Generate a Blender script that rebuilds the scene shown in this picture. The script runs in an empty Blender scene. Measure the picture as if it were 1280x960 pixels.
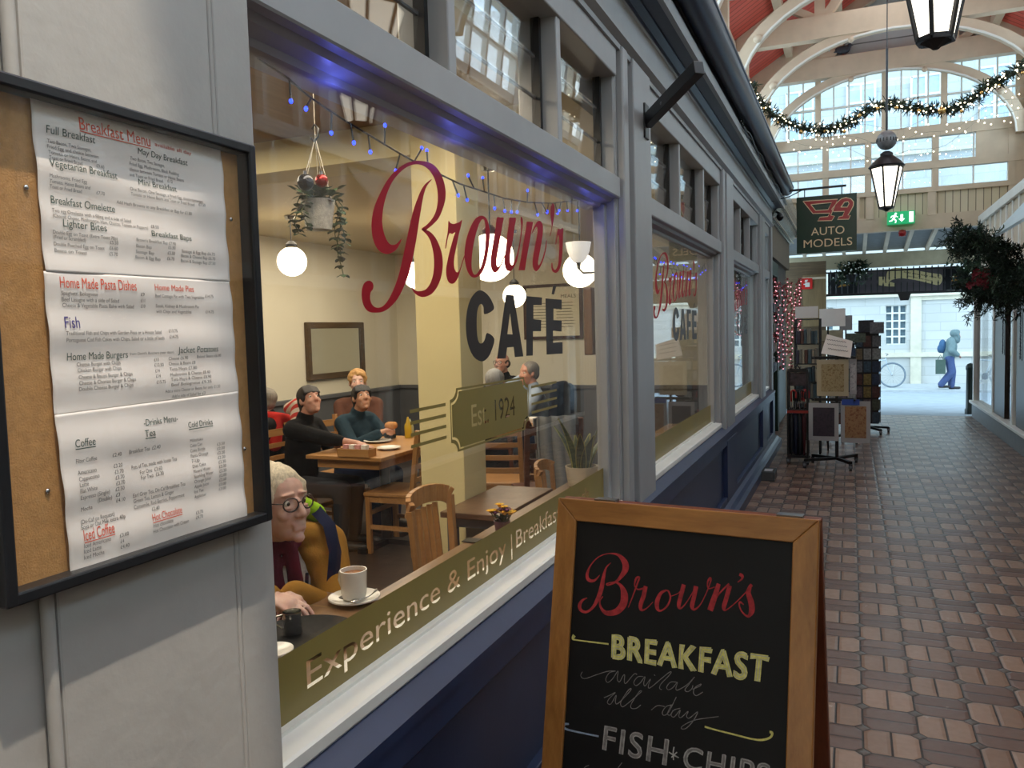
import bpy, math, random
from mathutils import Vector, Matrix
random.seed(7)
SC = bpy.context.scene
COL = SC.collection
# ---------------------------------------------------------------- camera, world, light, exposure
CAM_H = 1.6
F_PX = 996.07
CR = Vector((0.92036052, 0.39014424, -0.02690705))
CU = Vector((-0.000774855565, 0.0706226176, 0.997502805))
CF = Vector((-0.39107022, 0.91804135, -0.06530057))
cam = bpy.data.cameras.new('camera'); cam.sensor_width = 36; cam.lens = F_PX * 36 / 1280
cam.clip_start = 0.05; cam.clip_end = 200
camo = bpy.data.objects.new('camera', cam); COL.objects.link(camo)
mw = Matrix.Identity(4)
for i in range(3):
    mw[i][0] = CR[i]; mw[i][1] = CU[i]; mw[i][2] = -CF[i]
mw[2][3] = CAM_H
camo.matrix_world = mw
SC.camera = camo
SC.view_settings.view_transform = 'Standard'
SC.view_settings.look = 'None'
SC.view_settings.gamma = 1.0
SC.view_settings.use_curve_mapping = False
SC.view_settings.exposure = 0.0
SC.cycles.use_denoising = True
SC.cycles.transparent_max_bounces = 24
SC.cycles.max_bounces = 8
SC.cycles.sample_clamp_indirect = 6.0
SC.cycles.caustics_reflective = False
SC.cycles.caustics_refractive = False

WORLD_COLOR = (0.60, 0.83, 1.0)
WORLD_STRENGTH = 3.8
SKYLIGHT_W = 150
CAFE_LIGHT_W = 62
w = bpy.data.worlds.new('sky'); SC.world = w; w.use_nodes = True
bg = w.node_tree.nodes['Background']
bg.inputs[0].default_value = (*WORLD_COLOR, 1); bg.inputs[1].default_value = WORLD_STRENGTH

def area(name, loc, sx, sy, watts, color, rot=(0, 0, 0), spread=math.pi):
    l = bpy.data.lights.new(name, 'AREA'); l.shape = 'RECTANGLE'; l.size = sx; l.size_y = sy
    l.energy = watts; l.color = color; l.spread = spread
    o = bpy.data.objects.new(name, l); o.location = loc; o.rotation_euler = rot; COL.objects.link(o)
    return o
def point(name, loc, watts, color, r=0.06):
    l = bpy.data.lights.new(name, 'POINT'); l.energy = watts; l.color = color; l.shadow_soft_size = r
    o = bpy.data.objects.new(name, l); o.location = loc; COL.objects.link(o)
    return o
# area lamps added below the closed roof boards, standing in for skylight daylight
area('skylight_fill_near', (0.6, 1.5, 5.6), 1.6, 11.0, SKYLIGHT_W, (0.88, 0.95, 1.0))
area('skylight_fill_far', (0.55, 11.0, 6.4), 1.2, 5.0, 40, (0.95, 0.97, 1.0))
# daylight through the clerestory glazing on both sides
area('clerestory_right', (2.95, 5.0, 4.9), 1.2, 20.0, 215, (0.90, 0.96, 1.0), (0, math.radians(90), 0))
area('clerestory_left', (-1.95, 5.0, 4.9), 1.2, 20.0, 300, (0.88, 0.95, 1.0), (0, math.radians(-90), 0))
# spotlight on the roof timbers, aimed at the menu board
sl = bpy.data.lights.new('menu_spotlight', 'SPOT'); sl.energy = 1750; sl.color = (1.0, .86, .70); sl.spot_size = math.radians(15.5); sl.spot_blend = .25; sl.shadow_soft_size = .035
so = bpy.data.objects.new('menu_spotlight', sl); COL.objects.link(so); so.location = (.40, .25, 6.6)
so.rotation_euler = (Vector((-.95, .36, 1.15)) - Vector((.40, .25, 6.6))).to_track_quat('-Z', 'Y').to_euler()
# warm fill lamps added under the cafe ceiling, without any fittings
area('cafe_fill_front', (-3.3, 2.2, 2.6), 1.6, 1.6, CAFE_LIGHT_W, (1.0, 0.87, 0.66))
area('cafe_fill_back', (-3.7, 6.2, 2.6), 2.4, 3.0, CAFE_LIGHT_W * 1.5, (1.0, 0.87, 0.66))
area('cafe_fill_window', (-1.5, 2.4, 2.6), 0.3, 1.6, CAFE_LIGHT_W * .35, (1.0, 0.85, 0.62))

# ---------------------------------------------------------------- pixel rays on named planes
def ray(x, y): return CF + CR * ((x - 640) / F_PX) - CU * ((y - 480) / F_PX)
CP = Vector((0, 0, CAM_H))
def onx(x, y, X): d = ray(x, y); return CP + d * (X / d.x)
def ony(x, y, Y): d = ray(x, y); return CP + d * (Y / d.y)
def onz(x, y, z=0.0): d = ray(x, y); return CP + d * ((z - CAM_H) / d.z)
V = Vector

# ---------------------------------------------------------------- materials
def lin(c):
    c = c / 255.0
    return c / 12.92 if c <= 0.04045 else ((c + 0.055) / 1.055) ** 2.4
def rgb(r, g, b): return (lin(r), lin(g), lin(b), 1.0)
class NT:
    def __init__(s, name):
        s.m = bpy.data.materials.new(name); s.m.use_nodes = True
        s.t = s.m.node_tree; s.n = s.t.nodes; s.l = s.t.links
        s.b = s.n['Principled BSDF']; s.out = s.n['Material Output']
    def node(s, typ, **kw):
        n = s.n.new(typ)
        for k, v in kw.items(): setattr(n, k, v)
        return n
    def link(s, a, b): s.l.new(a, b)
    def val(s, sock, v):
        if hasattr(v, 'is_output') or hasattr(v, 'links'): s.link(v, sock)
        else: sock.default_value = v
    def math(s, op, a, b=None, c=None):
        n = s.node('ShaderNodeMath', operation=op); s.val(n.inputs[0], a)
        if b is not None: s.val(n.inputs[1], b)
        if c is not None: s.val(n.inputs[2], c)
        return n.outputs[0]
    def mix(s, f, a, b):
        n = s.node('ShaderNodeMix', data_type='RGBA'); s.val(n.inputs[0], f); s.val(n.inputs[6], a); s.val(n.inputs[7], b)
        return n.outputs[2]
    def noise(s, scale, detail=4, vec=None, rough=.55):
        n = s.node('ShaderNodeTexNoise'); n.inputs['Scale'].default_value = scale; n.inputs['Detail'].default_value = detail
        n.inputs['Roughness'].default_value = rough
        if vec is not None: s.link(vec, n.inputs['Vector'])
        return n.outputs[0]
    def obj(s): return s.node('ShaderNodeTexCoord').outputs['Object']
    def pos(s): return s.node('ShaderNodeNewGeometry').outputs['Position']
    def mapping(s, vec, scale=(1, 1, 1), rot=(0, 0, 0)):
        n = s.node('ShaderNodeMapping'); s.link(vec, n.inputs[0]); n.inputs['Scale'].default_value = scale; n.inputs['Rotation'].default_value = rot
        return n.outputs[0]
    def ramp(s, fac, stops):
        n = s.node('ShaderNodeValToRGB'); s.link(fac, n.inputs[0]); e = n.color_ramp.elements
        while len(e) > 1: e.remove(e[-1])
        e[0].position = stops[0][0]; e[0].color = stops[0][1]
        for p, c in stops[1:]:
            k = e.new(p); k.color = c
        return n.outputs[0]
    def bump(s, h, strength=.2, dist=.01):
        n = s.node('ShaderNodeBump'); n.inputs['Strength'].default_value = strength; n.inputs['Distance'].default_value = dist
        s.link(h, n.inputs['Height']); s.link(n.outputs[0], s.b.inputs['Normal'])
MATS = {}
def mat(name, c, rough=.5, metal=0.0, var=.12, scale=12.0, bump=.05, spec=.5, emit=None, estr=0.0, coat=0.0):
    if name in MATS: return MATS[name]
    t = NT(name); c = rgb(*c)
    v = t.obj()
    n = t.noise(scale, 5, v)
    d = tuple(x * (1 - var) for x in c[:3]) + (1,); e = tuple(min(1, x * (1 + var)) for x in c[:3]) + (1,)
    t.link(t.ramp(n, [(.3, d), (.7, e)]), t.b.inputs['Base Color'])
    t.b.inputs['Roughness'].default_value = rough; t.b.inputs['Metallic'].default_value = metal
    t.b.inputs['Specular IOR Level'].default_value = spec
    t.b.inputs['Coat Weight'].default_value = coat
    if emit:
        t.b.inputs['Emission Color'].default_value = rgb(*emit); t.b.inputs['Emission Strength'].default_value = estr
    if bump: t.bump(t.noise(scale * 4, 4, v), bump, .01)
    MATS[name] = t.m; return t.m
def wood(name, c1, c2, rough=.45, axis=2, scale=1.0):
    if name in MATS: return MATS[name]
    t = NT(name); v = t.obj()
    sc = [14 * scale] * 3; sc[axis] = .9 * scale
    mv = t.mapping(v, tuple(sc))
    n = t.noise(2.2, 6, mv, .65); n2 = t.noise(9, 3, mv)
    f = t.math('ADD', t.math('MULTIPLY', n, .75), t.math('MULTIPLY', n2, .25))
    t.link(t.ramp(f, [(.32, rgb(*c1)), (.68, rgb(*c2))]), t.b.inputs['Base Color'])
    t.b.inputs['Roughness'].default_value = rough
    t.bump(f, .12, .004)
    MATS[name] = t.m; return t.m
def fabric(name, c, scale=220, var=.2, rough=.9):
    if name in MATS: return MATS[name]
    t = NT(name); v = t.obj(); c = rgb(*c)
    n = t.noise(scale, 2, v); n2 = t.noise(7, 4, v)
    d = tuple(x * (1 - var) for x in c[:3]) + (1,); e = tuple(min(1, x * (1 + var)) for x in c[:3]) + (1,)
    f = t.math('ADD', t.math('MULTIPLY', n, .5), t.math('MULTIPLY', n2, .5))
    t.link(t.ramp(f, [(.35, d), (.65, e)]), t.b.inputs['Base Color'])
    t.b.inputs['Roughness'].default_value = rough; t.b.inputs['Specular IOR Level'].default_value = .2
    t.bump(t.math('ADD', n, t.math('MULTIPLY', n2, 2.0)), .35, .004)
    MATS[name] = t.m; return t.m
def emis(name, c, strength):
    if name in MATS: return MATS[name]
    t = NT(name)
    t.b.inputs['Base Color'].default_value = rgb(*c); t.b.inputs['Emission Color'].default_value = rgb(*c)
    t.b.inputs['Emission Strength'].default_value = strength; t.b.inputs['Roughness'].default_value = .4
    MATS[name] = t.m; return t.m
def glass(name, tint=(1, 1, 1), r0=.04, rough=0.0, gain=.96, dirt=0.0):
    if name in MATS: return MATS[name]
    t = NT(name)
    g = t.node('ShaderNodeNewGeometry')
    dp = t.node('ShaderNodeVectorMath', operation='DOT_PRODUCT'); t.link(g.outputs['Normal'], dp.inputs[0]); t.link(g.outputs['Incoming'], dp.inputs[1])
    c = t.math('ABSOLUTE', dp.outputs['Value'])
    f = t.math('ADD', t.math('MULTIPLY', t.math('POWER', t.math('SUBTRACT', 1.0, c), 5.0), gain), r0)
    tr = t.node('ShaderNodeBsdfTransparent'); tr.inputs[0].default_value = (*tint, 1)
    gl = t.node('ShaderNodeBsdfGlossy'); gl.inputs['Roughness'].default_value = rough
    mx = t.node('ShaderNodeMixShader'); t.link(f, mx.inputs[0]); t.link(tr.outputs[0], mx.inputs[1]); t.link(gl.outputs[0], mx.inputs[2])
    o = mx.outputs[0]
    if dirt:
        df = t.node('ShaderNodeBsdfDiffuse'); df.inputs[0].default_value = (.6, .6, .58, 1)
        m2 = t.node('ShaderNodeMixShader'); t.link(t.math('MULTIPLY', t.noise(6, 5, t.obj()), dirt), m2.inputs[0])
        t.link(o, m2.inputs[1]); t.link(df.outputs[0], m2.inputs[2]); o = m2.outputs[0]
    t.link(o, t.out.inputs[0]); MATS[name] = t.m; return t.m
def skin(name, c):
    if name in MATS: return MATS[name]
    t = NT(name); v = t.obj(); c = rgb(*c)
    n = t.noise(22, 5, v)
    d = (c[0] * .95, c[1] * .78, c[2] * .76, 1)
    t.link(t.ramp(n, [(.3, d), (.65, c)]), t.b.inputs['Base Color'])
    t.b.inputs['Roughness'].default_value = .5; t.b.inputs['Subsurface Weight'].default_value = .12
    t.b.inputs['Subsurface Radius'].default_value = (.012, .005, .003); t.b.inputs['Subsurface Scale'].default_value = .5
    t.bump(t.noise(160, 3, v), .12, .002)
    MATS[name] = t.m; return t.m
def hairmat(name, c):
    if name in MATS: return MATS[name]
    t = NT(name); v = t.obj(); c = rgb(*c)
    mv = t.mapping(v, (130, 130, 18)); n = t.noise(1.0, 5, mv, .7)
    t.link(t.ramp(n, [(.3, tuple(x * .55 for x in c[:3]) + (1,)), (.7, tuple(min(1, x * 1.25) for x in c[:3]) + (1,))]), t.b.inputs['Base Color'])
    t.b.inputs['Roughness'].default_value = .55
    t.bump(n, .7, .006); MATS[name] = t.m; return t.m

# ---------------------------------------------------------------- mesh helper
ORG = {}
def frame_of(d):
    d = V(d).normalized()
    a = V((0, 0, 1)) if abs(d.z) < .95 else V((0, 1, 0))
    x = d.cross(a).normalized(); y = d.cross(x).normalized()
    return x, y, d
class MB:
    def __init__(s): s.v = []; s.f = []; s.k = 0
    def add(s, vs, fs):
        o = len(s.v); s.v += [V(p) for p in vs]; s.f += [tuple(i + o for i in f) for f in fs]; return s
    def box(s, x0, x1, y0, y1, z0, z1):
        if x0 > x1: x0, x1 = x1, x0
        if y0 > y1: y0, y1 = y1, y0
        if z0 > z1: z0, z1 = z1, z0
        s.k += 1; e = min(min(x1 - x0, y1 - y0, z1 - z0) * .02, .0012) * (s.k % 6) / 5      # keeps overlapping timbers off one shared plane
        x0 -= e; y0 -= e; z0 -= e; x1 += e; y1 += e; z1 += e
        return s.add([(x0, y0, z0), (x1, y0, z0), (x1, y1, z0), (x0, y1, z0), (x0, y0, z1), (x1, y0, z1), (x1, y1, z1), (x0, y1, z1)],
                     [(0, 3, 2, 1), (4, 5, 6, 7), (0, 1, 5, 4), (1, 2, 6, 5), (2, 3, 7, 6), (3, 0, 4, 7)])
    def bar(s, a, b, w, h, up=(0, 0, 1)):
        a, b = V(a), V(b); d = (b - a).normalized(); up = V(up)
        s.k += 1; e = min(min(w, h) * .04, .004) * (s.k % 6) / 5; w += e; h += e
        x = d.cross(up)
        x = x.normalized() if x.length > 1e-5 else d.cross(V((1, 0, 0))).normalized()
        y = x.cross(d).normalized()
        c = [(-w / 2, -h / 2), (w / 2, -h / 2), (w / 2, h / 2), (-w / 2, h / 2)]
        vs = [a + x * p + y * q for p, q in c] + [b + x * p + y * q for p, q in c]
        return s.add(vs, [(3, 2, 1, 0), (4, 5, 6, 7), (0, 1, 5, 4), (1, 2, 6, 5), (2, 3, 7, 6), (3, 0, 4, 7)])
    def tube(s, pts, r, n=8, cap=True, closed=False):
        pts = [V(p) for p in pts]; m = len(pts)
        rr = r if isinstance(r, (list, tuple)) else [r] * m
        o = len(s.v); px = None
        for i, p in enumerate(pts):
            if closed: t = pts[(i + 1) % m] - pts[i - 1]
            else: t = (pts[min(i + 1, m - 1)] - pts[max(i - 1, 0)])
            if t.length < 1e-9: t = V((0, 0, 1))
            t = t.normalized()
            if px is None: x, y, _ = frame_of(t)
            else:
                x = (px - t * px.dot(t))
                x = x.normalized() if x.length > 1e-6 else frame_of(t)[0]
                y = t.cross(x)
            px = x
            for k in range(n):
                a = 2 * math.pi * k / n
                s.v.append(p + x * (math.cos(a) * rr[i]) + y * (math.sin(a) * rr[i]))
        for i in range(m if closed else m - 1):
            j = (i + 1) % m
            for k in range(n):
                k2 = (k + 1) % n
                s.f.append((o + i * n + k, o + i * n + k2, o + j * n + k2, o + j * n + k))
        if cap and not closed:
            s.f.append(tuple(o + k for k in range(n))[::-1]); s.f.append(tuple(o + (m - 1) * n + k for k in range(n)))
        return s
    def cyl(s, a, b, r, r2=None, n=16): return s.tube([a, b], [r, r if r2 is None else r2], n)
    def sphere(s, c, r, nu=14, nv=10, M=None):
        c = V(c); r = r if isinstance(r, (tuple, list)) else (r, r, r)
        o = len(s.v)
        def P(x, y, z):
            p = V((x * r[0], y * r[1], z * r[2]))
            if M is not None: p = M @ p
            s.v.append(p + c)
        P(0, 0, 1)
        for i in range(1, nv):
            th = math.pi * i / nv
            for k in range(nu):
                a = 2 * math.pi * k / nu; P(math.sin(th) * math.cos(a), math.sin(th) * math.sin(a), math.cos(th))
        P(0, 0, -1); e = len(s.v) - 1
        for k in range(nu):
            k2 = (k + 1) % nu
            s.f.append((o, o + 1 + k, o + 1 + k2)); s.f.append((e, e - nu + k2, e - nu + k))
            for i in range(nv - 2):
                a = o + 1 + i * nu
                s.f.append((a + k, a + nu + k, a + nu + k2, a + k2))
        return s
    def caps(s, a, b, ra, rb, n=12):
        a, b = V(a), V(b); d = b - a
        if d.length < 1e-6: return s.sphere(a, max(ra, rb))
        x, y, d = frame_of(d); pts = []; rr = []
        for i in range(4): th = math.pi / 2 * (1 - i / 4); pts.append(a - d * ra * math.sin(th)); rr.append(max(1e-4, ra * math.cos(th)))
        pts.append(a); rr.append(ra); pts.append(b); rr.append(rb)
        for i in range(1, 5): th = math.pi / 2 * i / 4; pts.append(b + d * rb * math.sin(th)); rr.append(max(1e-4, rb * math.cos(th)))
        return s.tube(pts, rr, n)
    def lathe(s, prof, c=(0, 0, 0), n=24, M=None):
        c = V(c); o = len(s.v); m = len(prof)
        for r, z in prof:
            for k in range(n):
                a = 2 * math.pi * k / n; p = V((max(r, 1e-5) * math.cos(a), max(r, 1e-5) * math.sin(a), z))
                if M is not None: p = M @ p
                s.v.append(p + c)
        for i in range(m - 1):
            for k in range(n):
                k2 = (k + 1) % n; s.f.append((o + i * n + k, o + i * n + k2, o + (i + 1) * n + k2, o + (i + 1) * n + k))
        s.f.append(tuple(o + k for k in range(n))[::-1]); s.f.append(tuple(o + (m - 1) * n + k for k in range(n)))
        return s
    def prism(s, pts, d):
        """closed 3D polygon pushed along d"""
        pts = [V(p) for p in pts]; d = V(d); n = len(pts); o = len(s.v)
        s.v += pts + [p + d for p in pts]
        s.f.append(tuple(o + i for i in range(n))[::-1]); s.f.append(tuple(o + n + i for i in range(n)))
        for i in range(n):
            j = (i + 1) % n; s.f.append((o + i, o + j, o + n + j, o + n + i))
        return s
    def sweep_y(s, prof, y0, y1):
        """(x, z) outline swept along y"""
        return s.prism([(x, y0, z) for x, z in prof], (0, y1 - y0, 0))
    def grid(s, fn, nu, nv):
        o = len(s.v)
        for j in range(nv + 1):
            for i in range(nu + 1): s.v.append(V(fn(i / nu, j / nv)))
        for j in range(nv):
            for i in range(nu):
                a = o + j * (nu + 1) + i; s.f.append((a, a + 1, a + nu + 2, a + nu + 1))
        return s
    def ribbon(s, pts, ws, nrm):
        """flat stroke: list of points, widths, plane normal"""
        pts = [V(p) for p in pts]; nrm = V(nrm); n = len(pts); o = len(s.v)
        ws = ws if isinstance(ws, (list, tuple)) else [ws] * n
        for i, p in enumerate(pts):
            t = pts[min(i + 1, n - 1)] - pts[max(i - 1, 0)]
            if t.length < 1e-9: t = V((1, 0, 0))
            q = t.cross(nrm).normalized() * ws[i] / 2
            s.v += [p + q, p - q]
        for i in range(n - 1): s.f.append((o + 2 * i, o + 2 * i + 1, o + 2 * i + 3, o + 2 * i + 2))
        return s
    def xf(s, M):
        s.v = [M @ p for p in s.v]; return s
    def build(s, name, m, parent=None, smooth=None, bevel=0.0, loc=None, seg=2):
        me = bpy.data.meshes.new(name)
        if parent is not None: off = ORG[parent.name]
        elif loc is not None: off = V(loc)
        else:
            xs = [p.x for p in s.v]; ys = [p.y for p in s.v]; zs = [p.z for p in s.v]
            off = V(((min(xs) + max(xs)) / 2, (min(ys) + max(ys)) / 2, min(zs)))
        me.from_pydata([tuple(p - off) for p in s.v], [], s.f); me.update()
        if smooth is not None:
            me.polygons.foreach_set('use_smooth', [True] * len(me.polygons))
            if smooth < 180: me.set_sharp_from_angle(angle=math.radians(smooth))
        if isinstance(m, (list, tuple)):
            for k in m: me.materials.append(k)
        elif m: me.materials.append(m)
        o = bpy.data.objects.new(name, me); COL.objects.link(o)
        if parent is not None: o.parent = parent
        else: o.location = off
        ORG[o.name] = off
        if bevel:
            b = o.modifiers.new('edge', 'BEVEL'); b.width = bevel; b.segments = seg; b.limit_method = 'ANGLE'; b.angle_limit = math.radians(40)
        return o
def blob(mb, voxel, smooth=4, fac=.5):
    """merge overlapping closed pieces of an MB into one continuous skin"""
    me = bpy.data.meshes.new('t'); me.from_pydata([tuple(p) for p in mb.v], [], mb.f); me.update()
    o = bpy.data.objects.new('t', me); COL.objects.link(o)
    r = o.modifiers.new('r', 'REMESH'); r.mode = 'VOXEL'; r.voxel_size = voxel
    if smooth:
        q = o.modifiers.new('s', 'SMOOTH'); q.iterations = smooth; q.factor = fac
    dg = bpy.context.evaluated_depsgraph_get(); dg.update()
    em = o.evaluated_get(dg).to_mesh()
    out = MB(); out.v = [V(x.co) for x in em.vertices]; out.f = [tuple(p.vertices) for p in em.polygons]
    o.evaluated_get(dg).to_mesh_clear()
    bpy.data.objects.remove(o); bpy.data.meshes.remove(me)
    return out
def tag(o, label=None, cat=None, group=None, kind=None):
    if label: o['label'] = label
    if cat: o['category'] = cat
    if group: o['group'] = group
    if kind: o['kind'] = kind
    return o
def empty(name, loc=(0, 0, 0), label=None, cat=None, group=None, kind=None):
    o = bpy.data.objects.new(name, None); COL.objects.link(o); o.location = loc; o.empty_display_size = .1
    ORG[o.name] = V(loc); return tag(o, label, cat, group, kind)
def copy_tree(o, parent=None):
    c = o.copy(); COL.objects.link(c); ORG[c.name] = ORG[o.name]
    if parent is not None: c.parent = parent
    for ch in list(o.children): copy_tree(ch, c)
    return c
def place(o, loc, rz=0.0, label=None, group=None):
    o.location = loc; o.rotation_euler = (0, 0, rz)
    return tag(o, label, None, group)
def S(mb, name, m, parent=None, **kw):
    o = mb.build(name, m, parent, **kw)
    if parent is None: o['kind'] = 'structure'
    return o
# ---------------------------------------------------------------- lettering helpers
_tc = {}
def text_polys(s, offset=0.0, spacing=1.0):
    """closed outlines of a line of text, size 1, origin at the left of the baseline"""
    key = (s, offset, spacing)
    if key in _tc: return _tc[key]
    cu = bpy.data.curves.new('t', 'FONT'); cu.body = s; cu.size = 1; cu.space_character = spacing
    o = bpy.data.objects.new('t', cu); COL.objects.link(o)
    dg = bpy.context.evaluated_depsgraph_get(); dg.update()
    c2 = o.evaluated_get(dg).to_curve(dg)
    polys = []
    for sp in c2.splines:
        pts = []
        if sp.type == 'BEZIER':
            bp = sp.bezier_points; n = len(bp)
            for i in range(n):
                a, b = bp[i], bp[(i + 1) % n]; p0, p1, p2, p3 = a.co, a.handle_right, b.handle_left, b.co
                straight = ((p1 - p0).cross(p3 - p0)).length < 1e-5 and ((p2 - p0).cross(p3 - p0)).length < 1e-5
                k = 1 if straight else 4
                for j in range(k):
                    t = j / k; q = p0 * (1 - t) ** 3 + p1 * 3 * t * (1 - t) ** 2 + p2 * 3 * t * t * (1 - t) + p3 * t ** 3
                    pts.append((q.x, q.y))
        else: pts = [(p.co.x, p.co.y) for p in sp.points]
        polys.append(pts)
    o.evaluated_get(dg).to_curve_clear(); bpy.data.objects.remove(o); bpy.data.curves.remove(cu)
    _tc[key] = polys
    return polys
def fill2d(polys):
    cu = bpy.data.curves.new('f', 'CURVE'); cu.dimensions = '2D'; cu.fill_mode = 'BOTH'
    for p in polys:
        sp = cu.splines.new('POLY'); sp.points.add(len(p) - 1); sp.use_cyclic_u = True
        for i, (x, y) in enumerate(p): sp.points[i].co = (x, y, 0, 1)
    o = bpy.data.objects.new('f', cu); COL.objects.link(o)
    dg = bpy.context.evaluated_depsgraph_get(); dg.update()
    em = o.evaluated_get(dg).to_mesh()
    vs = [(x.co.x, x.co.y) for x in em.vertices]; fs = [tuple(p.vertices) for p in em.polygons]
    o.evaluated_get(dg).to_mesh_clear(); bpy.data.objects.remove(o); bpy.data.curves.remove(cu)
    return vs, fs
def extent(polys):
    xs = [q[0] for p in polys for q in p]; ys = [q[1] for p in polys for q in p]
    return min(xs), max(xs), min(ys), max(ys)
_fc = {}
def text_fit(s, x0, y0, h, wid=None, shear=0.0):
    """filled text: baseline-left (x0, y0), letter size h, optional total width"""
    if s not in _fc: _fc[s] = fill2d(text_polys(s))
    vs, fs = _fc[s]
    a = min(v[0] for v in vs); b = max(v[0] for v in vs)
    kx = wid / (b - a) if wid else h
    return [(x0 + (x - a) * kx + shear * y * h, y0 + y * h) for x, y in vs], fs
def smooth_poly(pts, k=3, closed=True):
    n = len(pts); out = []
    rng = range(n) if closed else range(n - 1)
    g = (lambda i: pts[i % n]) if closed else (lambda i: pts[max(0, min(n - 1, i))])
    for i in rng:
        p0, p1, p2, p3 = g(i - 1), g(i), g(i + 1), g(i + 2)
        for j in range(k):
            t = j / k
            out.append(tuple(.5 * (2 * b + (c - a) * t + (2 * a - 5 * b + 4 * c - d) * t * t + (3 * b - a - 3 * c + d) * t ** 3)
                             for a, b, c, d in zip(p0, p1, p2, p3)))
    if not closed: out.append(tuple(pts[-1]))
    return out
# ================================================================= shared materials
GREY = mat('grey_paint', (146, 147, 148), .42, var=.05, scale=5, bump=.04)
GREYP = mat('grey_pillar_paint', (160, 158, 154), .5, var=.05, scale=7, bump=.12)
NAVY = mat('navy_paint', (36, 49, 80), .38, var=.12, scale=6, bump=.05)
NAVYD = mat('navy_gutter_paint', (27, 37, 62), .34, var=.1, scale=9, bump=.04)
CREAM = mat('cream_wall_paint', (214, 200, 150), .6, var=.04, scale=3, bump=.03)
CREAMT = mat('cream_timber', (202, 184, 160), .6, var=.08, scale=4, bump=.08)
BLACK = mat('black_metal', (18, 18, 20), .4, var=.2, bump=.05)
BLACKP = mat('black_plastic', (14, 14, 15), .35, var=.2, bump=.02)
WHITEP = mat('white_paint', (226, 224, 216), .45, var=.05, scale=5, bump=.05)
STEEL = mat('polished_steel', (200, 200, 200), .12, 1.0, var=.04, bump=.0)
CHROME = mat('grey_metal', (130, 132, 135), .3, 1.0, var=.05, bump=.0)
PANE = glass('window_glass', r0=.05, dirt=.012)
PAPER = mat('white_paper', (228, 222, 216), .75, var=.03, scale=8, bump=.02)

# ================================================================= floors
def brick_floor():
    t = NT('brick_paving'); p = t.pos(); sx = t.node('ShaderNodeSeparateXYZ'); t.link(p, sx.inputs[0])
    u = t.math('DIVIDE', t.math('SUBTRACT', sx.outputs[0], .245), .2); v = t.math('DIVIDE', t.math('SUBTRACT', sx.outputs[1], 3.34), .194)
    cu, cv = t.math('FLOOR', u), t.math('FLOOR', v); fu, fv = t.math('FRACT', u), t.math('FRACT', v)
    par = t.math('FLOORED_MODULO', t.math('ADD', cu, cv), 2.0)            # 0 = upright pair, 1 = flat pair
    inv = t.math('SUBTRACT', 1.0, par)
    du = t.math('MINIMUM', fu, t.math('SUBTRACT', 1.0, fu)); dv = t.math('MINIMUM', fv, t.math('SUBTRACT', 1.0, fv))
    su = t.math('ADD', t.math('ABSOLUTE', t.math('SUBTRACT', fu, .5)), t.math('MULTIPLY', par, 5.0))
    sv = t.math('ADD', t.math('ABSOLUTE', t.math('SUBTRACT', fv, .5)), t.math('MULTIPLY', inv, 5.0))
    edge = t.math('MINIMUM', t.math('MINIMUM', du, dv), t.math('MINIMUM', su, sv))
    dia = t.math('ADD', du, dv)
    ring = t.math('ABSOLUTE', t.math('SUBTRACT', dia, .15))
    indiamond = t.math('LESS_THAN', dia, .15)
    notd = t.math('SUBTRACT', 1.0, indiamond)
    e2 = t.math('MINIMUM', t.math('ADD', edge, t.math('MULTIPLY', indiamond, 5.0)), ring)
    mort = t.math('LESS_THAN', e2, .022)
    half = t.math('ADD', t.math('MULTIPLY', inv, t.math('GREATER_THAN', fu, .5)), t.math('MULTIPLY', par, t.math('GREATER_THAN', fv, .5)))
    cx = t.node('ShaderNodeCombineXYZ'); t.link(cu, cx.inputs[0]); t.link(cv, cx.inputs[1]); t.link(half, cx.inputs[2])
    wn = t.node('ShaderNodeTexWhiteNoise'); t.link(cx.outputs[0], wn.inputs[0])
    n1 = t.noise(30, 6, p); n2 = t.noise(1.3, 4, p)
    a = t.mix(wn.outputs[0], rgb(138, 112, 94), rgb(164, 138, 120)); b = t.mix(wn.outputs[0], rgb(98, 77, 70), rgb(120, 97, 88))
    c = t.mix(par, a, b)
    c = t.mix(indiamond, c, rgb(92, 88, 84))
    c = t.mix(t.math('MULTIPLY', n1, .45), c, rgb(86, 68, 58))
    spots = t.math('GREATER_THAN', t.noise(9, 6, p, .7), .665)
    c = t.mix(t.math('MULTIPLY', spots, .35), c, rgb(196, 184, 172))
    c = t.mix(mort, c, rgb(44, 36, 32))
    t.link(c, t.b.inputs['Base Color'])
    t.link(t.math('ADD', t.math('MULTIPLY', n1, .22), t.math('ADD', t.math('MULTIPLY', n2, .18), .14)), t.b.inputs['Roughness'])
    h = t.math('SUBTRACT', t.math('MINIMUM', t.math('MULTIPLY', e2, 12.0), 1.0), 0.0)
    h = t.math('ADD', h, t.math('MULTIPLY', n1, .35))
    h = t.math('ADD', h, t.math('MULTIPLY', wn.outputs[0], .25))
    t.bump(h, .38, .006)
    return t.m
S(MB().box(-1.35, 3.2, -5, 15.05, -.12, 0), 'floor', brick_floor())

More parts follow.
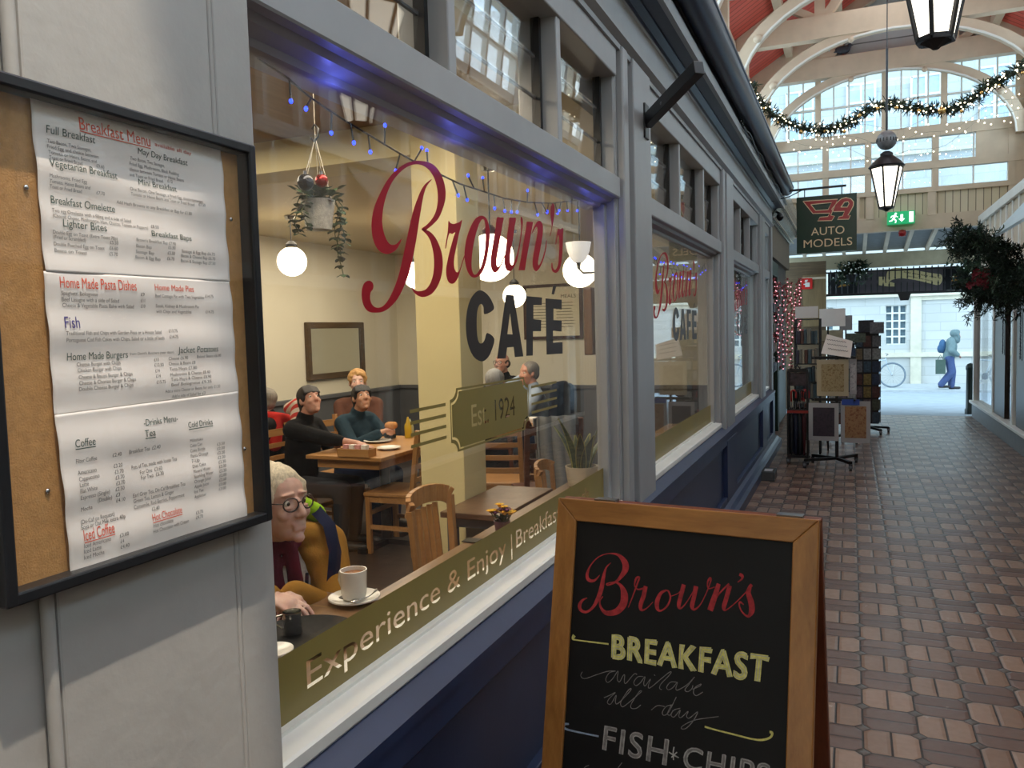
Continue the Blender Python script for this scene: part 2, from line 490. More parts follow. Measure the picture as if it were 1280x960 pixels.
def plank_floor():
    t = NT('dark_plank_floor'); p = t.pos()
    bt = t.node('ShaderNodeTexBrick'); t.link(t.mapping(p, (1, 1, 1), (0, 0, 0)), bt.inputs[0])
    bt.inputs['Scale'].default_value = 1; bt.inputs['Brick Width'].default_value = 1.1; bt.inputs['Row Height'].default_value = .13
    bt.inputs['Mortar Size'].default_value = .003; bt.inputs['Color1'].default_value = rgb(62, 52, 46); bt.inputs['Color2'].default_value = rgb(84, 72, 64); bt.inputs['Mortar'].default_value = rgb(26, 22, 20)
    n = t.noise(3, 5, t.mapping(p, (1, 14, 1)))
    t.link(t.mix(t.math('MULTIPLY', n, .6), bt.outputs[0], rgb(44, 36, 32)), t.b.inputs['Base Color']); t.b.inputs['Roughness'].default_value = .35
    return t.m
S(MB().box(-5.7, -1.12, -1.2, 9.3, -.1, 0), 'floor_cafe', plank_floor())

# ================================================================= left pillar with the menu board
m = MB()
m.box(-1.3, -.962, -.3, 1.125, 0, 3.0)            # core
m.box(-.97, -.95, .70, 1.025, 0, 3.0)             # raised panel
m.box(-.97, -.953, 1.038, 1.125, 0, 3.0)          # right strip
m.box(-.97, -.951, .30, .585, 0, 3.0)             # left panel
pil = S(m, 'pillar_menu', GREYP, bevel=.004)
S(MB().tube([(-.955, 1.031, 0), (-.955, 1.031, 3)], .0055, 8).tube([(-.952, .688, 0), (-.952, .688, 3)], .009, 10), 'beading', GREYP, pil, smooth=60)

# ================================================================= cafe front: pilasters, stall riser, fascia, gutter
PILS = [(3.61, 4.145), (6.72, 7.31), (9.62, 10.12), (10.88, 11.12)]
for i, (a, b) in enumerate(PILS):
    m = MB(); m.box(-1.085, -.985, a - .02, b, .74, 2.9)
    o = S(m, 'pillar_front', GREY, bevel=.004)
    m = MB(); m.box(-.99, -.95, a + .19 if b - a > .4 else a + .06, b, .72, 2.88)
    S(m, 'face_board', GREY, o, bevel=.006)
    if b - a > .4:
        S(MB().box(-.99, -.95, a, a + .09, .74, 2.88), 'edge_bead', GREY, o, bevel=.01)
WINS = [(1.125, 3.59), (4.145, 6.70), (7.31, 9.60), (10.12, 10.88)]
# stall riser (navy boards, stiles, plinth)
def riser_mat():
    t = NT('navy_matchboard'); p = t.pos(); sx = t.node('ShaderNodeSeparateXYZ'); t.link(p, sx.inputs[0])
    f = t.math('FRACT', t.math('MULTIPLY', sx.outputs[1], 11.0)); g = t.math('LESS_THAN', t.math('MINIMUM', f, t.math('SUBTRACT', 1.0, f)), .035)
    n = t.noise(5, 5, p)
    t.link(t.mix(n, rgb(27, 38, 66), rgb(40, 54, 86)), t.b.inputs['Base Color']); t.b.inputs['Roughness'].default_value = .36
    t.bump(t.math('SUBTRACT', t.math('MULTIPLY', n, .2), g), .6, .006); return t.m
NAVB = riser_mat()
m = MB(); m.box(-1.3, -.965, 1.0, 11.12, 0, .70)
ris = S(m, 'wall_stallriser', NAVB)
m = MB()
m.box(-.97, -.932, 1.0, 11.12, .62, .705)                       # top rail
m.box(-.97, -.932, 1.0, 11.12, .10, .19)                        # bottom rail
for a, b in [(1.0, 1.30), (3.55, 3.95), (6.66, 7.24), (9.56, 10.05), (10.86, 11.12)]: m.box(-.97, -.930, a, b, .15, .66)
S(m, 'rail_boards', NAVY, ris, bevel=.005)
m = MB(); m.sweep_y([(-1.0, 0), (-.845, 0), (-.845, .085), (-.875, .10), (-.90, .125), (-.935, .14), (-1.0, .14)], 1.0, 11.12)
S(m, 'baseboard_front', NAVY, ris)
m = MB(); m.sweep_y([(-1.10, .70), (-.925, .70), (-.925, .728), (-.985, .762), (-1.10, .775)], 1.128, 11.12)
S(m, 'weathered_ledge', NAVY, ris)
# fascia, cornice
m = MB(); m.sweep_y([(-1.3, 2.86), (-.962, 2.86), (-.962, 2.885), (-.93, 2.90), (-.93, 2.915), (-.95, 2.925), (-.95, 3.075), (-.938, 3.085), (-1.3, 3.085)], -.3, 11.12)
fas = S(m, 'wall_fascia', GREY)
m = MB(); m.sweep_y([(-1.3, 3.082), (-.938, 3.082), (-.935, 3.10), (-.905, 3.125), (-.905, 3.14), (-1.3, 3.14)], -.3, 11.2)
m.sweep_y([(-1.3, 3.135), (-.826, 3.135), (-.826, 3.15), (-1.3, 3.15)], -.3, 11.2)
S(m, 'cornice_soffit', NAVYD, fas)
m = MB(); m.sweep_y([(-.829, 3.12), (-.80, 3.115), (-.80, 3.185), (-.812, 3.20), (-.829, 3.20)], -.3, 11.2)
S(m, 'cornice_board', GREY, fas)
m = MB(); m.box(-1.3, -.83, -.3, 11.2, 3.19, 3.34)
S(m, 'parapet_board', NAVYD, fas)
g = [(-.745 + .082 * math.cos(a), 3.30 + .082 * math.sin(a)) for a in [math.pi + math.pi * i / 14 for i in range(15)]]
g2 = [(-.745 + .072 * math.cos(a), 3.30 + .072 * math.sin(a)) for a in [2 * math.pi - math.pi * i / 14 for i in range(15)]]
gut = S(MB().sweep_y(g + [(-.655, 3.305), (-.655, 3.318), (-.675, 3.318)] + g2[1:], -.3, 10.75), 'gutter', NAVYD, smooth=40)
# cables and clutter under the gutter end
m = MB()
for k in range(3):
    m.tube([(-.80 + .012 * k, y, 3.195 - .006 * k + .02 * math.sin(y * (5 + k) + k)) for y in [6.6 + .2 * i for i in range(24)]], .006, 6)
tag(m.build('cable', BLACKP, smooth=60), 'black cables sagging along the underside of the navy gutter', 'cable')

# ================================================================= shop windows
BLUEL = emis('blue_led', (26, 52, 255), 7.0)
def shop_window(n, a, b, lights):
    w0 = empty('window_%d' % n, (-1.06, (a + b) / 2, .78), kind='structure')
    m = MB()                                             # transom bar, stepped underneath
    m.sweep_y([(-1.13, 2.155), (-1.05, 2.155), (-1.045, 2.17), (-1.01, 2.18), (-1.0, 2.195), (-.972, 2.195), (-.968, 2.20), (-.968, 2.285), (-.98, 2.295), (-1.13, 2.315)], a, b)
    S(m, 'transom', GREY, w0)
    m = MB(); m.sweep_y([(-1.13, .76), (-.985, .76), (-.978, .77), (-.978, .795), (-.985, .80), (-1.04, .806), (-1.04, .815), (-1.13, .815)], a, b)
    S(m, 'window_sill', WHITEP, w0)
    m = MB()                                             # side frames and jambs
    for y0, y1 in ((a, a + .035), (b - .05, b)): m.box(-1.085, -1.03, y0, y1, .80, 2.17)
    m.box(-1.085, -.99, b - .012, b + .03, .78, 2.86)
    S(m, 'side_frame', GREY, w0, bevel=.006)
    S(MB().box(-1.066, -1.060, a + .02, b - .04, .80, 2.17), 'pane', PANE, w0)
    # head and fanlights of glass louvres
    m = MB(); m.box(-1.13, -.975, a, b, 2.74, 2.90)
    S(m, 'head_rail', GREY, w0, bevel=.006)
    m = MB()
    for (y0, y1) in lights[1]: m.box(-1.14, -.985, y0, y1, 2.29, 2.76)
    S(m, 'mullion', GREY, w0, bevel=.005)
    for (y0, y1) in lights[0]:
        f = S(MB().box(-1.078, -1.045, y1 - .022, y1, 2.30, 2.75).box(-1.078, -1.045, y0, y0 + .016, 2.30, 2.75), 'louvre_channel', BLACK, w0)
        for k in range(3):
            z = 2.305 + k * .148
            mm = MB().prism([(-1.069, y0 + .015, z), (-1.069, y1 - .015, z), (-1.057, y1 - .015, z + .15), (-1.057, y0 + .015, z + .15)], (.004, 0, 0))
            S(mm, 'louvre_pane', PANE, f)
            S(MB().box(-1.071, -1.061, y0 + .012, y1 - .012, z - .004, z + .003), 'louvre_edge', BLACK, f)
    return w0
W1 = shop_window(1, *WINS[0], lights=([(1.14, 1.945), (1.99, 2.81), (2.855, 3.575)], [(1.945, 1.99), (2.81, 2.855)]))
W2 = shop_window(2, *WINS[1], lights=([(4.16, 5.06), (5.10, 5.95), (5.99, 6.68)], [(5.06, 5.10), (5.95, 5.99)]))
W3 = shop_window(3, *WINS[2], lights=([(7.33, 8.06), (8.10, 8.84), (8.88, 9.58)], [(8.06, 8.10), (8.84, 8.88)]))
W4 = shop_window(4, *WINS[3], lights=([(10.14, 10.86)], []))

# ---------------------------------------------------------------- sign writing on the glass (vinyl film)
RED = mat('red_vinyl', (158, 10, 30), .5, var=.05, scale=4, bump=0, spec=.2)
DARKV = mat('dark_brown_vinyl', (46, 34, 30), .4, var=.08, scale=4, bump=0)
GOLD = mat('gold_vinyl', (132, 116, 62), .38, var=.06, scale=5, bump=0)
XG = -1.0585
def zc(ox, oy, s): return lambda x, y: (ox + x * s, oy + y * s)
def glass_shape(mb, polys_px, cv, k=3, X=XG, crisp=False):
    out = []
    for p in polys_px:
        q = p if crisp else smooth_poly(p, k)
        pts = []
        for (x, y) in q:
            P = onx(*cv(x, y), -1.06); pts.append((P.y, P.z))
        out.append(pts)
    vs, fs = fill2d(out)
    mb.add([(X, y, z) for y, z in vs], fs)
red = MB()
ZB = zc(440, 180, 160 / 698); ZR = zc(550, 240, .125); ZN = zc(620, 240, .125); ZC = zc(540, 230, 230 / 960)
glass_shape(red, [[(270, 515), (240, 545), (213, 550), (190, 530), (170, 480), (162, 420), (168, 350), (185, 280), (215, 210), (250, 165), (290, 130), (335, 112), (375, 115), (410, 135), (440, 175), (458, 225), (465, 275), (463, 330), (450, 380), (425, 420), (400, 445), (378, 460), (381, 472), (396, 474), (412, 461), (440, 438), (470, 405), (490, 360), (505, 310), (508, 260), (500, 210), (480, 160), (450, 120), (415, 100), (370, 92), (325, 95), (280, 112), (230, 150), (185, 205), (150, 270), (120, 340), (105, 410), (105, 480), (115, 530), (135, 570), (160, 592), (190, 600), (220, 590), (247, 565)]], ZB)
glass_shape(red, [[(382, 464), (415, 474), (445, 500), (470, 545), (488, 600), (493, 660), (485, 720), (465, 775), (435, 815), (400, 833), (370, 833), (340, 815), (325, 790), (320, 770), (332, 790), (352, 802), (380, 801), (405, 788), (425, 758), (440, 710), (445, 650), (440, 590), (425, 530), (405, 495), (384, 474)]], ZB)
glass_shape(red, [[(434, 192), (400, 215), (375, 250), (350, 310), (330, 370), (315, 430), (300, 500), (285, 570), (270, 640), (250, 720), (225, 790), (195, 850), (165, 885), (135, 893), (110, 880), (97, 850), (98, 812), (112, 790), (113, 765), (100, 748), (80, 747), (60, 765), (50, 805), (52, 850), (65, 890), (90, 915), (125, 920), (165, 915), (205, 890), (245, 845), (275, 790), (300, 730), (320, 660), (335, 590), (350, 510), (362, 430), (375, 350), (388, 280), (405, 230)]], ZB)
glass_shape(red, [[(80, 290), (100, 310), (130, 320), (160, 312), (190, 300), (216, 280), (203, 350), (185, 420), (165, 520), (145, 620), (135, 700), (140, 765), (162, 803), (187, 785), (212, 715), (236, 640), (241, 652), (215, 735), (185, 830), (160, 885), (130, 915), (100, 915), (75, 890), (60, 840), (57, 770), (70, 690), (90, 600), (115, 510), (135, 440), (148, 402), (120, 420), (95, 412), (85, 425), (70, 480), (56, 558), (47, 558), (60, 470), (75, 380)]], ZR)
glass_shape(red, [[(395, 240), (430, 240), (460, 265), (480, 315), (495, 390), (492, 480), (480, 580), (460, 690), (430, 780), (390, 835), (340, 857), (300, 840), (270, 790), (250, 720), (240, 640), (245, 560), (260, 470), (285, 390), (320, 310), (355, 262)],
                  [(428, 272), (405, 287), (380, 340), (355, 420), (335, 510), (320, 600), (312, 690), (314, 770), (332, 820), (356, 824), (385, 788), (415, 720), (438, 620), (449, 520), (452, 430), (449, 350), (441, 292)]], ZR)
glass_shape(red, [[(565, 258), (600, 257), (632, 258), (622, 320), (613, 380), (595, 480), (575, 590), (561, 680), (563, 733), (580, 748), (602, 722), (640, 635), (644, 648), (606, 740), (577, 787), (550, 805), (528, 798), (508, 760), (502, 690), (512, 600), (530, 490), (550, 370)]], ZR)
glass_shape(red, [[(130, 258), (165, 257), (196, 258), (190, 310), (182, 350), (165, 470), (145, 580), (135, 660), (141, 715), (160, 730), (180, 700), (205, 620), (225, 540), (240, 440), (247, 350), (244, 300), (241, 268), (250, 246), (262, 270), (265, 310), (258, 380), (245, 480), (225, 600), (205, 690), (180, 745), (150, 785), (120, 792), (95, 770), (82, 720), (82, 650), (95, 560), (108, 430), (125, 310)]], ZN)
glass_shape(red, [[(305, 297), (368, 297), (350, 400), (325, 540), (300, 680), (285, 783), (222, 783), (245, 660), (270, 510), (290, 400)]], ZN, crisp=True)
glass_shape(red, [[(352, 425), (362, 385), (378, 345), (400, 308), (425, 288), (450, 300), (465, 340), (465, 400), (455, 480), (440, 570), (425, 650), (416, 700), (421, 733), (440, 713), (468, 640), (488, 560), (499, 490), (506, 490), (497, 570), (475, 660), (450, 725), (425, 770), (400, 792), (380, 780), (365, 745), (362, 690), (375, 600), (395, 500), (410, 410), (412, 365), (400, 348), (380, 375)]], ZN)
glass_shape(red, [[(565, 112), (582, 140), (582, 200), (575, 270), (560, 350), (545, 425), (535, 440), (552, 360), (550, 300), (542, 240), (542, 170), (553, 125)]], ZN)
glass_shape(red, [[(615, 372), (640, 375), (668, 362), (666, 430), (665, 520), (660, 620), (650, 710), (630, 775), (600, 808), (570, 800), (552, 770), (550, 720), (560, 706), (565, 750), (580, 778), (600, 768), (618, 720), (625, 640), (630, 540), (628, 460), (618, 432), (607, 470), (597, 523), (591, 520), (602, 450)]], ZN)
tag(red.build('script_lettering', RED, W1), 'red script lettering across the window glass')
cafe = MB()
glass_shape(cafe, [[(320, 655), (312, 615), (290, 580), (262, 558), (235, 558), (205, 590), (185, 640), (175, 710), (177, 790), (190, 850), (212, 897), (240, 921), (266, 924), (290, 905), (308, 870), (323, 808), (285, 777), (272, 815), (256, 832), (241, 822), (233, 780), (231, 710), (235, 660), (245, 632), (257, 627), (267, 645), (272, 680)]], ZC)
glass_shape(cafe, [[(383, 577), (424, 580), (475, 900), (430, 903), (424, 850), (390, 853), (383, 910), (338, 912)], [(405, 672), (418, 785), (391, 783)]], ZC, crisp=True)
glass_shape(cafe, [[(490, 585), (572, 592), (571, 632), (527, 632), (527, 705), (568, 710), (567, 768), (525, 768), (524, 895), (490, 897)]], ZC, crisp=True)
glass_shape(cafe, [[(590, 597), (675, 604), (675, 655), (632, 650), (632, 710), (675, 712), (674, 770), (630, 766), (630, 828), (679, 825), (680, 885), (596, 890)]], ZC, crisp=True)
glass_shape(cafe, [[(630, 530), (648, 527), (635, 577), (622, 575)]], ZC, crisp=True)
tag(cafe.build('block_lettering', DARKV, W1), 'dark brown capital lettering on the window glass')
# gold band with clear letters cut out of it
def band(y0, y1, z0, z1, items, parent):
    polys = [[(y0, z0), (y1, z0), (y1, z1), (y0, z1)]]
    for s, x, zz, size, wid in items:
        tp = text_polys(s); a, b, _, _ = extent(tp); kx = wid / (b - a)
        polys += [[(x + (px - a) * kx, zz + py * size) for px, py in p] for p in tp]
    vs, fs = fill2d(polys)
    return tag(MB().add([(XG, y, z) for y, z in vs], fs).build('gold_band', GOLD, parent), 'gold band with cut-out clear letters along the foot of the glass')
band(1.15, 3.55, .806, .957, [('Experience & Enjoy', 1.335, .857, .088, 1.06), ('|', 2.44, .85, .095, .008), ('Breakfast', 2.485, .857, .088, .45), ('|', 2.985, .85, .095, .008), ('Lunch', 3.03, .857, .088, .28)], W1)
band(4.17, 6.64, .806, .957, [], W2); band(7.33, 9.55, .806, .957, [], W3)
# plaque "Est. 1924"
def plaque():
    y0, y1, z0, z1, n = 2.035, 2.625, 1.262, 1.432, .035
    def outline(d):
        a, b, c, e = y0 + d, y1 - d, z0 + d, z1 - d; P = []
        for (cx, cz, s0) in ((a - d * .3, c - d * .3, 90), (b + d * .3, c - d * .3, 180), (b + d * .3, e + d * .3, 270), (a - d * .3, e + d * .3, 0)):
            r = n + d * .35
            for i in range(7):
                t = math.radians(s0 - 90 * i / 6)
                P.append((cx + r * 1.3 * math.cos(t), cz + r * math.sin(t)))
        return P
    polys = [outline(-.012), outline(-.003), outline(.003)]
    tp = text_polys('Est. 1924'); a, b, _, _ = extent(tp); kx = .34 / (b - a)
    polys += [[(2.165 + (x - a) * kx, 1.315 + y * .098) for x, y in p] for p in tp]
    vs, fs = fill2d(polys); m = MB().add([(XG, y, z) for y, z in vs], fs)
    for s, e in ((1.80, 2.0), (2.66, 2.93)):
        for k in range(4):
            z = 1.302 + k * .031; m.add([(XG, s, z), (XG, e, z), (XG, e, z + .009), (XG, s, z + .009)], [(0, 1, 2, 3)])
    tag(m.build('gold_plaque', GOLD, W1), 'gold plaque with notched corners and four short bars each side')
plaque()
# the same writing on the second and third windows, seen nearly edge on
for W, (a, b) in ((W2, WINS[1]), (W3, WINS[2])):
    dy = a - 1.125
    for nm, src, mm in (('script_lettering', red, RED), ('block_lettering', cafe, DARKV)):
        m = MB(); m.v = [V((p.x, p.y + dy, p.z)) for p in src.v]; m.f = list(src.f); m.build(nm, mm, W)

# ---------------------------------------------------------------- blue fairy lights inside the panes
def fairy(path, n, label, seed, X):
    rnd = random.Random(seed)
    m = MB(); m.tube(path, .0028, 5)
    root = m.build('fairy_lights', BLACKP, smooth=60)
    tag(root, label, 'fairy lights', 'blue fairy lights inside the cafe windows')
    L = [0]
    for i in range(1, len(path)): L.append(L[-1] + (V(path[i]) - V(path[i - 1])).length)
    for k in range(n):
        d = L[-1] * (k + .5) / n
        i = max(j for j in range(len(L)) if L[j] <= d); i = min(i, len(path) - 2)
        p = V(path[i]).lerp(V(path[i + 1]), (d - L[i]) / max(1e-6, L[i + 1] - L[i]))
        a = rnd.choice([1, -1, -1]) * (math.pi / 2) + rnd.uniform(-.8, .8)
        q = p + V((rnd.uniform(-.01, .012), math.cos(a) * .045, math.sin(a) * .045))
        h = MB().cyl(p, q, .0022, .003, 6).build('bulb_stem', BLACKP, root)
        MB().sphere(q, (.0042, .0042, .0055), 8, 6).build('bulb', BLUEL, h, smooth=180)
for y_, z_ in ((1.5, 2.12), (2.1, 2.10), (2.8, 2.08), (3.4, 2.08)): point('blue_led_glow', (-1.03, y_, z_), .22, (.12, .16, 1.0), 0.0)
def glp(pts, X): return [tuple(onx(x, y, X)) for x, y in pts]
fairy(glp([(316, 68), (336, 82), (360, 98), (383, 118), (408, 136), (430, 150), (455, 165), (480, 180), (500, 192), (516, 201), (535, 206), (552, 219), (575, 230), (600, 238), (630, 248), (660, 253), (690, 254), (715, 251), (738, 249)], -1.085), 30, 'string of blue fairy lights drooping inside the nearest cafe window', 3, -1.085)
fairy([(-1.085, 4.2 + 2.4 * t, 2.12 - .16 * math.sin(math.pi * t) - .03 * math.sin(9 * t)) for t in [i / 20 for i in range(21)]], 30, 'string of blue fairy lights across the top of the second cafe window', 5, -1.085)
fairy([(-1.085, 7.4 + 2.1 * t, 2.12 - .12 * math.sin(math.pi * t)) for t in [i / 16 for i in range(17)]], 22, 'string of blue fairy lights in the third cafe window, farthest along the front', 6, -1.085)

# ================================================================= hall beyond the cafe, left side
GREEN = mat('dark_green_paint', (22, 46, 34), .4, var=.1, bump=.04)
BROWNB = wood('brown_boards', (78, 62, 44), (112, 92, 66), .6, 0)
GLASSY = mat('grey_green_fascia', (112, 122, 118), .2, var=.25, scale=3, bump=.05)
m = MB(); m.box(-1.4, -1.06, 11.12, 15.0, 0, 3.0)
lw = S(m, 'wall_left', mat('shop_brown_wall', (72, 62, 50), .7, var=.25, scale=3))  # mottled brown is the wall's own colour
S(MB().box(-1.1, -1.0, 11.12, 15.0, 2.55, 3.0), 'fascia_board', BROWNB, lw)
S(MB().sweep_y([(-1.2, 3.0), (-.98, 3.0), (-.80, 3.28), (-.80, 3.42), (-1.2, 3.42)], 11.2, 15.0), 'sloped_fascia', GLASSY, lw)
m = MB()
for dz in (0, .1): m.tube([(-.93 + dz, 11.2, 3.02 + dz * 1.6), (-.93 + dz, 15, 3.02 + dz * 1.6)], .014, 8)
S(m, 'rail_pipe', STEEL, lw, smooth=60)
m = MB(); m.box(-1.08, -1.0, 11.25, 11.40, 0, 2.5); m.box(-1.08, -1.0, 12.5, 12.62, 0, 2.5); m.box(-1.08, -1.0, 11.25, 12.62, 2.3, 2.5)
S(m, 'trim_1', GREEN, bevel=.006)
m = MB(); m.box(-1.05, -1.0, 12.7, 14.0, .1, .9); S(m, 'trim_2', GREEN, bevel=.006)
# upper wall above the gutter line, left (wall plate of the roof)
def clerestory(x0, x1, xi, nm):
    m = MB(); m.box(x0, x1, -5, 15.0, 3.3, 4.25); m.box(x0, x1, -5, 15.0, 5.45, 5.85); o = S(m, 'wall_upper_' + nm, CREAMT)
    m = MB(); s = 1 if xi > x0 else -1
    xa, xb = min(xi, xi + .07 * s), max(xi, xi + .07 * s)
    for k in range(42): y = -4.9 + k * .48; m.box(xa, xb, y - .028, y + .028, 3.35, 5.6)
    for k in range(11): y = -4.9 + k * 1.92; m.box(xa - .02, xb + .02, y - .06, y + .06, 3.35, 5.6)
    m.box(xa, xb, -5, 15, 4.2, 4.32); m.box(xa, xb, -5, 15, 5.36, 5.48); m.box(xa, xb, -5, 15, 4.78, 4.82); m.box(xa, xb, -5, 15, 3.32, 3.46)
    S(m, 'clerestory_bar', WHITEP, o)
    S(MB().box((x0 + x1) / 2 - .003, (x0 + x1) / 2 + .003, -5, 15.0, 4.25, 5.45), 'clerestory_pane', glass('old_clear_glass', (.93, .97, 1.0), r0=.06), o)
    return o
clerestory(-1.85, -1.6, -1.6, 'left')
S(MB().box(-1.9, -.85, -5, 15.0, 3.30, 3.345), 'roof_left_shops', mat('lead_grey_roof', (96, 98, 100), .6))

# ================================================================= end wall, gable, roof
GX = .55; RIDGE = 7.12; EAVE = 5.82; HALF = 2.12
def boarded(name, c1, c2, axis, pitch):
    t = NT(name); p = t.pos(); sx = t.node('ShaderNodeSeparateXYZ'); t.link(p, sx.inputs[0])
    q = t.math('MULTIPLY', sx.outputs[axis], 1 / pitch); f = t.math('FRACT', q); g = t.math('LESS_THAN', t.math('MINIMUM', f, t.math('SUBTRACT', 1.0, f)), .06)
    wn = t.node('ShaderNodeTexWhiteNoise', noise_dimensions='1D'); t.link(t.math('FLOOR', q), wn.inputs['W'])
    c = t.mix(wn.outputs[0], rgb(*c1), rgb(*c2)); n = t.noise(6, 5, p)
    c = t.mix(t.math('MULTIPLY', n, .3), c, tuple(x * .6 for x in rgb(*c1)[:3]) + (1,))
    c = t.mix(g, c, tuple(x * .35 for x in rgb(*c1)[:3]) + (1,))
    t.link(c, t.b.inputs['Base Color']); t.b.inputs['Roughness'].default_value = .6; return t.m
REDB = boarded('red_roof_boards', (206, 84, 70), (222, 104, 88), 1, .14)
CRB = boarded('cream_matchboard', (204, 190, 160), (214, 202, 174), 0, .11)
WHB = boarded('white_horizontal_boards', (196, 208, 212), (214, 222, 224), 2, .17)
sl = (RIDGE - EAVE) / HALF
m = MB()
for s in (-1, 1):
    # boarded slope, closed from eave to ridge along the whole hall
    m.prism([(GX + s * (HALF + .3), -5, EAVE - .3 * sl + .12), (GX + s * (HALF + .3), -5, EAVE - .3 * sl + .18), (GX, -5, RIDGE + .18), (GX, -5, RIDGE + .12)], (0, 20.2, 0))
S(m, 'roof', REDB)
BW = 15.0
m = MB(); m.box(-2.6, 3.6, BW, BW + .16, 3.12, 3.36); gab = S(m, 'wall_end', CREAMT)
m = MB(); m.box(-2.6, 3.6, BW + .03, BW + .08, 3.34, 3.74); S(m, 'boarded_band', CRB, gab)
m = MB()
for x in (-.76, .08, .30, 1.23, 2.38): m.box(x - .06, x + .06, BW - .01, BW + .1, 3.34, 3.76)
m.box(-2.6, 3.6, BW - .02, BW + .12, 3.72, 3.80)
m.box(-2.6, 3.6, BW - .02, BW + .12, 4.10, 4.22)
m.box(-2.6, 3.6, BW - .02, BW + .12, 4.62, 4.80)
for x in (-1.25, -.40, .27, 1.28, 2.36): m.box(x - .05, x + .05, BW - .01, BW + .1, 3.76, 4.7)
for x in (-.52, .52, 1.40): m.box(x - .045, x + .045, BW - .01, BW + .1, 4.7, 5.86)
S(m, 'gable_frame', CREAMT, gab)
m = MB()
for x in (-.85, .0, .8, 1.83): m.box(x - .012, x + .012, BW + .02, BW + .06, 3.78, 4.66)
for x in (-1.0, -.76, -.27, -.03, .22, .77, 1.02, 1.17, 1.65, 1.9, 2.15): m.box(x - .012, x + .012, BW + .02, BW + .06, 4.75, 5.8)
m.box(-1.2, 2.4, BW + .02, BW + .06, 5.26, 5.29)
S(m, 'glazing_bar', WHITEP, gab)
S(MB().box(-1.3, 2.5, BW + .035, BW + .041, 3.78, 5.9), 'gable_pane', glass('old_clear_glass', (.93, .97, 1.0), r0=.06), gab)
S(MB().box(1.86, 2.36, BW + .0, BW + .05, 4.22, 4.62).box(2.40, 3.6, BW, BW + .05, 3.7, 5.9).box(-2.6, -1.3, BW, BW + .05, 3.7, 5.9), 'end_panel', CREAMT, gab)
m = MB(); m.prism([(GX - 2.12, BW + .02, 5.8), (GX + 2.12, BW + .02, 5.8), (GX, BW + .02, RIDGE + .12)], (0, .05, 0))
S(m, 'gable_boards', WHB, gab)
def truss(y):
    m = MB(); W = .15
    def mem(a, b, h, w=W): m.bar((GX + a[0], y, a[1]), (GX + b[0], y, b[1]), w, h, up=(0, 0, 1) if abs(a[0] - b[0]) > .05 else (1, 0, 0))
    mem((-2.14, 5.91), (2.14, 5.91), .33, .17)                             # collar beam
    for s in (-1, 1):
        mem((s * 2.2, EAVE - .06 * sl + .02), (0, RIDGE + .02), .19)       # principal rafter
        mem((s * 1.02, 6.05), (s * 1.40, 6.27), .10, .10)                  # short strut
        mem((s * .97, 6.05), (s * .97, 6.52), .14, .12)                    # queen post
        mem((s * .90, 6.05), (s * .35, 6.80), .12, .11)                    # brace to the ridge
        mem((s * 2.06, 3.4), (s * 2.06, 5.85), .16)                        # wall post
    n = 24; outer = []; inner = []
    for i in range(n + 1):
        t = math.pi * i / n
        outer.append((GX - 2.0 * math.cos(t), 4.52 + 1.35 * math.sin(t))); inner.append((GX - 1.84 * math.cos(t), 4.52 + 1.22 * math.sin(t)))
    for i in range(n):
        a, b, c, d = outer[i], outer[i + 1], inner[i + 1], inner[i]
        m.prism([(p[0], y - W / 2 + .01, p[1]) for p in (a, b, c, d)], (0, W - .02, 0))
    o = S(m, 'beam_truss', CREAMT)
    b = MB()
    for i in range(n): b.bar((inner[i][0], y - .075, inner[i][1]), (inner[i + 1][0], y - .075, inner[i + 1][1]), .03, .022)
    S(b, 'white_moulding', WHITEP, o)
    k = MB()
    for s in (-1, 1): k.sphere((GX + s * 1.62, y - .085, 5.16), .055, 10, 8); k.sphere((GX + s * .55, y - .085, 5.66), .045, 10, 8)
    S(k, 'boss', CREAMT, o, smooth=60)
for y in (14.9, 12.85, 10.7, 8.5): truss(y)
S(MB().box(GX - .05, GX + .05, -5, 15, RIDGE - .06, RIDGE + .13), 'beam_ridge', CREAMT)
for s, nm in ((-1, 'left'), (1, 'right')):
    m = MB()
    for f in (.35, .72): m.bar((GX + s * HALF * f, -5, RIDGE - HALF * f * sl + .06), (GX + s * HALF * f, 15, RIDGE - HALF * f * sl + .06), .12, .14)
    S(m, 'beam_purlin_' + nm, CREAMT)

# opening under the end wall: sloped soffit with rafters, beam, side walls
m = MB(); m.prism([(-1.6, BW + .1, 3.2), (3.4, BW + .1, 3.2), (3.4, 17.1, 2.98), (-1.6, 17.1, 2.98)], (0, 0, .05))
sof = S(m, 'ceiling_porch', mat('porch_grey', (120, 120, 118), .6))
m = MB()
for i in range(13):
    x = -1.2 + i * .36; m.bar((x, BW + .1, 3.17), (x, 17.1, 2.95), .06, .08)
S(m, 'porch_rafter', CREAMT, sof)
S(MB().box(-1.6, 3.4, 17.05, 17.25, 2.66, 2.93), 'beam_porch', mat('stone_beam', (170, 158, 130), .7, var=.15, scale=5))
m = MB(); m.box(-1.4, -.42, 15.9, 16.1, 0, 2.75); ep = S(m, 'wall_porch_left', BROWNB)
S(MB().box(-.82, -.42, 15.86, 15.91, 1.55, 2.5), 'board', wood('mdf_board', (110, 92, 62), (138, 116, 80), .6, 2), ep)
S(MB().box(-.85, -.42, 15.84, 15.91, 2.42, 2.46), 'ledge', CREAMT, ep)
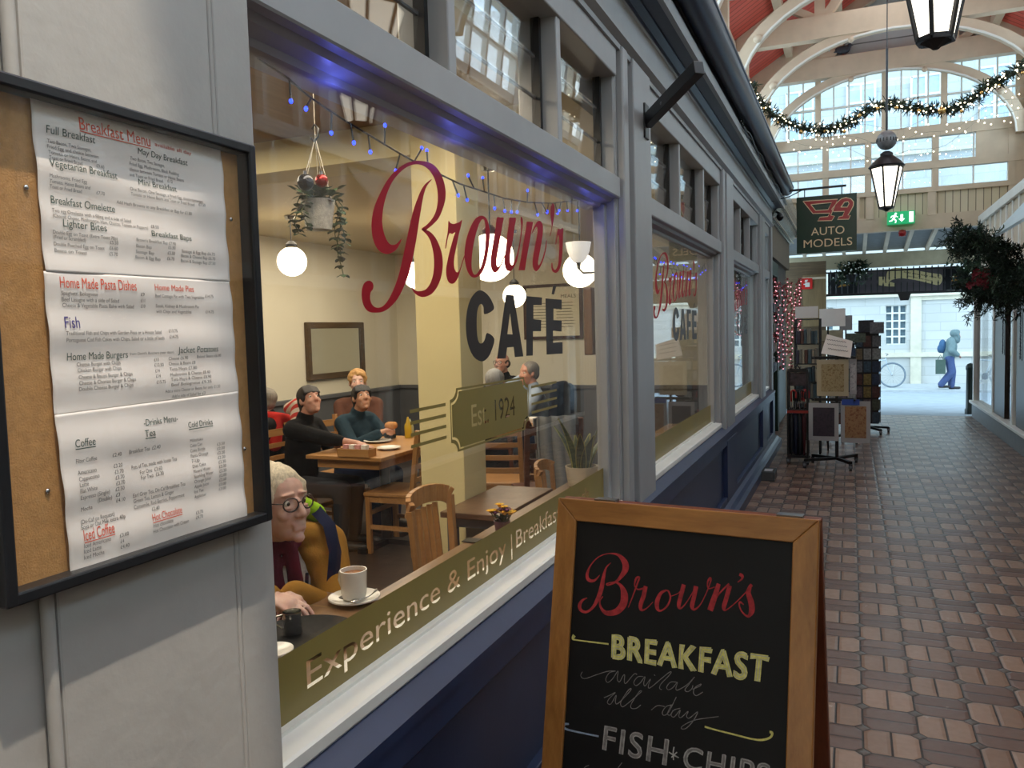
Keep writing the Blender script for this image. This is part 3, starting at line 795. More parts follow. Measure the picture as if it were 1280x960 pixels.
# ================================================================= right side of the hall
DKB = wood('dark_shop_wood', (30, 20, 16), (56, 40, 30), .35, 2)
m = MB()
m.box(1.87, 2.3, -5, 15.0, 0, .07)
rw = S(m, 'wall_right', mat('dark_shop_interior', (34, 30, 28), .6))
S(MB().box(1.84, 1.95, -5, 15.0, 0, .235), 'plinth', mat('grey_plinth', (110, 112, 114), .45, var=.1), rw)
S(MB().box(1.80, 1.97, -5, 15.02, .235, .275), 'plinth_cap', WHITEP, rw, bevel=.006)
m = MB()
for y in (14.97, 13.05, 11.55, 8.9, 6.4, 3.9, 1.4, -1.1): m.box(1.85, 1.94, y - .05, y + .05, .27, 2.0)
m.box(1.85, 1.95, -5, 15.0, 2.0, 2.1)
S(m, 'shop_post', WHITEP, rw, bevel=.006)
m = MB()
for a, b in ((13.1, 14.92), (11.6, 13.0), (8.95, 11.5), (6.45, 8.85), (3.95, 6.35), (1.45, 3.85), (-1.05, 1.35)): m.box(1.895, 1.901, a, b, .28, 2.0)
S(m, 'shop_pane', PANE, rw)
m = MB()
for a, b in ((12.15, 12.98), (10.0, 11.35)): m.box(1.865, 1.93, a, b, .28, 2.0)
for a, b in ((14.7, 14.9), (6.9, 7.6), (4.6, 5.4), (2.2, 3.0)): m.box(1.96, 2.02, a, b, .28, 2.0)
S(m, 'shop_panel', DKB, rw)
S(MB().box(2.6, 2.7, -5, 15.0, 0, 3.2), 'shop_back', mat('dark_back', (50, 46, 44), .7, var=.3, scale=2), rw)
S(MB().box(1.9, 2.7, -5, 15.0, 2.06, 2.12), 'shop_ceiling', CREAMT, rw)
m = MB(); m.box(1.95, 2.1, -5, 14.99, 2.1, 3.25); S(m, 'wall_right_fascia', CREAMT)
up = clerestory(2.66, 2.86, 2.60, 'right'); m = MB(); m.box(1.95, 2.70, -5, 15.0, 3.2, 3.26); S(m, 'shop_roof_right', CREAMT)
m = MB()
for k in range(44): y = -4.9 + k * .45; m.box(1.93, 1.955, y - .03, y + .03, 2.12, 3.22)
m.box(1.90, 2.0, -5, 15, 3.14, 3.26)
S(m, 'pilaster_strip', WHITEP, up)
S(MB().prism([(1.42, 6.0, 2.46), (2.0, 6.0, 3.12), (2.0, 10.4, 3.12), (1.42, 10.4, 2.46)], (0, 0, .03)), 'canopy_right', mat('grey_canopy_sheet', (150, 164, 168), .3, var=.15, scale=3))
# near end of the hall, behind the viewpoint
m = MB(); m.box(-2.6, 3.6, -5.2, -5.0, 0, 7.5); S(m, 'wall_back', CREAMT)

# ================================================================= street beyond
ASPH = mat('pale_asphalt', (150, 158, 166), .8, var=.1, scale=4, bump=.2)
m = MB(); m.add([(-14, 15.05, 0), (18, 15.05, 0), (18, 23.7, -.30), (-14, 23.7, -.30)], [(0, 1, 2, 3)]); m.v += [V((p.x, p.y, p.z - .1)) for p in m.v[:4]]; m.f += [(7, 6, 5, 4), (0, 4, 5, 1), (2, 6, 7, 3)]
S(m, 'road', ASPH)
S(MB().box(-14, 18, 23.7, 26.2, -.45, -.24), 'pavement', mat('pale_paving', (172, 176, 178), .8, var=.1, scale=5))
def stone_mat():
    t = NT('pale_stone_wall'); p = t.pos(); sx = t.node('ShaderNodeSeparateXYZ'); t.link(p, sx.inputs[0])
    cx = t.node('ShaderNodeCombineXYZ'); t.link(sx.outputs[0], cx.inputs[0]); t.link(sx.outputs[2], cx.inputs[1])
    bt = t.node('ShaderNodeTexBrick'); t.link(cx.outputs[0], bt.inputs[0]); bt.inputs['Scale'].default_value = 1
    bt.inputs['Brick Width'].default_value = .8; bt.inputs['Row Height'].default_value = .26; bt.inputs['Mortar Size'].default_value = .012
    bt.inputs['Color1'].default_value = rgb(194, 194, 190); bt.inputs['Color2'].default_value = rgb(208, 207, 202); bt.inputs['Mortar'].default_value = rgb(186, 185, 180)
    n = t.noise(1.1, 6, p)
    t.link(t.mix(t.math('MULTIPLY', n, .5), bt.outputs[0], rgb(150, 150, 148)), t.b.inputs['Base Color']); t.b.inputs['Roughness'].default_value = .9
    t.bump(t.math('ADD', bt.outputs[1], n), .4, .02); return t.m
STONE = stone_mat()
bl = empty('stone_building', (1.0, 26.2, -.3), 'pale stone building with lattice windows across the street', 'building')
m = MB(); holes = [(.95, 1.52), (-1.05, -.48), (-3.1, -2.5), (5.2, 5.8)]
xs = sorted([-14, 18] + [v for h in holes for v in h]); xs = [-14] + [v for h in sorted(holes) for v in h] + [18]
for i in range(0, len(xs) - 1, 2): m.box(xs[i], xs[i + 1], 26.2, 26.8, -.3, 11)
for a, b in holes: m.box(a, b, 26.2, 26.8, -.3, .92); m.box(a, b, 26.2, 26.8, 2.08, 11)
m.build('stone_wall', STONE, bl)
m = MB()
m.box(1.62, 1.9, 26.12, 26.2, -.3, 2.35); m.box(-14, 18, 26.05, 26.2, 2.32, 2.5); m.box(-14, 18, 26.1, 26.2, .55, .68)
m.box(1.9, 3.6, 26.14, 26.2, 2.2, 2.32); m.box(-14, 18, 25.95, 26.2, 5.0, 5.25); m.box(-14, 18, 26.05, 26.2, 6.4, 6.5)
m.build('stone_band', mat('pale_stone_trim', (206, 198, 178), .85, var=.1, scale=4), bl)
for a, b in holes:
    f = MB()
    for k in range(4): x = a + (b - a) * k / 3; f.box(x - .025, x + .025, 26.32, 26.4, .92, 2.08)
    for k in range(6): z = .92 + 1.16 * k / 5; f.box(a, b, 26.32, 26.4, z - .022, z + .022)
    fo = f.build('lattice_window', WHITEP, bl)
    MB().box(a, b, 26.42, 26.43, .92, 2.08).build('dark_pane', mat('dark_window_glass', (118, 140, 152), .1, bump=0), fo)
for k in range(6):
    x = -3.5 + k * 1.7
    f = MB().box(x, x + .75, 26.14, 26.22, 7.0, 8.6).build('upper_window', mat('pale_window_glass', (176, 190, 198), .3, bump=0), bl)
    g = MB()
    for q in range(3): g.box(x + .375 * q - .03, x + .375 * q + .03, 26.1, 26.15, 7.0, 8.6)
    for q in range(4): g.box(x, x + .75, 26.1, 26.15, 7.0 + q * .53 - .03, 7.0 + q * .53 + .03)
    g.build('window_bar', WHITEP, f)
# ================================================================= cafe room
DADO = mat('grey_dado', (92, 94, 98), .45, var=.06, scale=4)
CEILM = mat('cream_ceiling', (196, 182, 146), .6, var=.04, scale=2)
LIGHTW = wood('light_oak', (150, 104, 56), (186, 138, 84), .42, 0)
LIGHTWZ = wood('light_oak_upright', (150, 104, 56), (186, 138, 84), .42, 2)
BROWNW = wood('brown_table_wood', (96, 70, 48), (134, 102, 72), .35, 1)
BROWNWX = wood('brown_table_wood_cross', (86, 62, 46), (124, 94, 70), .3, 0)
REDW = wood('red_brown_wood', (70, 38, 26), (102, 58, 38), .4, 2)
PALE = mat('pale_cream_wall', (222, 216, 196), .6, var=.03, scale=3, bump=.03)
m = MB(); m.box(-5.7, -5.5, -1.2, 9.2, 0, 2.9)
bw = S(m, 'wall_cafe_back', PALE)
S(MB().box(-5.5, -5.47, -1.2, 9.1, 0, .90), 'dado', DADO, bw)
S(MB().box(-5.5, -5.44, -1.2, 9.1, .90, .945), 'dado_rail', DADO, bw, bevel=.006)
m = MB(); m.box(-5.5, -1.15, 9.1, 9.3, 0, 2.9)
ew = S(m, 'wall_cafe_end', PALE)
S(MB().box(-5.5, -1.3, 9.06, 9.1, 0, .90), 'dado', DADO, ew)
S(MB().box(-5.5, -1.3, 9.03, 9.1, .90, .945), 'dado_rail', DADO, ew, bevel=.006)
m = MB(); m.box(-5.5, -1.3, -1.3, -1.15, 0, 2.9); S(m, 'wall_cafe_near', CREAM)
S(MB().box(-5.7, -1.16, -1.3, 9.3, 2.64, 2.72), 'ceiling', CEILM)
S(MB().box(-5.7, -1.16, -1.3, 9.3, 2.72, 3.1), 'roof_cafe', CEILM)
YC = 3.43
S(MB().box(-1.965, -1.725, YC, YC + .25, 0, 2.64), 'column', CREAM, bevel=.004)
S(MB().box(-5.5, -1.966, YC, YC + .25, 2.47, 2.64), 'beam_cross', CREAM)
S(MB().box(-5.5, -1.3, -1.15, YC - .001, 2.632, 2.64), 'ceiling_boards', wood('brown_ceiling_boards', (130, 98, 64), (160, 126, 86), .5, 1))
m = MB(); m.box(-1.32, -1.13, 1.0, 11.0, 0, .765); S(m, 'wall_cafe_front', DADO)

# ---------------------------------------------------------------- furniture
ct = empty('window_counter', (-1.21, 4.0, 0), 'long brown wooden counter running along inside the cafe window', 'counter')
MB().prism([(-1.075, 1.14, .77), (-1.075, 6.6, .77), (-1.40, 6.6, .77), (-1.36, 2.03, .77), (-1.55, 2.03, .77), (-1.55, 1.14, .77)], (0, 0, .03)).build('worktop', BROWNW, ct, bevel=.003)
m = MB()
for y in (1.2, 2.45, 4.4, 6.4): m.box(-1.332, -1.30, y - .02, y + .02, .5, .77)
m.build('bracket', BLACK, ct)
tb = empty('cafe_table', (-1.5, 3.5, 0), 'brown wooden table beside the cream column, against the window counter', 'table')
MB().box(-1.72, -1.41, 3.16, 3.81, .765, .792).build('tabletop', BROWNWX, tb, bevel=.004)
MB().box(-1.70, -1.42, 3.19, 3.78, .72, .765).build('apron', DADO, tb)
for x in (-1.68, -1.44):
    for y in (3.21, 3.75): MB().box(x - .02, x + .02, y - .02, y + .02, 0, .72).build('leg', DADO, tb)
tf = empty('cafe_table', (-3.3, 5.2, 0), 'light oak cafe table with plates where the group are eating', 'table')
MB().box(-3.62, -2.98, 4.66, 5.75, .725, .755).build('tabletop', LIGHTW, tf, bevel=.006)
MB().box(-3.56, -3.04, 4.72, 5.69, .66, .725).build('apron', LIGHTW, tf)
MB().cyl((-3.3, 5.2, .04), (-3.3, 5.2, .66), .04, n=14).build('pedestal', BLACK, tf, smooth=40)
m = MB(); m.bar((-3.55, 5.2, .02), (-3.05, 5.2, .02), .07, .04); m.bar((-3.3, 4.85, .02), (-3.3, 5.55, .02), .07, .04); m.build('foot', BLACK, tf)
t3 = empty('cafe_table', (-2.95, 6.88, 0), 'oak cafe table at the far end where three men are sitting', 'table')
MB().box(-3.3, -2.6, 6.55, 7.2, .725, .755).build('tabletop', LIGHTW, t3, bevel=.006)
MB().cyl((-2.95, 6.88, .04), (-2.95, 6.88, .725), .04, n=14).build('pedestal', BLACK, t3, smooth=40)
m = MB(); m.bar((-3.2, 6.88, .02), (-2.7, 6.88, .02), .07, .04); m.bar((-2.95, 6.6, .02), (-2.95, 7.15, .02), .07, .04); m.build('foot', BLACK, t3)

def chair(label, wm, wmz, name='ladder_back_chair', H=.92):
    """faces +y, origin on the floor under the seat"""
    r = empty(name, (0, 0, 0), label, 'chair', 'wooden chairs in the cafe')
    m = MB(); m.prism([(-.20, -.2, .43), (.20, -.2, .43), (.215, .21, .43), (-.215, .21, .43)], (0, 0, .03)); m.build('seat', wm, r, bevel=.008)
    for s in (-1, 1):
        MB().bar((s * .185, .185, 0), (s * .185, .185, .43), .036, .036, up=(0, 1, 0)).build('leg', wmz, r, bevel=.004)
        m = MB(); m.bar((s * .185, -.185, 0), (s * .185, -.185, .45), .036, .036, up=(0, 1, 0)); m.bar((s * .185, -.185, .45), (s * .185, -.25, H), .034, .034, up=(0, 1, 0))
        m.build('back_post', wmz, r, bevel=.004)
        MB().bar((s * .185, -.17, .2), (s * .185, .17, .2), .02, .03).build('stretcher', wm, r)
    MB().bar((-.17, .185, .3), (.17, .185, .3), .02, .03).build('stretcher', wm, r)
    m = MB(); m.bar((-.18, .18, .41), (.18, .18, .41), .022, .05); m.bar((-.18, -.18, .41), (.18, -.18, .41), .022, .05)
    for s in (-1, 1): m.bar((s * .185, -.17, .41), (s * .185, .17, .41), .022, .05)
    m.build('seat_rail', wm, r)
    for k in range(4):
        z = .56 + k * (H - .60) / 3.3; y = -.185 - .065 * (z - .45) / .47; h = .035 if k < 3 else .055
        n = 8; m = MB()
        for i in range(n):
            a = -1 + 2 * i / n; b = -1 + 2 * (i + 1) / n
            m.bar((a * .175, y - .02 * (1 - a * a), z), (b * .175, y - .02 * (1 - b * b), z), .014, h)
        m.build('slat', wm, r)
    return r
c0 = chair('light oak ladder-back chair tucked under the right side of the oak table', LIGHTW, LIGHTWZ)
place(c0, (-3.07, 5.08, 0), math.pi / 2)
c = copy_tree(c0); place(c, (-3.95, 5.0, 0), -math.pi / 2, 'light oak ladder-back chair holding the dark-haired person with the outstretched arm')
c = copy_tree(c0); place(c, (-3.95, 5.6, 0), -math.pi / 2 - .1, 'light oak ladder-back chair holding the black-haired person with the bread')
c = copy_tree(c0); place(c, (-3.25, 6.2, 0), math.pi, 'empty light oak ladder-back chair at the far end of the oak table')
c = copy_tree(c0); place(c, (-2.5, 5.65, 0), 0.2, 'light oak ladder-back chair between the cream column and the draped chair')
c1 = chair('red-brown ladder-back chair with a grey scarf hung over it', REDW, REDW)
place(c1, (-1.97, 5.2, 0), .6, None)
c = copy_tree(c1); place(c, (-2.77, 6.15, 0), 0.1, 'red-brown chair under the grey-haired man seen from behind')
c = copy_tree(c1); place(c, (-2.92, 7.62, 0), math.pi / 2, 'red-brown chair under the man with a hand to his face')
c = copy_tree(c1); place(c, (-3.62, 8.42, 0), math.pi - .3, 'red-brown chair under the balding man with glasses')
c = copy_tree(c1); place(c, (-1.85, 2.16, 0), -2.214, 'red-brown chair under the woman in the mustard coat'); c.scale = (1, 1, .84)
# round-backed spindle chairs pushed under the counter
def spindle_chair(label, wm):
    r = empty('spindle_back_chair', (0, 0, 0), label, 'chair', 'round-backed chairs at the window')
    MB().lathe([(0.0, .44), (.19, .44), (.205, .455), (.2, .47), (0.0, .465)], n=20).build('seat', wm, r, smooth=40)
    for x in (-.14, .14):
        for y in (-.13, .13): MB().bar((x * 1.2, y * 1.2, 0), (x, y, .45), .032, .032, up=(0, 1, 0)).build('leg', wm, r)
    arc = [(-.175 * math.cos(t), -.15 - .05 * math.sin(t), .875 + .035 * math.sin(t)) for t in [math.pi * i / 10 for i in range(11)]]
    m = MB()
    for i in range(10): m.bar(arc[i], arc[i + 1], .022, .075)
    m.build('top_rail', wm, r, bevel=.003)
    for s in (-1, 1): MB().bar((s * .15, -.12, .45), (s * .175, -.152, .88), .03, .026, up=(0, 1, 0)).build('back_post', wm, r)
    for k in range(5):
        x = -.1 + .05 * k; MB().bar((x * .9, -.15, .46), (x, -.19, .86), .011, .022, up=(0, 1, 0)).build('spindle', wm, r)
    return r
sc = spindle_chair('light wood round-backed spindle chair pushed in at the window counter', LIGHTWZ)
place(sc, (-1.50, 2.96, 0), -math.pi / 2)
c = copy_tree(sc); c.scale = (1, 1, .86); place(c, (-1.55, 4.5, 0), -math.pi / 2 + .15, 'round-backed spindle chair behind the potted snake plant')
# scarf draped over the chair
m = MB()
def drape(u, v):
    x = -.12 + .27 * u + .01 * math.sin(v * 9); fold = .016 * math.sin(u * 21) * (.35 + v)
    s = (v - .42) * .95
    if v < .42: return (x, -.215 + .03 - (.42 - v) * .06 + fold - .0, .93 - (.42 - v) * .9 + 0)
    return (x * (1 + .12 * (v - .42)), -.265 - .02 - .03 * (v - .42) + fold, .945 - s * 1.0)
m.grid(drape, 30, 30)
m.xf(Matrix.Translation((-1.97, 5.2, 0)) @ Matrix.Rotation(.6, 4, 'Z') @ Matrix.Diagonal((1, 1, 1.1, 1)))
c1.scale = (1, 1, 1.1)
so = m.build('scarf', fabric('grey_knit', (136, 138, 140), 160), smooth=180)
sm = so.modifiers.new('thick', 'SOLIDIFY'); sm.thickness = .012
tag(so, 'pale grey knitted scarf hanging over the red-brown chair', 'scarf')

# ---------------------------------------------------------------- walls: mirror, menu frame, picture, lamps
DARKFR = wood('dark_gilt_frame', (52, 38, 22), (94, 72, 42), .4, 1)
mi = empty('wall_mirror', (-5.5, 7.7, 1.13), 'wood-framed mirror on the cream back wall above the diners', 'mirror')
y0, y1, z0, z1 = 7.15, 8.26, 1.12, 1.765
m = MB(); m.box(-5.5, -5.455, y0, y1, z0, z0 + .07); m.box(-5.5, -5.455, y0, y1, z1 - .07, z1); m.box(-5.5, -5.455, y0, y0 + .07, z0, z1); m.box(-5.5, -5.455, y1 - .07, y1, z0, z1)
m.build('frame', DARKFR, mi, bevel=.01)
MB().box(-5.495, -5.475, y0 + .06, y1 - .06, z0 + .06, z1 - .06).build('mirror_glass', mat('mirror_silver', (210, 212, 205), .04, 1.0, var=0, bump=0), mi)
fm = empty('framed_board', (-3.2, 9.1, 1.52), 'framed white notice with lines of print on the far cream wall', 'picture frame')
a, b = -3.68, -2.93
m = MB(); m.box(a, b, 9.06, 9.1, 1.50, 1.535); m.box(a, b, 9.06, 9.1, 2.125, 2.16); m.box(a, a + .035, 9.06, 9.1, 1.5, 2.16); m.box(b - .035, b, 9.06, 9.1, 1.5, 2.16)
m.build('frame', mat('dark_red_frame', (58, 28, 26), .4), fm)
MB().box(a + .03, b - .03, 9.075, 9.09, 1.53, 2.13).build('sheet', mat('notice_paper', (226, 220, 196), .6, var=.02), fm)
m = MB(); rnd = random.Random(2)
vs, fs = text_fit('MEALS', a + .48, 1.99, .06, .19); m.add([(x, 9.0745, z) for x, z in vs], fs)
for col in (a + .1, a + .42):
    for k in range(9):
        z = 1.93 - k * .036; m.add([(col, 9.0745, z), (col + rnd.uniform(.17, .25), 9.0745, z), (col + .2, 9.0745, z + .007), (col, 9.0745, z + .007)], [(0, 1, 2, 3)])
m.build('print', mat('grey_print', (92, 88, 84), .8, bump=0), fm)
pf = empty('picture', (-1.14, 3.73, 1.45), 'small framed picture seen nearly edge on beside the right window jamb', 'picture frame')
m = MB()
pz0, pz1 = 1.48, 1.80
m.box(-1.165, -1.122, 3.62, 3.84, pz0, pz1); m.build('frame', wood('mid_brown_frame', (92, 66, 40), (124, 92, 60), .45, 2), pf, bevel=.006)
MB().box(-1.170, -1.163, 3.65, 3.81, pz0 + .03, pz1 - .03).build('picture_print', mat('sepia_print', (150, 128, 96), .5, var=.3, scale=18), pf)

WARM = emis('warm_globe_glass', (255, 238, 205), 7.0)
def pendant(pos, r, label):
    p = V(pos); g = empty('globe_pendant', tuple(p), label, 'pendant lamp', 'globe pendant lamps in the cafe')
    MB().sphere(p, r, 24, 16).build('globe', WARM, g, smooth=180)
    MB().lathe([(.0, r - .01), (.045, r - .012), (.05, r + .02), (.02, r + .05), (0.0, r + .05)], p, 14).build('cap', BLACK, g, smooth=40)
    MB().cyl(p + V((0, 0, r + .04)), (p.x, p.y, 2.625), .005, n=6).build('flex', BLACK, g)
    MB().lathe([(0, 2.600), (.04, 2.604), (.05, 2.632), (0, 2.634)], (p.x, p.y, 0), 14).build('ceiling_rose', STEEL, g, smooth=40)
pendant(ony(365, 327, 5.6), .125, 'white globe pendant lamp glowing at left beyond the hanging plant')
pendant(ony(521, 344, 6.4), .125, 'white globe pendant lamp partly hidden by the cream column')
pendant(ony(613, 322, 4.6), .15, 'large white globe pendant lamp behind the red script, right of the cream column')
pendant(ony(643, 370, 7.6), .12, 'white globe pendant lamp low behind the dark capital lettering')
pendant(ony(725, 338, 5.6), .125, 'white globe pendant lamp beside the uplighter near the right jamb')
sp = V(ony(723, 312, 4.9))
sn = empty('wall_uplighter', tuple(sp), 'white glass bowl uplighter on a curved arm by the right window jamb', 'wall lamp')
MB().lathe([(.012, -.085), (.026, -.082), (.052, -.055), (.070, -.015), (.082, .045), (.078, .046), (.05, -.04), (.012, -.07)], sp, 28).build('bowl', emis('lit_bowl_glass', (250, 246, 236), .75), sn, smooth=60)
MB().lathe([(0, -.125), (.010, -.12), (.014, -.09), (.024, -.08), (0, -.078)], sp, 14).build('cup', CHROME, sn, smooth=40)
MB().tube([sp + V((.0, 0, -.12)), sp + V((.03, .0, -.15)), sp + V((.12, 0, -.15)), sp + V((.24, 0, -.11)), sp + V((.40, 0, -.11))], .007, 8).build('arm', CHROME, sn, smooth=60)
MB().cyl(sp + V((.39, 0, -.11)), sp + V((.43, 0, -.11)), .045, n=16).build('wall_plate', CHROME, sn)

# hanging basket with glass baubles on a hook
hp = V(onx(398, 268, -1.75))
hb = empty('hanging_planter', tuple(hp), 'trailing ivy in a white hanging pot behind the window glass', 'hanging plant')
MB().lathe([(.0, -.055), (.045, -.055), (.06, .05), (.055, .05), (.04, -.04), (0, -.04)], hp, 20).build('pot', mat('white_wicker', (200, 196, 184), .7, var=.25, scale=60, bump=.5), hb, smooth=40)
m = MB(); hook = hp + V((0, 0, .27))
for k in range(3):
    a = k * 2.1; m.cyl(hp + V((.058 * math.cos(a), .058 * math.sin(a), .05)), hook, .0015, n=4)
m.cyl(hook, (hook.x, hook.y, 2.632), .0015, n=4); m.build('cord', mat('pale_cord', (190, 184, 170), .8), hb)
MB().tube([hook + V((-.012, 0, .03)), hook + V((0, 0, .045)), hook + V((.014, 0, .03)), hook + V((.012, 0, .0)), hook + V((-.004, 0, -.015)), hook + V((-.018, 0, .0))], .004, 6).build('hook', BLACK, hb, smooth=60)
LEAF = mat('dark_ivy_leaf', (46, 72, 44), .45, var=.35, scale=25)
def leaf(mb, p, d, up, L, wd):
    d = V(d).normalized(); s = d.cross(V(up)); s = s.normalized() if s.length > 1e-4 else V((1, 0, 0)); n = s.cross(d)
    q = [(0, 0, 0), (.3, .5, .06), (.65, .42, .08), (1, 0, 0), (.65, -.42, .08), (.3, -.5, .06)]
    mb.add([p + d * (a * L) + s * (b * wd) + n * (c * L) for a, b, c in q], [(0, 1, 2, 3), (0, 3, 4, 5)])
m = MB(); st = MB(); rnd = random.Random(11)
for k in range(70):
    a = rnd.uniform(0, 6.28); r = rnd.uniform(0, .075); p = hp + V((r * math.cos(a), r * math.sin(a), .045 + rnd.uniform(0, .04)))
    leaf(m, p, (math.cos(a), math.sin(a), rnd.uniform(-.3, .8)), (0, 0, 1), rnd.uniform(.03, .045), .034)
for k, (dx, dy, L) in enumerate([(.03, .055, .26), (.02, .06, .2), (.045, .05, .15), (-.03, -.06, .12), (.0, -.065, .1)]):
    pts = [hp + V((dx * .6, dy * .6, .06)), hp + V((dx, dy, .06))] + [hp + V((dx * (1.25 + .1 * math.sin(i)), dy * (1.25 + .25 * math.sin(i * .9 + k)), .05 - L * i / 8)) for i in range(1, 9)]
    st.tube(pts, .002, 4)
    for i, p in enumerate(pts[1:]):
        for q in range(3):
            a = rnd.uniform(0, 6.28); leaf(m, p, (math.cos(a), math.sin(a), -.5), (0, 0, 1), rnd.uniform(.025, .036), .026)
tag(m.build('foliage', LEAF, hb), None); st.build('stem', mat('plant_stem', (70, 84, 46), .6), hb)
def bauble(p, r, label, mm):
    p = V(p); o = empty('bauble', tuple(p), label, 'bauble', 'glass baubles above the hanging pot')
    MB().sphere(p, r, 20, 14).build('ball', mm, o, smooth=180)
    MB().cyl(p + V((0, 0, r - .002)), p + V((0, 0, r + .01)), .006, n=10).build('cap', CHROME, o)
    MB().cyl(p + V((0, 0, r)), hook, .0012, n=4).build('thread', BLACKP, o)
bauble(onx(382, 228, -1.68), .028, 'dark patterned bauble hanging above the ivy pot', mat('dark_bauble', (36, 38, 46), .15, .6, var=.9, scale=55, bump=0))
bauble(onx(402, 226, -1.69), .023, 'shiny red bauble hanging above the ivy pot', mat('red_bauble', (140, 20, 22), .12, .7, var=.1, bump=0))

# ---------------------------------------------------------------- things on the counter
CHINA = mat('white_china', (226, 222, 212), .18, var=.02, bump=0)
def saucer(p, r, label):
    o = MB().lathe([(0, .0), (r * .5, .0), (r * .55, .004), (r, .014), (r * .99, .018), (r * .55, .009), (0, .007)], p, 36).build('saucer', CHINA, smooth=50)
    return tag(o, label, 'saucer')
sp_ = V(onz(443, 751, .803)); sp_.z = .801
saucer(sp_, .078, 'white saucer with a teaspoon under the tall white cup')
cp = empty('coffee_cup', tuple(sp_), 'white straight-sided cup of milky coffee on a saucer', 'cup')
MB().lathe([(0, .01), (.028, .01), (.034, .014), (.038, .03), (.0405, .098), (.0375, .098), (.035, .03), (.03, .022), (0, .02)], sp_, 32).build('body', CHINA, cp, smooth=40)
MB().lathe([(0, .084), (.0375, .084), (.0375, .086), (0, .086)], sp_, 28).build('coffee', mat('milky_coffee', (150, 104, 70), .25, bump=0), cp)
MB().tube([sp_ + V((-.036, .010, .085)), sp_ + V((-.06, .018, .08)), sp_ + V((-.066, .02, .055)), sp_ + V((-.055, .017, .035)), sp_ + V((-.035, .01, .03))], .005, 8).build('handle', CHINA, cp, smooth=60)
ts = empty('teaspoon', tuple(sp_ + V((.05, -.01, .018))), 'steel teaspoon lying across the saucer in front of the cup', 'spoon')
MB().tube([sp_ + V((.045, .055, .024)), sp_ + V((.05, .01, .020)), sp_ + V((.043, -.035, .02))], [.0035, .0022, .002], 8).build('handle', STEEL, ts, smooth=60)
MB().sphere(sp_ + V((.038, -.052, .024)), (.011, .018, .005), 12, 8).build('bowl', STEEL, ts, smooth=180)
tr = V(onz(388, 792, .803)); tr.z = .801
tyo = MB().lathe([(0, .0), (.13, .0), (.145, .012), (.142, .014), (.128, .005), (0, .005)], (tr.x + .005, tr.y - .03, tr.z), 40).build('serving_tray', mat('matt_black_tray', (20, 19, 19), .6, bump=0, spec=.2), smooth=50)
tag(tyo, 'round black tray on the counter under the steel jug', 'tray')
jp = V(onz(366, 793, .806)); jp.z = .807
jg = empty('milk_jug', tuple(jp), 'small polished steel milk jug on the black tray', 'jug')
MB().lathe([(0, 0), (.024, 0), (.026, .003), (.024, .05), (.026, .062), (.024, .062), (.022, .05), (.023, .006), (0, .005)], jp, 28).build('body', STEEL, jg, smooth=40)
MB().tube([jp + V((-.02, -.012, .054)), jp + V((-.036, -.02, .05)), jp + V((-.038, -.022, .03)), jp + V((-.021, -.013, .016))], .003, 8).build('handle', STEEL, jg, smooth=60)
s2 = V(onz(342, 822, .803)); s2.z = .801
saucer((s2.x, s2.y, .8065), .05, 'white saucer cut off by the pillar, at the near edge of the tray')
fpp = V(onz(628, 667, .803)); fpp.z = .801
fl = empty('flower_pot', tuple(fpp), 'small pot of yellow and purple flowers on the window counter', 'flower pot')
MB().lathe([(0, 0), (.025, 0), (.034, .055), (.031, .055), (.023, .008), (0, .008)], fpp, 20).build('pot', mat('purple_foil_pot', (92, 60, 76), .4, var=.3, scale=40), fl, smooth=40)
YF = mat('yellow_petal', (226, 176, 40), .6, var=.15, scale=30); PF = mat('purple_petal', (96, 40, 78), .6, var=.2, scale=30)
rnd = random.Random(4); lf = MB()
for k in range(20):
    a = rnd.uniform(0, 6.28); r = rnd.uniform(.006, .062); c = fpp + V((r * math.cos(a), r * math.sin(a), .10 - r * .5 + rnd.uniform(0, .02)))
    m = MB()
    for q in range(10):
        b = q * .63; leaf(m, c, (math.cos(b), math.sin(b), .35), (0, 0, 1), .023, .013)
    m.sphere(c + V((0, 0, .004)), .008, 8, 5); h = m.build('flower_head', YF if k % 3 else PF, fl)
    MB().cyl(fpp + V((r * .4 * math.cos(a), r * .4 * math.sin(a), .04)), c, .0018, n=5).build('stem', mat('plant_stem', (70, 84, 46), .6), h)
    leaf(lf, fpp + V((0, 0, .055)), (math.cos(a), math.sin(a), .6), (0, 0, 1), .045, .016)
lf.build('foliage', LEAF, fl)
mn = V(onz(596, 676, .803)); 
mo = MB().prism([(mn.x - .05, mn.y - .03, .8015), (mn.x + .01, mn.y - .03, .8015), (mn.x + .01, mn.y + .03, .8015), (mn.x - .05, mn.y + .03, .8015)], (0, 0, .004)).build('coaster', BLACKP)
tag(mo, 'black square coaster lying on the window counter by the flowers', 'coaster')
# snake plant in a cream pot, standing on the counter near the right jamb
pp = V(onz(727, 592, .86)); 
pl = empty('snake_plant', (pp.x, pp.y, .801), 'snake plant with tall banded leaves in a cream pot on the counter', 'potted plant')
MB().lathe([(0, 0), (.07, 0), (.085, .10), (.078, .10), (.065, .02), (0, .02)], (pp.x, pp.y, .801), 26).build('pot', mat('cream_pot', (214, 204, 182), .4, var=.04), pl, smooth=40)
MB().lathe([(0, .075), (.076, .075), (.076, .085), (0, .085)], (pp.x, pp.y, .801), 20).build('soil', mat('soil', (50, 38, 28), .9), pl)
def snake_mat():
    t = NT('snake_leaf'); v = t.obj(); n = t.noise(1.0, 4, t.mapping(v, (14, 14, 70)))
    t.link(t.ramp(n, [(.38, rgb(44, 66, 42)), (.6, rgb(96, 112, 78))]), t.b.inputs['Base Color']); t.b.inputs['Roughness'].default_value = .4; return t.m
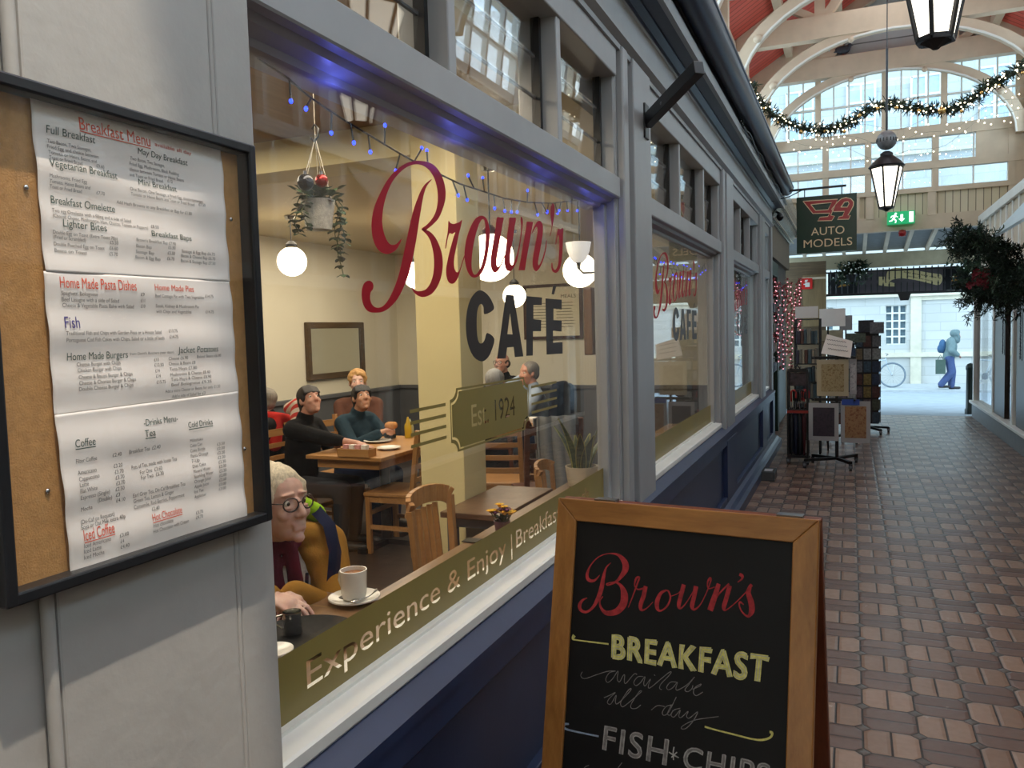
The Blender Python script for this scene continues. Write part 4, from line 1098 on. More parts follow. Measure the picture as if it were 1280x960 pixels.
SN = snake_mat(); SNE = mat('yellow_leaf_edge', (180, 176, 96), .45, bump=0)
rnd = random.Random(9)
for k in range(9):
    a = k * .7 + rnd.uniform(-.2, .2); H = rnd.uniform(.17, .30); lean = rnd.uniform(.02, .11); b = V((pp.x + .035 * math.cos(a), pp.y + .035 * math.sin(a), .87))
    sd = V((-math.sin(a), math.cos(a), 0)); out = V((math.cos(a), math.sin(a), 0))
    pts = []; n = 9
    for i in range(n + 1):
        t = i / n; wdt = .026 * (1 - t ** 3) * (.65 + .7 * t * (1 - t) * 2); pts.append((b + out * (lean * t * t * 1.5) + V((0, 0, H * t)), wdt))
    m = MB(); e = MB()
    for i in range(n):
        (p, w1), (q, w2) = pts[i], pts[i + 1]
        m.add([p - sd * w1 + out * .006, p, p + sd * w1 + out * .006, q + sd * w2 + out * .006, q, q - sd * w2 + out * .006], [(0, 1, 4, 5), (1, 2, 3, 4)])
        for s in (-1, 1): e.add([p + sd * s * w1 + out * .006, p + sd * s * (w1 + .004) + out * .007, q + sd * s * (w2 + .004) + out * .007, q + sd * s * w2 + out * .006], [(0, 1, 2, 3)])
    h = m.build('leaf', SN, pl, smooth=180); e.build('leaf_edge', SNE, h)

# ---------------------------------------------------------------- things on the oak table
T = .756
rk = empty('condiment_box', tuple(V(onz(446, 568, T))), 'wooden box of sugar sachets on the near edge of the oak table', 'condiment box')
k0 = V(onz(446, 570, T))
m = MB(); 
for (a, b, c_, d) in ((-.13, .13, -.05, -.04), (-.13, .13, .04, .05), (-.13, -.12, -.05, .05), (.12, .13, -.05, .05)): m.box(k0.x + a, k0.x + b, k0.y + c_, k0.y + d, T, T + .055)
m.box(k0.x - .13, k0.x + .13, k0.y - .05, k0.y + .05, T, T + .01); m.build('box', LIGHTW, rk)
for i in range(4): MB().box(k0.x - .1 + i * .05, k0.x - .06 + i * .05, k0.y - .02, k0.y + .02, T + .01, T + .08).build('sachet_bundle', PAPER if i % 2 else mat('pink_sachet', (206, 150, 150), .6), rk)
def plate(px, py, r, label):
    p = V(onz(px, py, T + .004)); p.z = T + .001
    o = MB().lathe([(0, 0), (r * .6, 0), (r, .014), (r * .98, .018), (r * .6, .006), (0, .006)], p, 32).build('plate', CHINA, smooth=50)
    tag(o, label, 'plate', 'white plates on the oak table'); return p
plate(472, 552, .11, 'white dinner plate under the hands holding bread')
plate(486, 561, .09, 'white side plate at the right of the oak table')
for (px, py, lab, cc, hh) in ((500, 548, 'yellow squeezy bottle standing on the oak table', (206, 176, 50), .17), (507, 546, 'pale lidded bottle standing behind the yellow bottle', (186, 190, 150), .15)):
    p = V(onz(px, py, T)); p.z = T + .001; p.x += .05; p.y += .05
    p = V((min(p.x, -3.02), min(p.y, 5.68), p.z))
    bo = empty('sauce_bottle', tuple(p), lab, 'bottle')
    MB().lathe([(0, 0), (.028, 0), (.03, .01), (.03, hh * .6), (.014, hh * .78), (.014, hh * .8), (0, hh * .8)], p, 18).build('body', mat('sauce_%d' % px, cc, .3, bump=0), bo, smooth=40)
    MB().lathe([(0, hh * .8), (.015, hh * .8), (.006, hh), (0, hh)], p, 12).build('nozzle', mat('sauce_%d' % px, cc, .3, bump=0), bo, smooth=40)
# tray of books/papers on the table of the three men, and a white napkin pile
p = V((-2.78, 6.85, .757))
nb = MB().box(p.x - .12, p.x + .12, p.y - .08, p.y + .08, .757, .80).build('napkin_pile', PAPER, bevel=.006); tag(nb, 'pile of white napkins on the table of the three men', 'napkins')
# ================================================================= framed menu board on the pillar
bo = empty('menu_board', (-.948, .85, 1.29), 'dark-framed cork menu board with three printed sheets, fixed to the grey pillar', 'menu board')
FRM = mat('anthracite_frame', (46, 48, 52), .35, .6, var=.1, bump=.02)
y0, y1, z0, z1 = .612, 1.083, 1.288, 1.922; fw = .016
m = MB(); m.box(-.952, -.915, y0, y0 + fw, z0, z1); m.box(-.952, -.915, y1 - fw, y1, z0, z1); m.box(-.952, -.9155, y0, y1, z0, z0 + fw); m.box(-.952, -.9155, y0, y1, z1 - fw, z1)
m.build('frame', FRM, bo, bevel=.003)
CORK = mat('cork', (172, 128, 74), .85, var=.14, scale=90, bump=.2)
MB().box(-.95, -.942, y0 + .005, y1 - .005, z0 + .005, z1 - .005).build('cork_backing', CORK, bo)
MB().box(-.921, -.919, y0 + .012, y1 - .012, z0 + .012, z1 - .012).build('cover_glass', glass('cover_glass', r0=.02, gain=.5, dirt=.02), bo)
for (x, y) in ((33, 234), (289, 274), (60, 614), (306, 561)):
    p = onx(x, y, -.94); MB().sphere((-.9405, p.y, p.z), (.002, .0035, .0035), 10, 8).build('pin', STEEL, bo, smooth=180)
XS = -.9375
def rip(y, z, k): return .0012 * math.sin(z * 95 + k + 6 * y) + .0009 * math.sin(z * 41 - y * 23 + k * 2) + .0006 * math.sin(y * 60 + z * 20)
TXD = mat('dark_menu_print', (92, 92, 90), .8, var=.05, bump=0); TXR = mat('red_menu_print', (214, 84, 56), .8, var=.05, bump=0); TXB = mat('blue_menu_print', (70, 60, 130), .8, var=.05, bump=0); TXG = mat('green_menu_print', (52, 78, 70), .8, var=.05, bump=0)
def sheet(k, corners, label, lines):
    (ya, za), (yb, zb), (yc, zc_), (yd, zd) = corners       # tl, tr, br, bl
    x = XS + .0016 * k
    def f(u, v):
        y = (ya * (1 - u) + yb * u) * (1 - v) + (yd * (1 - u) + yc * u) * v
        z = (za * (1 - u) + zb * u) * (1 - v) + (zd * (1 - u) + zc_ * u) * v
        return (x + rip(y, z, k), y, z)
    o = MB().grid(f, 60, 56).build('menu_sheet', PAPER, smooth=180); sd = o.modifiers.new('t', 'SOLIDIFY'); sd.thickness = .0004; sd.offset = -1
    tag(o, label, 'menu sheet', 'printed sheets in the menu board')
    groups = {}
    for (cv, zx0, zy0, zx1, h, s, col) in lines:
        p = onx(*cv(zx0, zy0), -.9375); q = onx(*cv(zx1, zy0), -.9375) if zx1 else None
        wid = abs(q.y - p.y) if q else None
        vs, fs = text_fit(s, p.y, p.z, h * (.9 if h > .022 else .68), wid)
        g = groups.setdefault(id(col), (col, MB()))[1]
        g.add([(x + rip(yy, zz, k) + .0013, yy, zz) for yy, zz in vs], fs)
        if s in ULINE:
            a = min(v[0] for v in vs); b = max(v[0] for v in vs)
            g.add([(x + rip(yy, zz, k) + .0013, yy, zz) for yy, zz in ((a, p.z - .003), (b, p.z - .003), (b, p.z - .0018), (a, p.z - .0018))], [(0, 1, 2, 3)])
    for col, g in groups.values(): g.build('print', col, o)
ULINE = {'Breakfast Menu', 'Coffee', 'Tea', 'Cold Drinks', 'Iced Coffee', 'Hot Chocolate'}
A_ = zc(30, 105, 260 / 1019); B_ = zc(50, 340, 260 / 1280); C_ = zc(60, 490, .25)
D_, R_, G_, BL_ = TXD, TXR, TXG, TXB; hb_ = .0098
def yz(x, y): p = onx(x, y, XS); return (p.y, p.z)
sheet(0, (yz(37, 111), yz(276, 177), yz(287, 352), yz(56, 340)), 'top menu sheet headed in red, listing breakfasts', [
    (A_, 265, 222, 608, .026, 'Breakfast Menu', R_), (A_, 635, 303, 815, .012, 'available all day', R_),
    (A_, 110, 238, 340, .021, 'Full Breakfast', G_), (A_, 120, 402, 452, .021, 'Vegetarian Breakfast', G_), (A_, 552, 342, 795, .018, 'May Day Breakfast', G_),
    (A_, 560, 492, 745, .018, 'Mini Breakfast', G_), (A_, 132, 583, 445, .021, 'Breakfast Omelette', G_), (A_, 190, 698, 398, .021, 'Lighter Bites', G_), (A_, 620, 745, 818, .017, 'Breakfast Baps', G_),
    (A_, 115, 285, 322, hb_, 'Two Bacon, Two Sausages,', D_), (A_, 115, 312, 360, hb_, 'Fried Egg and choice between', D_), (A_, 118, 340, 350, hb_, 'Tomato or Heinz Beans and', D_), (A_, 120, 366, 278, hb_, 'Toast or Fried Bread', D_), (A_, 350, 408, 390, hb_, '£9.60', D_),
    (A_, 120, 456, 300, hb_, 'Mushrooms, Fried Egg', D_), (A_, 122, 483, 318, hb_, 'Tomato, Heinz Beans and', D_), (A_, 125, 509, 280, hb_, 'Toast or Fried Bread', D_), (A_, 352, 540, 393, hb_, '£7.70', D_),
    (A_, 518, 370, 688, hb_, 'Two Bacon, Two Sausages,', D_), (A_, 518, 397, 758, hb_, 'Fried Egg, Mushrooms, Black Pudding', D_), (A_, 518, 423, 782, hb_, 'choice between Tomato or Heinz Beans', D_), (A_, 518, 450, 680, hb_, 'and Toast or Fried Bread', D_), (A_, 705, 481, 730, hb_, '£12', D_),
    (A_, 518, 520, 865, hb_, 'One Bacon, One Sausage, a Fried Egg, choice between', D_), (A_, 522, 545, 825, hb_, 'Tomato or Heinz Beans and Toast or Fried Bread', D_), (A_, 848, 597, 880, hb_, '£7.50', D_),
    (A_, 455, 585, 815, hb_, 'Add Hash Browns to any Breakfast or Bap for £1.80', D_),
    (A_, 135, 625, 520, hb_, 'Two egg Omelette with a filling and a side of Salad', D_), (A_, 138, 652, 600, hb_, '(Choose: Cheese, Mushrooms, Ham, Chorizo, Tomato or Peppers)', D_), (A_, 618, 705, 655, hb_, '£8.50', D_),
    (A_, 140, 732, 448, hb_, 'Double Egg on Toast (Extra Toast 70p)', D_), (A_, 145, 757, 300, hb_, '(Fried or Scrambled)', D_), (A_, 415, 784, 455, hb_, '£5.50', D_), (A_, 147, 790, 390, hb_, 'Double Poached Egg on Toast', D_), (A_, 415, 812, 455, hb_, '£6.60', D_), (A_, 150, 822, 308, hb_, 'Beans on Toast', D_), (A_, 415, 840, 455, hb_, '£5.70', D_),
    (A_, 545, 770, 735, hb_, "Brown's Breakfast Bap £7.90", D_), (A_, 545, 800, 620, hb_, 'Bacon Bap', D_), (A_, 700, 808, 735, hb_, '£5.50', D_), (A_, 545, 828, 635, hb_, 'Sausage Bap', D_), (A_, 700, 835, 735, hb_, '£5.50', D_), (A_, 545, 855, 668, hb_, 'Bacon & Egg Bap', D_), (A_, 700, 862, 735, hb_, '£6.70', D_),
    (A_, 768, 825, 930, hb_, 'Sausage & Egg Bap £6.70', D_), (A_, 768, 848, 933, hb_, 'Bacon & Cheese Bap £6.70', D_), (A_, 768, 872, 935, hb_, 'Bacon & Sausage Bap £7.50', D_)])
sheet(1, (yz(53, 339), yz(286, 352), yz(297, 490), yz(68, 520)), 'middle menu sheet listing pasta, pies, fish and burgers', [
    (B_, 112, 96, 578, .023, 'Home Made Pasta Dishes', R_), (B_, 697, 112, 938, .019, 'Home Made Pies', R_), (B_, 140, 345, 232, .024, 'Fish', BL_), (B_, 162, 545, 540, .021, 'Home Made Burgers', G_), (B_, 842, 500, 1088, .020, 'Jacket Potatoes', G_), (B_, 550, 512, 815, .008, "from David's Butchers (near door)", D_),
    (B_, 120, 142, 345, .011, 'Spaghetti Bolognese', D_), (B_, 605, 148, 630, .010, '£9', D_), (B_, 125, 180, 475, .011, 'Beef Lasagne with a side of Salad', D_), (B_, 608, 186, 635, .010, '£11', D_), (B_, 130, 216, 568, .011, 'Cheese & Vegetable Pasta Bake with Salad', D_), (B_, 612, 220, 640, .010, '£10', D_),
    (B_, 700, 156, 1000, .010, 'Beef Cottage Pie with Two Vegetables', D_), (B_, 1008, 158, 1058, .010, '£14.75', D_), (B_, 708, 218, 968, .010, 'Steak, Kidney & Mushroom Pie', D_), (B_, 714, 252, 925, .010, 'with Chips and Vegetables', D_), (B_, 1012, 254, 1062, .010, '£14.75', D_),
    (B_, 145, 390, 740, .011, 'Traditional Fish and Chips with Garden Peas or a House Salad', D_), (B_, 785, 372, 838, .010, '£13.75', D_), (B_, 150, 432, 755, .011, 'Portuguese Cod Fish Cakes with Chips, Salad or a little of both', D_), (B_, 788, 408, 840, .010, '£14.75', D_),
    (B_, 222, 582, 495, .011, 'Cheese Burger with Chips', D_), (B_, 226, 618, 498, .011, 'Chicken Burger with Chips', D_), (B_, 230, 660, 562, .011, 'Cheese & Bacon Burger & Chips', D_), (B_, 232, 697, 580, .011, 'Cheese & Chorizo Burger & Chips', D_), (B_, 232, 733, 563, .011, 'Double Cheese Burger & Chips', D_),
    (B_, 695, 550, 722, .010, '£13', D_), (B_, 695, 583, 752, .010, '£13.50', D_), (B_, 697, 618, 725, .010, '£14', D_), (B_, 699, 650, 728, .010, '£14', D_), (B_, 701, 688, 758, .010, '£15.75', D_),
    (B_, 785, 543, 905, .010, 'Cheese £6.90', D_), (B_, 958, 530, 1110, .010, 'Baked Beans £6.90', D_), (B_, 785, 575, 950, .010, 'Cheese & Beans £8', D_), (B_, 788, 608, 960, .010, 'Tuna Mayo £7.80', D_), (B_, 790, 642, 1040, .010, 'Mushrooms & Cheese £8.40', D_), (B_, 793, 672, 1045, .010, 'Tuna Mayo & Cheese £8.90', D_), (B_, 795, 704, 1046, .010, 'Beef Bolognese £9.35', D_),
    (B_, 758, 745, 1100, .010, 'Add a extra Cheese or Beans for only £1.50', D_), (B_, 805, 776, 1012, .010, 'Add a side of Salad for £3', D_)])
sheet(2, (yz(67, 519), yz(296, 489), yz(307, 657), yz(88, 728)), 'bottom menu sheet listing coffees, teas and cold drinks', [
    (C_, 468, 170, 640, .020, '-Drinks Menu-', G_), (C_, 472, 225, 526, .021, 'Tea', G_), (C_, 125, 278, 225, .022, 'Coffee', G_), (C_, 692, 180, 815, .019, 'Cold Drinks', G_), (C_, 168, 745, 325, .024, 'Iced Coffee', R_), (C_, 508, 645, 662, .022, 'Hot Chocolate', R_),
    (C_, 130, 358, 236, .012, 'Filter Coffee', D_), (C_, 310, 325, 355, .011, '£2.40', D_), (C_, 393, 310, 555, .012, 'Breakfast Tea  £2.40', D_), (C_, 408, 388, 640, .012, 'Pots of Tea, made with loose Tea', D_), (C_, 450, 412, 565, .012, 'For One  £3.60', D_), (C_, 453, 438, 570, .012, 'For Two  £6.30', D_),
    (C_, 138, 415, 235, .012, 'Americano', D_), (C_, 318, 380, 362, .011, '£3.20', D_), (C_, 142, 447, 248, .012, 'Cappuccino', D_), (C_, 323, 410, 367, .011, '£3.70', D_), (C_, 144, 476, 190, .012, 'Latte', D_), (C_, 326, 438, 370, .011, '£3.70', D_), (C_, 146, 506, 235, .012, 'Flat White', D_), (C_, 328, 466, 372, .011, '£3.70', D_), (C_, 148, 540, 300, .012, 'Espresso (Single)', D_), (C_, 326, 496, 370, .011, '£2.50', D_), (C_, 240, 552, 312, .012, '(Double)', D_), (C_, 330, 524, 350, .011, '£3', D_), (C_, 155, 598, 215, .012, 'Mocha', D_), (C_, 334, 552, 378, .011, '£4.10', D_),
    (C_, 155, 662, 330, .012, '(De-Caf on Request)', D_), (C_, 157, 688, 382, .012, 'Soya or Oat Milk extra 40p', D_), (C_, 415, 528, 675, .012, 'Earl Grey Tea, De-Caf Breakfast Tea', D_), (C_, 420, 556, 622, .012, 'Green Tea, Lemon & Ginger', D_), (C_, 422, 586, 675, .012, 'Camomile, Red Berries, Peppermint', D_), (C_, 508, 594, 548, .011, '£2.40', D_),
    (C_, 168, 780, 304, .012, 'Iced Americano', D_), (C_, 346, 726, 390, .011, '£3.60', D_), (C_, 168, 808, 255, .012, 'Iced Latte', D_), (C_, 350, 756, 368, .011, '£4', D_), (C_, 170, 838, 272, .012, 'Iced Mocha', D_), (C_, 352, 784, 396, .011, '£4.40', D_), (C_, 510, 678, 614, .012, 'Hot chocolate', D_), (C_, 510, 706, 695, .012, 'Hot Chocolate with Cream', D_), (C_, 727, 612, 763, .011, '£3.70', D_), (C_, 728, 636, 762, .011, '£4.70', D_)] +
    [(C_, 700 + k * 2, 252 + 25.5 * k, 700 + k * 2 + w_, .0105, s, D_) for k, (s, w_) in enumerate([('Milkshake', 65), ('Coke Can', 60), ('Coke Bottle', 75), ('Fanta Orange', 88), ('7-Up', 40), ('Diet Coke', 68), ('Mineral Water', 88), ('Sparkling Water', 100), ('Orange Juice', 85), ('Apple Juice', 75), ('Ice Tea', 48), ('Appletiser', 62)])] +
    [(C_, 836 + k * 1.3, 268 + 22.5 * k, 872 + k * 1.3, .0098, s, D_) for k, s in enumerate(['£3.50', '£2.00', '£2.20', '£2.30', '£2.30', '£2.00', '£2.20', '£2.00', '£2.60', '£3.00', '£3.00'])])

# ================================================================= chalkboard pavement sign
ZT = 1.14; TL = onz(700, 622, ZT); TR = onz(1025, 650, ZT); UX = (TR - TL); BWID = UX.length; UX.normalize()
NF = V((UX.y, -UX.x, 0)).normalized(); LEAN = .20
DN = V((NF.x * math.sin(LEAN), NF.y * math.sin(LEAN), -math.cos(LEAN))); NB = UX.cross(DN).normalized()
if NB.dot(NF) < 0: NB = -NB
BH = ZT / math.cos(LEAN)
def bp(u, v, d=0.0): return TL + UX * u + DN * v + NB * d
FRW = wood('varnished_oak', (128, 84, 38), (172, 120, 62), .32, 2); FRWX = wood('varnished_oak_cross', (128, 84, 38), (172, 120, 62), .32, 0)
ab = empty('chalkboard_sign', tuple((bp(BWID / 2, BH)).xy) + (0.0,), 'oak-framed chalkboard pavement sign standing on the bricks outside the cafe', 'chalkboard sign')
fw = .058
def pan(us, vs, d0, d1): return MB().prism([bp(u, v, d0) for u, v in zip(us, vs)], NB * (d1 - d0))
pan([0, BWID, BWID - fw, fw], [0, 0, fw, fw], -.012, .012).build('top_rail', FRWX, ab, bevel=.003)
pan([0, BWID, BWID - fw, fw], [BH - .10, BH - .10, BH - .10 - fw, BH - .10 - fw], -.012, .012).build('bottom_rail', FRWX, ab, bevel=.003)
pan([0, fw, fw, 0], [0, fw, BH - .10 - fw, BH - .0], -.012, .012).build('side_stile', FRW, ab, bevel=.003)
pan([BWID, BWID - fw, BWID - fw, BWID], [0, fw, BH - .10 - fw, BH - .0], -.012, .012).build('side_stile', FRW, ab, bevel=.003)
cbp = pan([fw - .006, BWID - fw + .006, BWID - fw + .006, fw - .006], [fw - .006, fw - .006, BH - .10 - fw, BH - .10 - fw], -.006, .004).build('chalk_panel', mat('blackboard', (15, 15, 16), .55, var=.35, scale=5, bump=.02, spec=.3), ab)
# rear leaf leaning the other way, hinged at the top
DN2 = V((-NF.x * math.sin(LEAN), -NF.y * math.sin(LEAN), -math.cos(LEAN))); NB2 = -UX.cross(DN2).normalized()
if NB2.dot(NF) > 0: NB2 = -NB2
T2 = TL - NF * .03 + V((0, 0, -.004))
def bp2(u, v, d=0.0): return T2 + UX * u + DN2 * v + NB2 * d
BROWNR = wood('varnished_rear_frame', (84, 40, 24), (122, 66, 40), .35, 2)
m = MB()
for us, vs in (([0, BWID, BWID - fw, fw], [0, 0, fw, fw]), ([0, fw, fw, 0], [0, fw, BH - .1, BH - .01]), ([BWID, BWID - fw, BWID - fw, BWID], [0, fw, BH - .1, BH - .01]), ([0, BWID, BWID - fw, fw], [BH - .1, BH - .1, BH - .16, BH - .16])):
    m.prism([bp2(u, v, -.011) for u, v in zip(us, vs)], NB2 * .022)
m.build('rear_frame', BROWNR, ab, bevel=.003)
MB().prism([bp2(u, v, -.004) for u, v in zip([fw, BWID - fw, BWID - fw, fw], [fw, fw, BH - .12, BH - .12])], NB2 * .008).build('rear_panel', mat('blackboard', (15, 15, 16)), ab)
m = MB()
for u in (.1, BWID - .1): m.bar(bp(u, -.004, -.02), bp(u + .06, -.004, -.02), .03, .006)
m.build('hinge', CHROME, ab)
m = MB()
for u in (.02, BWID - .02):
    a, b = bp(u, .75, -.015), bp2(u, .75, -.012); m.tube([a, a.lerp(b, .33) + V((0, 0, -.03)), a.lerp(b, .66) + V((0, 0, -.03)), b], .003, 6)
m.build('stay_chain', CHROME, ab)
def on_board(px, py):
    d = ray(px, py); t = (TL - CP).dot(NB) / d.dot(NB); P = CP + d * t - TL
    return (P.dot(UX), P.dot(DN))
def chalk(col, cv, strokes, sc, name, d=.0047):
    m = MB()
    for st in strokes:
        pts = smooth_poly([s if len(s) == 3 else (s[0], s[1], 4) for s in st], 5, closed=False)
        P = [bp(*on_board(*cv(p[0], p[1])), d) for p in pts]
        m.ribbon(P, [max(.0016, p[2] * sc) for p in pts], NB)
    return m.build(name, col, cbp)
CH_R = mat('red_chalk', (160, 46, 50), .9, var=.4, scale=60, bump=0); CH_Y = mat('yellow_chalk', (204, 200, 116), .9, var=.25, scale=90, bump=0)
CH_W = mat('white_chalk', (168, 168, 164), .9, var=.3, scale=90, bump=0); CH_B = mat('blue_chalk', (138, 156, 178), .9, var=.3, scale=90, bump=0); CH_G = mat('grey_chalk', (120, 118, 116), .9, var=.35, scale=90, bump=0); CH_K = mat('blackboard_gap', (24, 24, 22), .8, bump=0)
P5 = zc(710, 680, 250 / 1263); P6 = zc(700, 840, 280 / 1280); px_m = BWID / 325.0; s5 = px_m * 250 / 1263 * 1.06; s6 = px_m * 280 / 1280
tag(chalk(CH_R, P5, [
    [(205, 195, 4), (170, 230, 14), (135, 225, 22), (125, 190, 18), (150, 130, 8), (200, 80, 6), (260, 60, 6), (320, 68, 16), (360, 110, 36), (368, 150, 40), (350, 190, 28), (310, 235, 14), (260, 258, 8), (248, 250, 6), (300, 240, 8), (340, 265, 22), (360, 320, 44), (352, 380, 44), (310, 425, 36), (250, 435, 28), (215, 405, 16), (205, 360, 10), (225, 330, 6)],
    [(275, 118, 4), (245, 150, 10), (228, 210, 22), (215, 280, 28), (190, 350, 24), (160, 400, 16), (120, 428, 14), (85, 415, 20), (78, 385, 22), (95, 355, 14), (125, 340, 5)],
    [(385, 400, 4), (420, 310, 8), (445, 240, 10), (455, 210, 10), (435, 215, 12), (425, 260, 8), (445, 285, 8), (480, 280, 12)], [(495, 265, 24), (480, 330, 26), (462, 385, 24), (468, 415, 16), (500, 405, 6), (540, 365, 4)],
    [(625, 290, 10), (590, 310, 18), (567, 360, 26), (568, 405, 22), (590, 420, 10), (630, 390, 10), (650, 340, 10), (640, 300, 10), (625, 290, 8)], [(650, 330, 4), (700, 310, 4), (722, 280, 6)],
    [(735, 255, 24), (718, 320, 24), (703, 385, 22), (715, 405, 10), (750, 370, 6), (800, 290, 6)], [(812, 265, 26), (800, 330, 24), (787, 390, 24), (802, 412, 12), (840, 380, 6), (880, 300, 6), (905, 230, 8), (900, 215, 12), (885, 240, 8), (890, 280, 6), (930, 270, 6)],
    [(955, 250, 22), (930, 330, 30), (900, 418, 32)], [(915, 380, 6), (960, 310, 8), (1020, 250, 10)], [(1025, 262, 24), (1003, 340, 24), (987, 400, 22), (1002, 415, 8), (1060, 370, 5), (1120, 310, 6), (1165, 258, 12)],
    [(1085, 190, 16), (1102, 200, 18), (1100, 220, 10), (1075, 240, 5)],
    [(1160, 252, 10), (1150, 275, 20), (1142, 310, 26), (1160, 370, 32), (1163, 420, 30), (1140, 455, 14), (1105, 430, 8), (1085, 390, 8), (1090, 365, 10), (1112, 382, 6)]], s5, 'chalk_script'), 'red chalk script name at the top of the panel')
chalk(CH_Y, P5, [[(45, 575, 22), (35, 595, 16), (60, 605, 8), (260, 630, 10)]], s5, 'chalk_flourish')
chalk(CH_Y, P6, [[(830, 310, 10), (900, 330, 8), (1000, 355, 9), (1100, 380, 9), (1160, 385, 11), (1205, 370, 10), (1215, 345, 12), (1200, 340, 12)]], s6, 'chalk_flourish')
chalk(CH_B, P6, [[(55, 295, 10), (32, 296, 14), (26, 314, 14), (60, 330, 11), (150, 350, 9), (225, 365, 10)]], s6, 'chalk_flourish')
def quad_text(s, cv, tl, tr, bl, br, col, col2, name, bold):
    tp = text_polys(s, 0, 1.12); a, b, _, t_ = extent(tp); m = MB(); k2 = MB(); k3 = MB()
    q = [on_board(*cv(*p)) for p in (tl, tr, bl, br)]
    def f(x, y):
        u = (x - a) / (b - a); v = y / .72
        A = [q[2][i] * (1 - u) + q[3][i] * u for i in (0, 1)]; B = [q[0][i] * (1 - u) + q[1][i] * u for i in (0, 1)]
        return bp(A[0] * (1 - v) + B[0] * v, A[1] * (1 - v) + B[1] * v, .0046)
    vs, fs = fill2d(tp); m.add([f(x, y) for x, y in vs], fs)
    for p in tp:
        P = [f(x, y) for x, y in p + [p[0]]]
        m.ribbon([c + NB * .0002 for c in P], bold, NB)
    for p in tp:
        P = [f(x, y) for x, y in p + [p[0]]]; k2.ribbon([c + NB * .0004 for c in P], .0016, NB)
        for c, e in zip(P[:-1], P[1:]):
            pass
    o = m.build(name, col, cbp); k2.build('chalk_outline', col2, o)
    # dotted dark centre line of every letter
    cs = [f(x, y) for x, y in [( (p[i][0] + p[(i + 1) % len(p)][0]) / 2, (p[i][1] + p[(i + 1) % len(p)][1]) / 2) for p in tp for i in range(0, len(p), 2)]]
    return o
for word, tl, tr, bl, br, cA, cB, cvv, bw_ in (('BREAKFAST', (288, 565), (1268, 702), (285, 715), (1252, 872), CH_Y, CH_W, P5, .007),):
    tag(quad_text(word, cvv, tl, tr, bl, br, cA, cB, 'chalk_capitals', bw_), 'yellow chalk capitals')
tag(quad_text('FISH', P6, (262, 298), (625, 378), (248, 440), (608, 530), CH_G, CH_W, 'chalk_capitals', .004), 'grey-white chalk capitals')
tag(quad_text('CHIPS', P6, (720, 415), (1205, 522), (705, 545), (1190, 655), CH_G, CH_W, 'chalk_capitals', .004), 'grey-white chalk capitals')
chalk(CH_W, P6, [[(655, 425, 6), (650, 460, 7), (652, 500, 6)], [(625, 455, 6), (650, 470, 8), (682, 487, 6)], [(672, 455, 6), (640, 485, 6)]], s6, 'chalk_ampersand')
chalk(CH_G, P5, [
    [(95, 805), (85, 830), (110, 848), (180, 825), (250, 803), (300, 800)], [(305, 800), (265, 812), (243, 850), (255, 872), (285, 850), (320, 800), (315, 850), (330, 868), (350, 832), (362, 825), (360, 868), (372, 876), (420, 820), (440, 822)],
    [(480, 835), (445, 837), (420, 870), (432, 892), (460, 875), (490, 835), (482, 878), (492, 893), (525, 850), (512, 890), (522, 906), (600, 842), (640, 810), (656, 806), (640, 830), (592, 880), (582, 908), (596, 918)], [(548, 823), (553, 829)],
    [(690, 870), (652, 870), (627, 900), (637, 918), (665, 905), (695, 870), (685, 908), (696, 920), (750, 890), (795, 846), (800, 840), (770, 880), (742, 918), (760, 930), (785, 912), (792, 890)], [(790, 915), (835, 895), (842, 882), (805, 905), (796, 938), (815, 955), (855, 932)]], s5, 'chalk_writing')
chalk(CH_G, P6, [
    [(255, 145), (290, 130), (320, 115), (285, 150), (275, 174), (295, 180), (325, 130), (320, 168), (336, 177), (400, 112), (410, 92), (390, 107), (352, 168), (356, 194), (376, 189), (450, 127), (470, 108), (455, 112), (412, 178), (411, 204), (440, 205), (465, 186)],
    [(525, 215), (560, 190), (602, 195)], [(645, 185), (610, 195), (588, 228), (598, 245), (625, 225), (668, 140)], [(640, 185), (618, 233), (632, 244), (650, 215)], [(690, 205), (655, 215), (638, 243), (656, 254), (690, 215), (682, 248), (696, 257), (735, 222), (726, 249), (742, 261), (790, 225), (762, 280), (722, 320), (696, 320), (712, 300), (782, 270), (910, 252)],
    ], s6, 'chalk_writing')
chalk(CH_G, P6, [[(170, 530), (150, 538), (140, 550)]], s6, 'chalk_writing'); chalk(CH_G, P6, [[(358, 515), (335, 545)]], s6, 'chalk_writing')

# ================================================================= bracket, signs, small fittings on the left
br = empty('steel_bracket', (-.95, 4.03, 2.58), 'bare black steel sign bracket sticking out from the cafe pilaster', 'bracket')
MB().box(-.952, -.94, 3.99, 4.07, 2.55, 2.72).build('wall_plate', BLACK, br, bevel=.003)
tip = V((-.55, 4.03, 2.575)); MB().bar((-.945, 4.03, 2.63), V(onx(874, 84, -.62)), .05, .06, up=(0, 0, 1)).build('arm', BLACK, br, bevel=.003)
m = MB(); q = V((-.945, 4.03, 2.63)).lerp(V(onx(874, 84, -.62)), .35); m.sphere(q + V((.0, -.027, -.0)), .011, 10, 8); m.build('bolt', CHROME, br, smooth=60)
sc_ = V(ony(975, 271, 11.3)); cm = empty('security_camera', tuple(sc_), 'small black security camera under the gutter end', 'camera')
MB().sphere(sc_, (.05, .05, .055), 14, 10).build('dome', BLACKP, cm, smooth=180); MB().cyl(sc_ + V((0, 0, .04)), sc_ + V((-.14, 0, .13)), .018, n=8).build('arm', BLACKP, cm)
MB().box(sc_.x - .2, sc_.x - .12, sc_.y - .05, sc_.y + .05, sc_.z + .06, sc_.z + .2).build('mount', BLACKP, cm)
